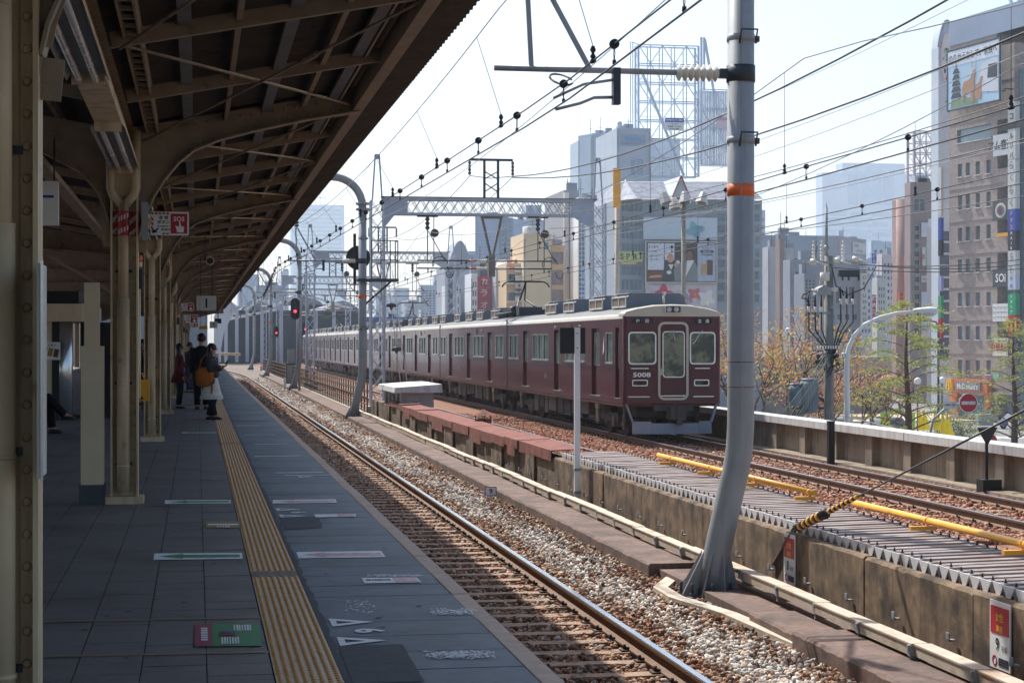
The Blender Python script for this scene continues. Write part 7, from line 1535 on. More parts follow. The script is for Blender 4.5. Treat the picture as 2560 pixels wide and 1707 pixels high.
for y, nm, lab in ((18.2, '8', 'white and red car position board with number 8 on the wall'), (13.15, '9', 'white and red car position board with number 9 at the right edge')):
    cb = thing('car_position_board', lab, 'sign', (6.085, y, -.98), 'car position boards on the wall'); T = frame((0, 0, 0), (0, -1, 0), (0, 0, 1))
    ob('board', plate(MB(), T, -.18, .18, 0, .52, -.01, .0), WHITE, cb); ob('red_panel', plate(MB(), T, -.16, .16, .27, .48, 0, .004), RED, cb); ob('yellow_letters', addtxt(addtxt(MB(), '女性', T @ Matrix.Translation((0, .4, .006)), h=.07, bold=.03), '専用', T @ Matrix.Translation((0, .31, .006)), h=.06, bold=.03), YELLOW, cb)
    ob('numeral', addtxt(MB(), nm, T @ Matrix.Translation((-.04, .19, .004)), h=.1, bold=.02), INK, cb); ob('lettering', addtxt(MB(), '号車', T @ Matrix.Translation((.08, .165, .004)), h=.05), INK, cb); ob('symbol', ringp(MB(), T, [(-.09+.04*math.cos(i*PI/8), .06+.04*math.sin(i*PI/8)) for i in range(16)], [(-.09+.03*math.cos(i*PI/8), .06+.03*math.sin(i*PI/8)) for i in range(16)], 0, .004), RED, cb); ob('caption', plate(MB(), T, -.02, .15, .03, .09, 0, .004), STEELD, cb)
an = Vector((6.1, 18.15, -.42)); far = W(2640, 985, 13.2); dv = (far-an).normalized()
gw = thing('guy_wire', 'guy wire with yellow and black striped guard anchored on the wall', 'guy wire', an)
ob('wire', MB().cyl((0, 0, 0), far-an, .009, n=6), WIREM, gw); ob('anchor_shackle', MB().tube([dv*-.02, dv*.1+Vector((0, 0, .03)), dv*.16, dv*.1-Vector((0, 0, .03)), dv*-.02], .014, 6), STEELD, gw); ob('anchor_angle', MB().bar((0, .02, -.04), (-.015, .6, -.42), .04, .03), CONCD, gw)
def stripes(a, b, r0, r1, n):
    for i in range(n): ob('guard_stripe', MB().cyl(dv*(a+(b-a)*i/n), dv*(a+(b-a)*(i+1)/n), r0+(r1-r0)*i/n, r0+(r1-r0)*(i+1)/n, n=12), (BLACK, YELLOW)[i % 2], gw)
stripes(.2, .98, .045, .05, 11); ob('guard_knob', MB().ball(dv*1.02, .058), BLACK, gw); stripes(1.08, 1.95, .028, .022, 14)
ft_ = thing('lineside_fence', 'rusty brown railing between the tracks beyond the cabinet', 'fence', (6.1, 66, -1.2))
fr_ = MB().box(-.025, .025, -.025, .025, 0, 1.25).mesh('post'); fr_.materials.append(pal('fence_rust', 92, 72, 58, rough=.8, var=.2))
for k in range(88): ob('post', fr_, None, ft_, (0, k*1.2, 0))
frr = MB().box(-.02, .02, 0, 9.6, -.02, .02).mesh('rail'); frr.materials.append(bpy.data.materials['fence_rust'])
for k in range(11):
    for z in (.25, .5, .75, 1.0, 1.23): ob('rail', frr, None, ft_, (0, k*9.6, z))
fwall = ob('fence_plinth', MB().box(6.02, 6.2, 64, 172, -1.34, -1.05), CONCL); fwall['kind'] = 'structure'
cab_ = thing('lineside_cabinet', 'grey louvred cabinet with sloping pale lid beside the lattice mast', 'cabinet', (6.2, 55.6, -.62))
ob('body', MB().box(.05, 1.0, .1, 5.0, 0, .62), pal('cabinet_grey', 176, 178, 180, rough=.6, var=.1, streak=srgb(150, 146, 140)), cab_)
ob('lid', MB().add([(-.25, -.15, .62), (1.25, -.15, .62), (1.25, 5.2, .62), (-.25, 5.2, .62), (-.22, -.12, .78), (1.22, -.12, .88), (1.22, 5.1, .88), (-.22, 5.1, .78)], [(0,3,2,1),(4,5,6,7),(0,1,5,4),(1,2,6,5),(2,3,7,6),(3,0,4,7)]), WHITEW, cab_)
for k in range(5):
    ob('pilaster', MB().box(-.03, .05, .15+k*1.15, .35+k*1.15, 0, .62), WHITEW, cab_)
    if k < 4:
        for j in range(5): ob('louvre', MB().box(.0, .05, .4+k*1.15, 1.25+k*1.15, .06+j*.11, .12+j*.11), STEELD, cab_)
def signal(label, px, py, d, s, big, base=-1.3):
    p = W(px, py, d); t = thing('railway_signal', label, 'signal', p, 'railway signals')
    P = [(math.cos(a)*.32*s, (.62 if math.sin(a) >= 0 else -.28)*s+math.sin(a)*.32*s) for a in [2*PI*i/20 for i in range(20)]]; T = frame((0, 0, 0), (1, 0, 0), (0, 0, 1))
    ob('backboard', solidp(MB(), T, P, -.06, 0), BLACK, t)
    if big:
        for z in (.62, .3): ob('dark_lens', MB().cyl((0, -.02, z*s), (0, 0, z*s), .1*s, n=14), STEELD, t); 
    ob('hood', MB().tube([(-.13*s, -.12, .02*s), (-.1*s, -.14, .11*s), (0, -.16, .15*s), (.1*s, -.14, .11*s), (.13*s, -.12, .02*s)], .02*s, 5), BLACK, t)
    ob('red_lens', MB().cyl((0, -.05, 0), (0, -.02, 0), .095*s, n=16), M('red_light', (1, .02, .04), emit=6, var=.02) if 'red_light' not in bpy.data.materials else bpy.data.materials['red_light'], t)
    ob('mast', MB().cyl((.3*s, .1, base-p.z), (.3*s, .1, .9*s), .07, n=10), STEELG, t); ob('bracket', MB().box(0, .3*s, .0, .1, -.1*s, 0), STEELD, t)
signal('tall black signal with lit red lamp beside the third pole', 738, 778, 100, .78, True); signal('small lit red signal left of the third pole', 691, 832, 150, .6, False); signal('small lit red signal right of the third pole', 763, 823, 140, .6, False)
lc = thing('relay_locker', 'dark grey equipment locker stack beyond the fence', 'locker', Vector((*W(727, HY, 118).xy, -1.3))); ob('locker', MB().box(-.3, .3, -.3, .3, 0, 1.5), STEELD, lc); ob('door', MB().box(-.25, .25, -.32, -.3, .1, 1.4), STEELG, lc); ob('top_box', MB().box(-.2, .25, -.2, .2, 1.5, 2.4), STEELG, lc)
tag(ob('marker_post', MB().box(-.07, .07, -.07, .07, 0, .75), WHITE, None, Vector((*W(712, HY, 108).xy, -1.3))), 'short white marker post at the rusty fence', 'post')
tk = thing('trackside_triangle_sign', 'black triangle sign on a short post before the parapet', 'sign', (14.55, 32.0, -1.3)); ob('plate', MB().add([(-.2, -.02, 1.25), (.2, -.02, 1.25), (0, -.02, .9), (-.2, 0, 1.25), (.2, 0, 1.25), (0, 0, .9)], [(2,1,0),(3,4,5),(0,1,4,3),(1,2,5,4),(2,0,3,5)]), BLACK, tk); ob('post', MB().box(-.025, .025, 0, .03, 0, 1.2), BLACK, tk); ob('base_box', MB().box(-.12, .25, -.1, .2, 0, .28), BLACK, tk)
dp = thing('dark_trackside_post', 'dark steel post standing against the parapet', 'post', Vector((*W(2077, HY, 42).xy, -1.3))); ob('post', MB().box(-.075, .075, -.06, .06, 0, 1.0), BLACK, dp); ob('post_cap', MB().box(-.085, .085, -.07, .07, 1.0, 1.03), STEELD, dp)
# ================================================================ street: trees, utility pole, lamp, signs, cars, people
BARK = pal('bark', 74, 58, 50, rough=.9, var=.25, scale=6, bump=.6)
def leafmat(name, r, g, b):
    m = pal(name, r, g, b, rough=.6, var=.25, scale=1.5); P = m.node_tree.nodes['Principled BSDF']
    tr = m.node_tree.nodes.new('ShaderNodeBsdfTranslucent'); mx = m.node_tree.nodes.new('ShaderNodeMixShader'); mx.inputs[0].default_value = .4
    src = P.inputs['Base Color'].links[0].from_socket; m.node_tree.links.new(src, tr.inputs['Color'])
    out = m.node_tree.nodes['Material Output']; m.node_tree.links.new(P.outputs[0], mx.inputs[1]); m.node_tree.links.new(tr.outputs[0], mx.inputs[2]); m.node_tree.links.new(mx.outputs[0], out.inputs['Surface']); return m
LORG = leafmat('leaf_orange', 190, 132, 100); LYEL = leafmat('leaf_yellow_green', 168, 164, 92); LGRN = leafmat('leaf_fresh_green', 140, 154, 84); LDRK = leafmat('leaf_dark_green', 76, 92, 46)
def leaves(pts, n, spread, size, seed, flat=.5):
    g = np.random.default_rng(seed); P = np.array([tuple(p) for p in pts]); c = P[g.integers(0, len(P), n)]+g.normal(0, 1, (n, 3))*np.array([spread, spread, spread*flat])
    d1 = g.normal(size=(n, 3)); d1 /= np.linalg.norm(d1, axis=1)[:, None]; d2 = g.normal(size=(n, 3)); d2 -= d1*(d1*d2).sum(1)[:, None]; d2 /= np.linalg.norm(d2, axis=1)[:, None]
    s = g.uniform(.6, 1.3, n)[:, None]*size; V = np.stack([c-d1*s, c+d2*s*.45, c+d1*s, c-d2*s*.45], 1)
    me = bpy.data.meshes.new('leaf_clumps'); me.vertices.add(n*4); me.loops.add(n*4); me.polygons.add(n); me.vertices.foreach_set('co', V.reshape(-1).astype(np.float32)); me.loops.foreach_set('vertex_index', np.arange(n*4, dtype=np.int32)); me.polygons.foreach_set('loop_start', np.arange(0, n*4, 4, dtype=np.int32)); me.update(calc_edges=True); return me
def broad(label, base, H, seed, mats, nl=5200, spread=.3, size=.09, lean=(0, 0), group='street trees'):
    rr = random.Random(seed); t = thing('street_tree', label, 'tree', base, group); mb = MB(); tips = []; th = H*.3
    mb.tube([(0, 0, 0), (.05, 0, th*.5), (lean[0]*.2, lean[1]*.2, th)], [.24, .2, .17], 8); ob('trunk', mb, BARK, t); lm = MB()
    def grow(p, d, L, r, lv):
        q = p; pts = [p]; rs = [r]
        for i in range(3):
            d = (d+Vector((rr.uniform(-.35, .35), rr.uniform(-.35, .35), rr.uniform(-.12, .28)))).normalized(); q = q+d*L/3; pts.append(q); rs.append(r*(1-.2*(i+1)))
            if lv >= 2: tips.append(q)
        lm.tube(pts, rs, 5)
        if lv < 4:
            for i in range(3 if lv < 2 else 2):
                nd = (d+Vector((rr.uniform(-.9, .9), rr.uniform(-.9, .9), rr.uniform(-.25, .6)))).normalized(); grow(pts[rr.choice((2, 3, 3))], nd, L*rr.uniform(.6, .8), r*.55, lv+1)
        else: tips.append(q)
    for i in range(5): a = i*1.26+rr.uniform(-.3, .3); grow(Vector((lean[0]*.2, lean[1]*.2, th*rr.uniform(.75, 1))), Vector((math.cos(a)*.75, math.sin(a)*.75, rr.uniform(.5, 1.1))).normalized(), H*.27, .11, 0)
    ob('limb', lm, BARK, t)
    for i, (m, f) in enumerate(mats): ob('crown', leaves([p for j, p in enumerate(tips) if (j+i) % len(mats) == 0 or rr.random() < .2], int(nl*f), spread, size, seed*7+i), m, t)
    return t
def conifer(label, base, H, W_, seed, n=9000, group='street trees'):
    rr = random.Random(seed); t = thing('street_tree', label, 'tree', base, group)
    ob('trunk', MB().tube([(0, 0, 0), (.08, 0, H*.4), (-.05, .05, H*.7), (0, 0, H)], [.26, .19, .1, .02], 8), BARK, t); lm = MB(); tips = []
    for i in range(42):
        z = H*(.16+.82*(i/42)); L = W_*(1-.72*(i/42)**1.4)*rr.uniform(.6, 1.15); a = i*2.4+rr.uniform(-.4, .4); d = Vector((math.cos(a), math.sin(a), 0)); p = Vector((0, 0, z)); pts = [p]; rs = [.06*(1-i/50)]
        for j in range(1, 6):
            q = p+d*L*j/5+Vector((rr.uniform(-.08, .08), rr.uniform(-.08, .08), L*(.14*math.sin(j*.6)+.02*j))); pts.append(q); rs.append(rs[0]*(1-.17*j))
            if j > 1:
                tips.append(q)
                for s in (-1, 1):
                    e = q+d.cross(Vector((0, 0, 1)))*s*L*rr.uniform(.1, .28)+d*L*.1+Vector((0, 0, rr.uniform(-.05, .12))); lm.tube([q, e], [.012, .006], 3); tips += [e, q.lerp(e, .5)]
        lm.tube(pts, rs, 4)
    ob('limb', lm, BARK, t); ob('crown', leaves(tips, int(n*.7), .17, .075, seed, .45), LGRN, t); ob('inner_crown', leaves(tips, int(n*.3), .2, .08, seed+9, .5), LYEL, t); return t
gp = lambda px, d: Vector((*W(px, HY, d).xy, GZ))
broad('tree with orange and yellow spring leaves just right of the big pole', gp(1905, 84), 10.6, 3, [(LORG, .5), (LYEL, .5)], 5200, .27, .08)
broad('tree with sparse rusty orange leaves behind the utility pole', gp(2040, 100), 7.2, 11, [(LORG, .75), (LYEL, .25)], 1700, .25, .075)
broad('low tree with rusty orange leaves beside the street lamp', gp(2165, 104), 7.4, 21, [(LORG, .75), (LYEL, .25)], 1500, .25, .075)
conifer('feathery green conifer in front of the shopping street', gp(2268, 96), 10.2, 4.2, 5, 7500); conifer('feathery green conifer at the right edge before the sign column', gp(2535, 118), 9.6, 3.2, 8, 4800)
def shrub(label, base, r, h, seed): 
    t = thing('shrub', label, 'shrub', base, 'street shrubs'); rr = random.Random(seed); tips = [Vector((rr.gauss(0, r*.4), rr.gauss(0, r*.4), abs(rr.gauss(0, h*.45)))) for _ in range(60)]
    lm = MB(); [lm.tube([(0, 0, 0), p], [.03, .01], 3) for p in tips[:25]]; ob('stem', lm, BARK, t); ob('crown', leaves(tips, 1500, .22, .09, seed), LDRK, t)
for i, (px, d, r, h) in enumerate(((2240, 112, 2.0, 1.3), (2310, 110, 2.2, 1.5), (2365, 122, 1.8, 1.6), (2400, 150, 2.2, 1.8), (2190, 118, 1.6, 1.0))): shrub(('low dark shrub left of the green conifer', 'low dark shrub at the foot of the green conifer', 'dark shrub behind the yellow flags', 'dark shrub near the no entry sign', 'small dark shrub by the parked car')[i], gp(px, d), r, h, i+40)
# utility pole
up = thing('utility_pole', 'street utility pole crowded with transformers, insulators and cables', 'utility pole', gp(2072, 62)); HP = 12.4
Z = lambda py, d=62: W(0, py, d).z-GZ
PXm = lambda px, d=62: (px-2072)/F*d
ob('shaft', MB().cyl((0, 0, 0), (0, 0, Z(640)), .19, .15, n=14), pal('pole_concrete', 128, 128, 124, rough=.8, var=.15, streak=srgb(84, 82, 80)), up); ob('top_mast', MB().cyl((-.08, 0, Z(640)), (-.08, 0, Z(520)), .06, .04, n=8).cyl((-.08, 0, Z(520)), (-.08, 0, Z(505)), .02, .005, n=6).ball((-.08, 0, Z(620)), .11), STEELG, up)
ob('ladder_strip', MB().box(-.34, -.18, -.05, -.02, Z(850), Z(700)), WHITEW, up)
ca_ = MB()
for y, a, c in ((657, 2000, 2150), (680, 2090, 2165), (783, 2005, 2070), (768, 2070, 2140)): ca_.bar((PXm(a), -.2, Z(y)), (PXm(c), -.2, Z(y)), .07)
ob('cross_arm', ca_, STEELG, up)
for px in (2027, 2048, 2104): ob('pin_insulator', insul(MB(), (PXm(px), -.2, Z(654)), (PXm(px), -.2, Z(612)), .065, 5).cyl((PXm(px), -.2, Z(612)), (PXm(px), -.2, Z(602)), .025, n=6), INS, up)
for px, py in ((2018, 655), (2080, 652), (2127, 648)): ob('strain_insulator', MB().cyl((PXm(px), -.3, Z(py)), (PXm(px)+.12, -.42, Z(py)-.02), .1, .085, n=12).cyl((PXm(px)+.12, -.42, Z(py)-.02), (PXm(px)+.5, -.55, Z(py)-.14), .035, n=6), INS, up)
for px in (2013, 2030, 2046, 2096, 2112, 2128):
    z0 = 775 if px < 2060 else 755; ob('cable_head', MB().cyl((PXm(px), -.25, Z(z0+6)), (PXm(px), -.25, Z(z0-8)), .05, n=8), INS, up); ob('cable_cone', MB().cyl((PXm(px), -.25, Z(z0-8)), (PXm(px), -.25, Z(z0-38)), .045, .015, n=8), BLACK, up); sgn = -1 if px < 2060 else 1
    ob('droop_cable', MB().tube([(PXm(px), -.25, Z(z0+6)), (PXm(px), -.28, Z(z0+50)), (PXm(px)*.6, -.25, Z(z0+75)), (PXm(px)*.15, -.2, Z(z0+100 if sgn < 0 else z0+130))], .025, 5), BLACK, up)
ob('switch_box', MB().add([(PXm(2032), -.35, Z(738)), (PXm(2072), -.35, Z(738)), (PXm(2068), -.35, Z(722)), (PXm(2052), -.35, Z(713)), (PXm(2036), -.35, Z(722)), (PXm(2032), .1, Z(738)), (PXm(2072), .1, Z(738)), (PXm(2068), .1, Z(722)), (PXm(2052), .1, Z(713)), (PXm(2036), .1, Z(722))], [(0,1,2,3,4),(9,8,7,6,5),(0,5,6,1),(1,6,7,2),(2,7,8,3),(3,8,9,4),(4,9,5,0)]), STEELG, up)
ob('bushing', MB().cyl((PXm(2022), -.2, Z(727)), (PXm(2034), -.2, Z(729)), .05, n=8).cyl((PXm(2070), -.2, Z(724)), (PXm(2090), -.2, Z(724)), .07, n=8), INS, up)
ob('loop_cable', MB().tube([(PXm(2022), -.25, Z(727)), (PXm(2000), -.25, Z(736)), (PXm(1995), -.25, Z(746)), (PXm(2008), -.25, Z(748)), (PXm(2013), -.25, Z(758))], .028, 5).tube([(PXm(2070), -.4, Z(672)), (PXm(2080), -.4, Z(715)), (PXm(2110), -.45, Z(738)), (PXm(2150), -.5, Z(722)), (PXm(2180), -.6, Z(665))], .022, 5).tube([(PXm(2088), -.2, Z(724)), (PXm(2100), -.2, Z(726)), (PXm(2106), -.2, Z(740))], .025, 5), BLACK, up)
ob('fuse_rack', MB().box(PXm(2092), PXm(2143), -.35, -.1, Z(693), Z(676)).box(PXm(2096), PXm(2100), -.4, -.35, Z(702), Z(690)).box(PXm(2112), PXm(2116), -.4, -.35, Z(702), Z(690)).box(PXm(2138), PXm(2142), -.4, -.35, Z(702), Z(690)), STEELD, up); ob('arrester', MB().cyl((PXm(2055), -.25, Z(703)), (PXm(2055), -.25, Z(682)), .16, n=10), INS, up)
for a, c, y0, y1, lab in ((2002, 2044, 950, 1030, ''), (1972, 2001, 962, 1012, '')):
    m_ = (PXm(a)+PXm(c))/2; r_ = (PXm(c)-PXm(a))/2; d_ = ob('transformer', MB().cyl((m_, .1, Z(y1)), (m_, .1, Z(y0)), r_, n=24).cyl((m_, .1, Z(y0)), (m_, .1, Z(y0-4)), r_*1.05, r_*.9, n=24), pal('transformer_grey', 112, 126, 138, rough=.5, var=.08) if 'transformer_grey' not in bpy.data.materials else bpy.data.materials['transformer_grey'], up)
    fn_ = MB()
    for k in range(22): q_ = 2*PI*k/22; fn_.bar((m_+math.cos(q_)*r_*1.02, .1+math.sin(q_)*r_*1.02, Z(y1-6)), (m_+math.cos(q_)*r_*1.02, .1+math.sin(q_)*r_*1.02, Z(y0+8)), .05, .02)
    ob('cooling_rib', fn_, bpy.data.materials['transformer_grey'], d_); ob('terminal', insul(MB(), (m_-r_*1.2, .0, Z(y0+10)), (m_-r_*.8, .0, Z(y0+3)), .06, 3), INS, d_)
ob('transformer_bracket', MB().bar((PXm(1985), .1, Z(1020)), (0, .1, Z(1020)), .08).bar((PXm(2042), .1, Z(990)), (0, .1, Z(1010)), .1), STEELD, up)
cl2 = MB(); rr = random.Random(9)
for k in range(34):
    x, y, z = rr.uniform(-.55, .3), rr.uniform(-.3, .1), Z(rr.uniform(862, 935)); cl2.tube([(x, y, z), (x+rr.uniform(-.15, .15), y-.1, z-.12), (x+rr.uniform(-.25, .25), y, z-rr.uniform(.1, .3))], .02, 4)
    if k % 3 == 0: cl2.box(x-.05, x+.05, y-.05, y+.05, z-.05, z+.07)
ob('cable_clutter', cl2, BLACK, up); cl3 = MB()
for k in range(9): cl3.box(-.5+k*.09, -.46+k*.09, -.3, -.24, Z(872), Z(864))
ob('terminal_blocks', cl3, WHITE, up)
bundle = thing('cable_bundle', 'bundle of service cables slanting down left from the utility pole', 'cables', up.location+Vector((0, 0, Z(870))))
for k in range(9):
    a = Vector((-.05+k*.02, -.2, -k*.06)); b_ = W(1950+k*6, 1040+k*2, 58+k*.4)-bundle.location; ob('cable', MB().tube([a.lerp(b_, i/8)-Vector((0, 0, .3*(i/8)*(1-i/8))) for i in range(9)], .011, 4), WIREM if k % 3 else pal('green_cable%d' % k, 90, 150, 140), bundle)
for k in range(4):
    a = Vector((-.3, -.1, -.2-k*.15)); b_ = W(1880, 980+k*18, 60)-bundle.location; ob('cable', MB().tube([a.lerp(b_, i/8)-Vector((0, 0, .5*(i/8)*(1-i/8))) for i in range(9)], .01, 4), WIREM, bundle)
for k, (p0, p1, lab) in enumerate((((2150, 662), (2600, 642), 'upper of three street wires running right from the utility pole'), ((2185, 664), (2600, 655), 'middle of three street wires running right from the utility pole'), ((2068, 668), (2600, 668), 'lowest of three street wires running right from the utility pole'))):
    a, c = W(*p0, 62), W(*p1, 70); wire(sagw(a, c, .18), .016, lab, WIREM)
wire([W(2116, 1040, 60), W(2200, 1062, 56), W(2330, 1095, 50)], .02, 'pale cable from the street lamp down behind the parapet', WIREL)
# street lamp
lp = thing('street_lamp', 'white street lamp with long curved arm above the parapet', 'street lamp', gp(2118, 60)); L0 = lambda px, py: (W(px, py, 60)-lp.location)
ob('pole', MB().tube([(0, 0, 0), L0(2118, 1060), L0(2117, 900), L0(2121, 870), L0(2135, 838), L0(2160, 812), L0(2200, 793), L0(2245, 782), L0(2288, 778)], [.1, .1, .085, .075, .065, .06, .055, .05, .045], 12), WHITE, lp)
ob('lamp_head', MB().loft([[L0(px, 776)+Vector((0, math.cos(q_)*w_, math.sin(q_)*h_)) for q_ in [2*PI*i/12 for i in range(12)]] for px, w_, h_ in ((2284, .05, .05), (2300, .13, .09), (2325, .18, .12), (2340, .13, .1), (2347, .03, .03))]), WHITE, lp)
ob('lamp_bowl', MB().loft([[L0(px, 784)+Vector((0, math.cos(q_)*w_, math.sin(q_)*h_)) for q_ in [2*PI*i/12 for i in range(12)]] for px, w_, h_ in ((2308, .03, .03), (2318, .12, .1), (2330, .12, .11), (2340, .04, .04))]), LAMPG, lp); ob('bracket_box', MB().cyl(L0(2104, 886), L0(2114, 886), .06, n=8).cyl(L0(2116, 890), L0(2140, 886), .025, n=6), WHITEW, lp)
l2_ = thing('street_lamp', 'small dark street lamp arm in front of the grey pillar building', 'street lamp', gp(2346, 130)); L0 = lambda px, py: (W(px, py, 130)-l2_.location); ob('pole', MB().tube([(0, 0, 0), L0(2346, 815), L0(2340, 805), L0(2322, 801)], [.1, .08, .06, .05], 8), STEELD, l2_); ob('lamp_head', MB().ball(L0(2312, 800), .3, .2, .11, 10, 6), STEELD, l2_)
# no entry signs
for i, (px, py, d, r_, lab) in enumerate(((2421, 1007, 55, .295, 'round red no entry sign with white bar on a curved post'), (2475, 1103, 62, .27, 'second round red no entry sign peeping over the parapet'))):
    p = W(px, py, d); t = thing('no_entry_sign', lab, 'sign', p, 'no entry signs'); ob('rim', MB().cyl((0, .0, 0), (0, .02, 0), r_, n=32), WHITE, t); ob('red_disc', MB().cyl((0, -.006, 0), (0, -.001, 0), r_*.93, n=32), RED, t); ob('white_bar', MB().box(-r_*.75, r_*.75, -.012, -.006, -r_*.17, r_*.17), WHITEW, t)
    if i == 0:
        q0 = W(2320, 1110, 55)-p; ob('post', MB().tube([(q0.x, .05, GZ-p.z), (q0.x, .05, q0.z+.3), (q0.x+.1, .05, q0.z+.75), (q0.x+.45, .05, q0.z+1.05), (0, .05, .05)], .04, 8), STEELG, t)
        pl = ob('supplementary_plate', MB().box(-.78, -.36, 0, .01, -.17, .05), WHITEW, t); ob('lettering', addtxt(MB(), '自動車・原付', frame((-.57, -.004, -.06), (1, 0, 0), (0, 0, 1)), w=.36, bold=.02), INK, pl)
    else: ob('post', MB().cyl((0, .05, GZ-p.z), (0, .05, 0), .035, n=8), STEELG, t)
# ground details: pavement, kerbs, crossing
pv = ob('pavement', MB().box(60, 130, 172.5, 190, GZ, GZ+.13), pal('pavement_beige', 186, 168, 150, rough=.85, var=.1, scale=1)); pv['kind'] = 'structure'
pv = ob('pavement', MB().box(17, 46, 60, 135, GZ, GZ+.13), bpy.data.materials['pavement_beige']); pv['kind'] = 'structure'
cw = struct('pedestrian_crossing', W(2385, HY, 152)); cw.location.z = GZ+.004
for k in range(9): ob('white_bar', MB().box(k*1.02, k*1.02+.5, -1.6, 1.6, -.003, 0), WHITE, cw)
ob('stop_line', MB().box(-8, 12, 12.2, 12.5, -.003, 0), WHITE, cw)
def car_(label, loc, rz, col, van=False, group='cars on the street'):
    t = thing('parked_car', label, 'car', loc, group, rz); m = M('car_paint_'+label.split()[0]+str(len(bpy.data.materials)), col, rough=.25, var=.04, coat=.5)
    P = [(-2.1, .35), (-2.15, .7), (-1.6, .85), (-1.0, 1.4 if not van else 1.75), (1.1, 1.42 if not van else 1.8), (1.75 if not van else 2.0, .9), (2.1, .8), (2.12, .35)]
    rings = [[Vector((x, y, z if z < .9 else z*1.0)) for x, z in P] for y in (-.8, .8)]
    mb = MB().prism([(x, z) for x, z in P], -.8, .8, lambda u, v, w: Vector((u, w*(1 if v < .95 else .86), v))); ob('body', mb, m, t)
    gl = MB()
    for s in (-1, 1): gl.add([(x, s*(.815 if z < .95 else .735), z) for x, z in ((-1.45, .9), (-.95, 1.3 if not van else 1.6), (1.0, 1.32 if not van else 1.65), (1.5, .92))], [(0,1,2,3)])
    gl.add([(-1.62, -.7, .9), (-1.62, .7, .9), (-1.1, .6, 1.33 if not van else 1.6), (-1.1, -.6, 1.33 if not van else 1.6)], [(0,1,2,3)]); gl.add([(1.72, -.7, .95), (1.2, -.6, 1.35 if not van else 1.6), (1.2, .6, 1.35 if not van else 1.6), (1.72, .7, .95)], [(0,1,2,3)]); ob('glazing', gl, WG, t)
    for x in (-1.35, 1.3):
        for s in (-.78, .78): w_ = ob('wheel', MB().cyl((x, s-.1, .31), (x, s+.1, .31), .31, n=16), BLACK, t); ob('rim', MB().cyl((x, s-.11, .31), (x, s+.11, .31), .18, n=12), STEELL, w_)
    for s in (-.6, .6): ob('headlight', MB().ball((-2.1, s, .66), .08, .16, .09), LAMPG, t); ob('tail_light', MB().ball((2.1, s, .72), .05, .14, .1), RED, t)
car_('dark green car parked behind the conifer branches', gp(2155, 128), .35, srgb(46, 62, 60)); car_('blue car entering at the right edge by the restaurant', gp(2552, 168), .1, srgb(40, 70, 130))
car_('white van behind the street lamp pole', gp(2085, 150), .3, srgb(214, 216, 218), True); car_('silver car beyond the utility pole transformers', gp(1960, 140), .2, srgb(170, 176, 184)); car_('white car seen under the orange tree', gp(1925, 120), .25, srgb(220, 220, 220)); car_('grey van beyond the parked green car', gp(2215, 150), .3, srgb(120, 126, 124), True)
for i, (px, col) in enumerate(((2452, 0), (2470, 1))): bi = thing('street_bin', ('grey street cabinet nearer the restaurant door', 'grey street cabinet beside the first grey cabinet')[i], 'cabinet', gp(px, 172)+Vector((0, 0, .13)), 'grey street cabinets'); ob('body', MB().box(-.38, .38, -.35, .35, 0, 1.0), wm(150, 160, 170), bi); ob('lid', MB().box(-.4, .4, -.37, .37, 1.0, 1.06), WHITEW, bi)
YF = pal('flag_yellow', 226, 210, 40, rough=.7, var=.1)
for i, (px, d, h) in enumerate(((2297, 104, 1.5), (2309, 104, 1.6), (2336, 98, 1.6), (2355, 94, 1.6), (2366, 93, 1.7))):
    fl = thing('yellow_flag', 'drooping yellow flag, %s from the conifer trunk' % ('first', 'second', 'third', 'fourth', 'fifth')[i], 'flag', W(px, 1062 if i < 3 else 1075, d), 'drooping yellow street flags'); ob('staff', MB().cyl((0, 0, -4.5), (0, 0, 1.0), .02, n=6), STEELG, fl)
    ob('cloth', MB().loft([[Vector((math.cos(q_)*w_+.05*k_, math.sin(q_)*.08, .9-k_*.3)) for q_ in [2*PI*j/8 for j in range(8)]] for k_, w_ in enumerate((.03, .1, .17, .2, .26))]), YF, fl)
for i, (px, d) in enumerate(((2213, 108), (2275, 108))): bn_ = thing('green_banner', ('lime green street banner left of the conifer trunk', 'lime green street banner right of the conifer trunk')[i], 'banner', gp(px, d)); ob('staff', MB().cyl((0, 0, 0), (0, 0, 3.9), .02, n=6), STEELG, bn_); ob('cloth', MB().box(-.3, .32, -.01, .01, 1.7, 3.8), pal('lime_banner%d' % i, 150, 196, 70), bn_); ob('lettering', MB().box(-.05, .1, -.02, -.012, 2.0, 3.5), ORANGE, bn_)
BL = fab('light_shirt', 196, 190, 170); TEAL = fab('teal_shirt', 70, 150, 170)
person('pedestrian in beige clothes crossing the street', gp(2526, 153), -PI/2, 1.6, BL, fab('beige_trousers', 190, 184, 170), group=None); person('pedestrian in white shirt and dark trousers crossing the street', gp(2543, 153), -PI/2, 1.7, fab('white_shirt', 220, 220, 226), SUIT, legs={'anL': (-.056, -.12, .05), 'toL': (-.06, -.02, .03), 'knR': (.056, .06, .28), 'anR': (.056, .12, .06), 'toR': (.06, .2, .04)})
person('passer by in a teal top before the restaurant', gp(2472, 176)+Vector((0, 0, .13)), 0, 1.62, TEAL, DARK); person('passer by in grey walking past the restaurant', gp(2500, 176)+Vector((0, 0, .13)), PI/2, 1.68, fab('grey_top', 130, 126, 120), DARK)
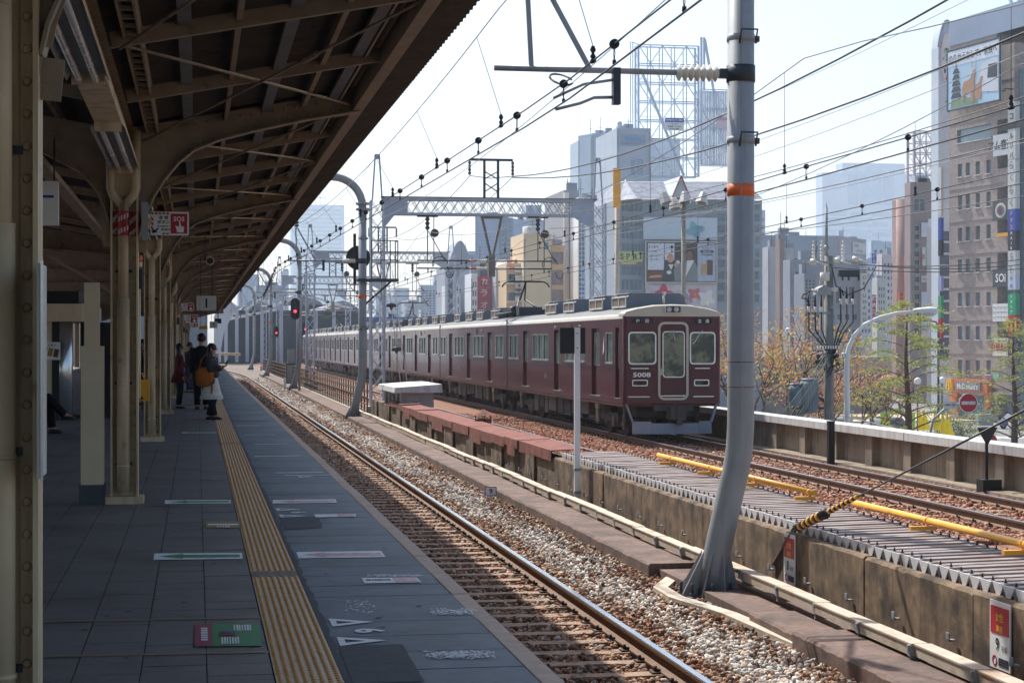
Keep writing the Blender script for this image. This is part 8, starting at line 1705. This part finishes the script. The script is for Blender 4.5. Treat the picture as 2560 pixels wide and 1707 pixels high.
person('distant pedestrian far down the shopping street', gp(2250, 210), .5, 1.65, fab('rose_top', 196, 120, 130), JEAN); person('distant pedestrian in white near the pink umbrella', gp(2228, 200), 1.0, 1.65, BL, JEAN)
um = thing('pink_umbrella', 'small pink parasol far down the street behind the branches', 'umbrella', W(2220, 948, 200)); ob('canopy', MB().lathe([(.9, 0), (.75, .25), (.4, .42), (.03, .5)], n=10), pal('umbrella_pink', 226, 110, 140), um); ob('stick', MB().cyl((0, 0, -1.2), (0, 0, .5), .02, n=5), STEELD, um)
for i, (px, py, d) in enumerate(((2294, 957, 140), (2355, 955, 150), (1970, 830, 180))): gl_ = thing('globe_lamp', ('white globe lamp beside the green conifer', 'white globe lamp by the restaurant corner', 'white globe lamp high behind the orange tree')[i], 'lamp', gp(px, d)); hz = W(0, py, d).z-GZ; ob('post', MB().cyl((0, 0, 0), (0, 0, hz), .07, n=8), STEELD, gl_); ob('globe', MB().ball((0, 0, hz+.15), .28, n=14, m=10), WHITE, gl_)
bs = thing('blue_road_sign', 'blue round road sign behind the orange leaves', 'sign', W(2176, 980, 110)); ob('disc', MB().cyl((0, 0, 0), (0, .03, 0), .36, n=20), BLUE, bs); ob('post', MB().cyl((0, .06, -4.5), (0, .06, 0), .04, n=6), STEELG, bs); ob('arrow', MB().box(-.05, .05, -.01, -.002, -.2, .2), WHITE, bs)
b = bld('shop_row', 'low row of shops with awnings across the street behind the trees', 1900, 2230, 900, 205, wm(150, 142, 138), depth=10, wins=[(1910, 2225, 16, 925, 1010, 2, .75, .6)])
# ================================================================ haze: one closed box of pale air
hb = ob('haze', MB().box(-1950, 1950, -70, 2300, GZ-1.6, 215), None); hb['kind'] = 'stuff'
hm = bpy.data.materials.new('haze_air'); hm.use_nodes = True; t = hm.node_tree; t.nodes.clear()
vo = t.nodes.new('ShaderNodeVolumePrincipled'); vo.inputs['Color'].default_value = (.74, .87, 1, 1); vo.inputs['Density'].default_value = .0003; vo.inputs['Anisotropy'].default_value = .45
mo = t.nodes.new('ShaderNodeOutputMaterial'); t.links.new(vo.outputs[0], mo.inputs['Volume']); hb.data.materials.append(hm)
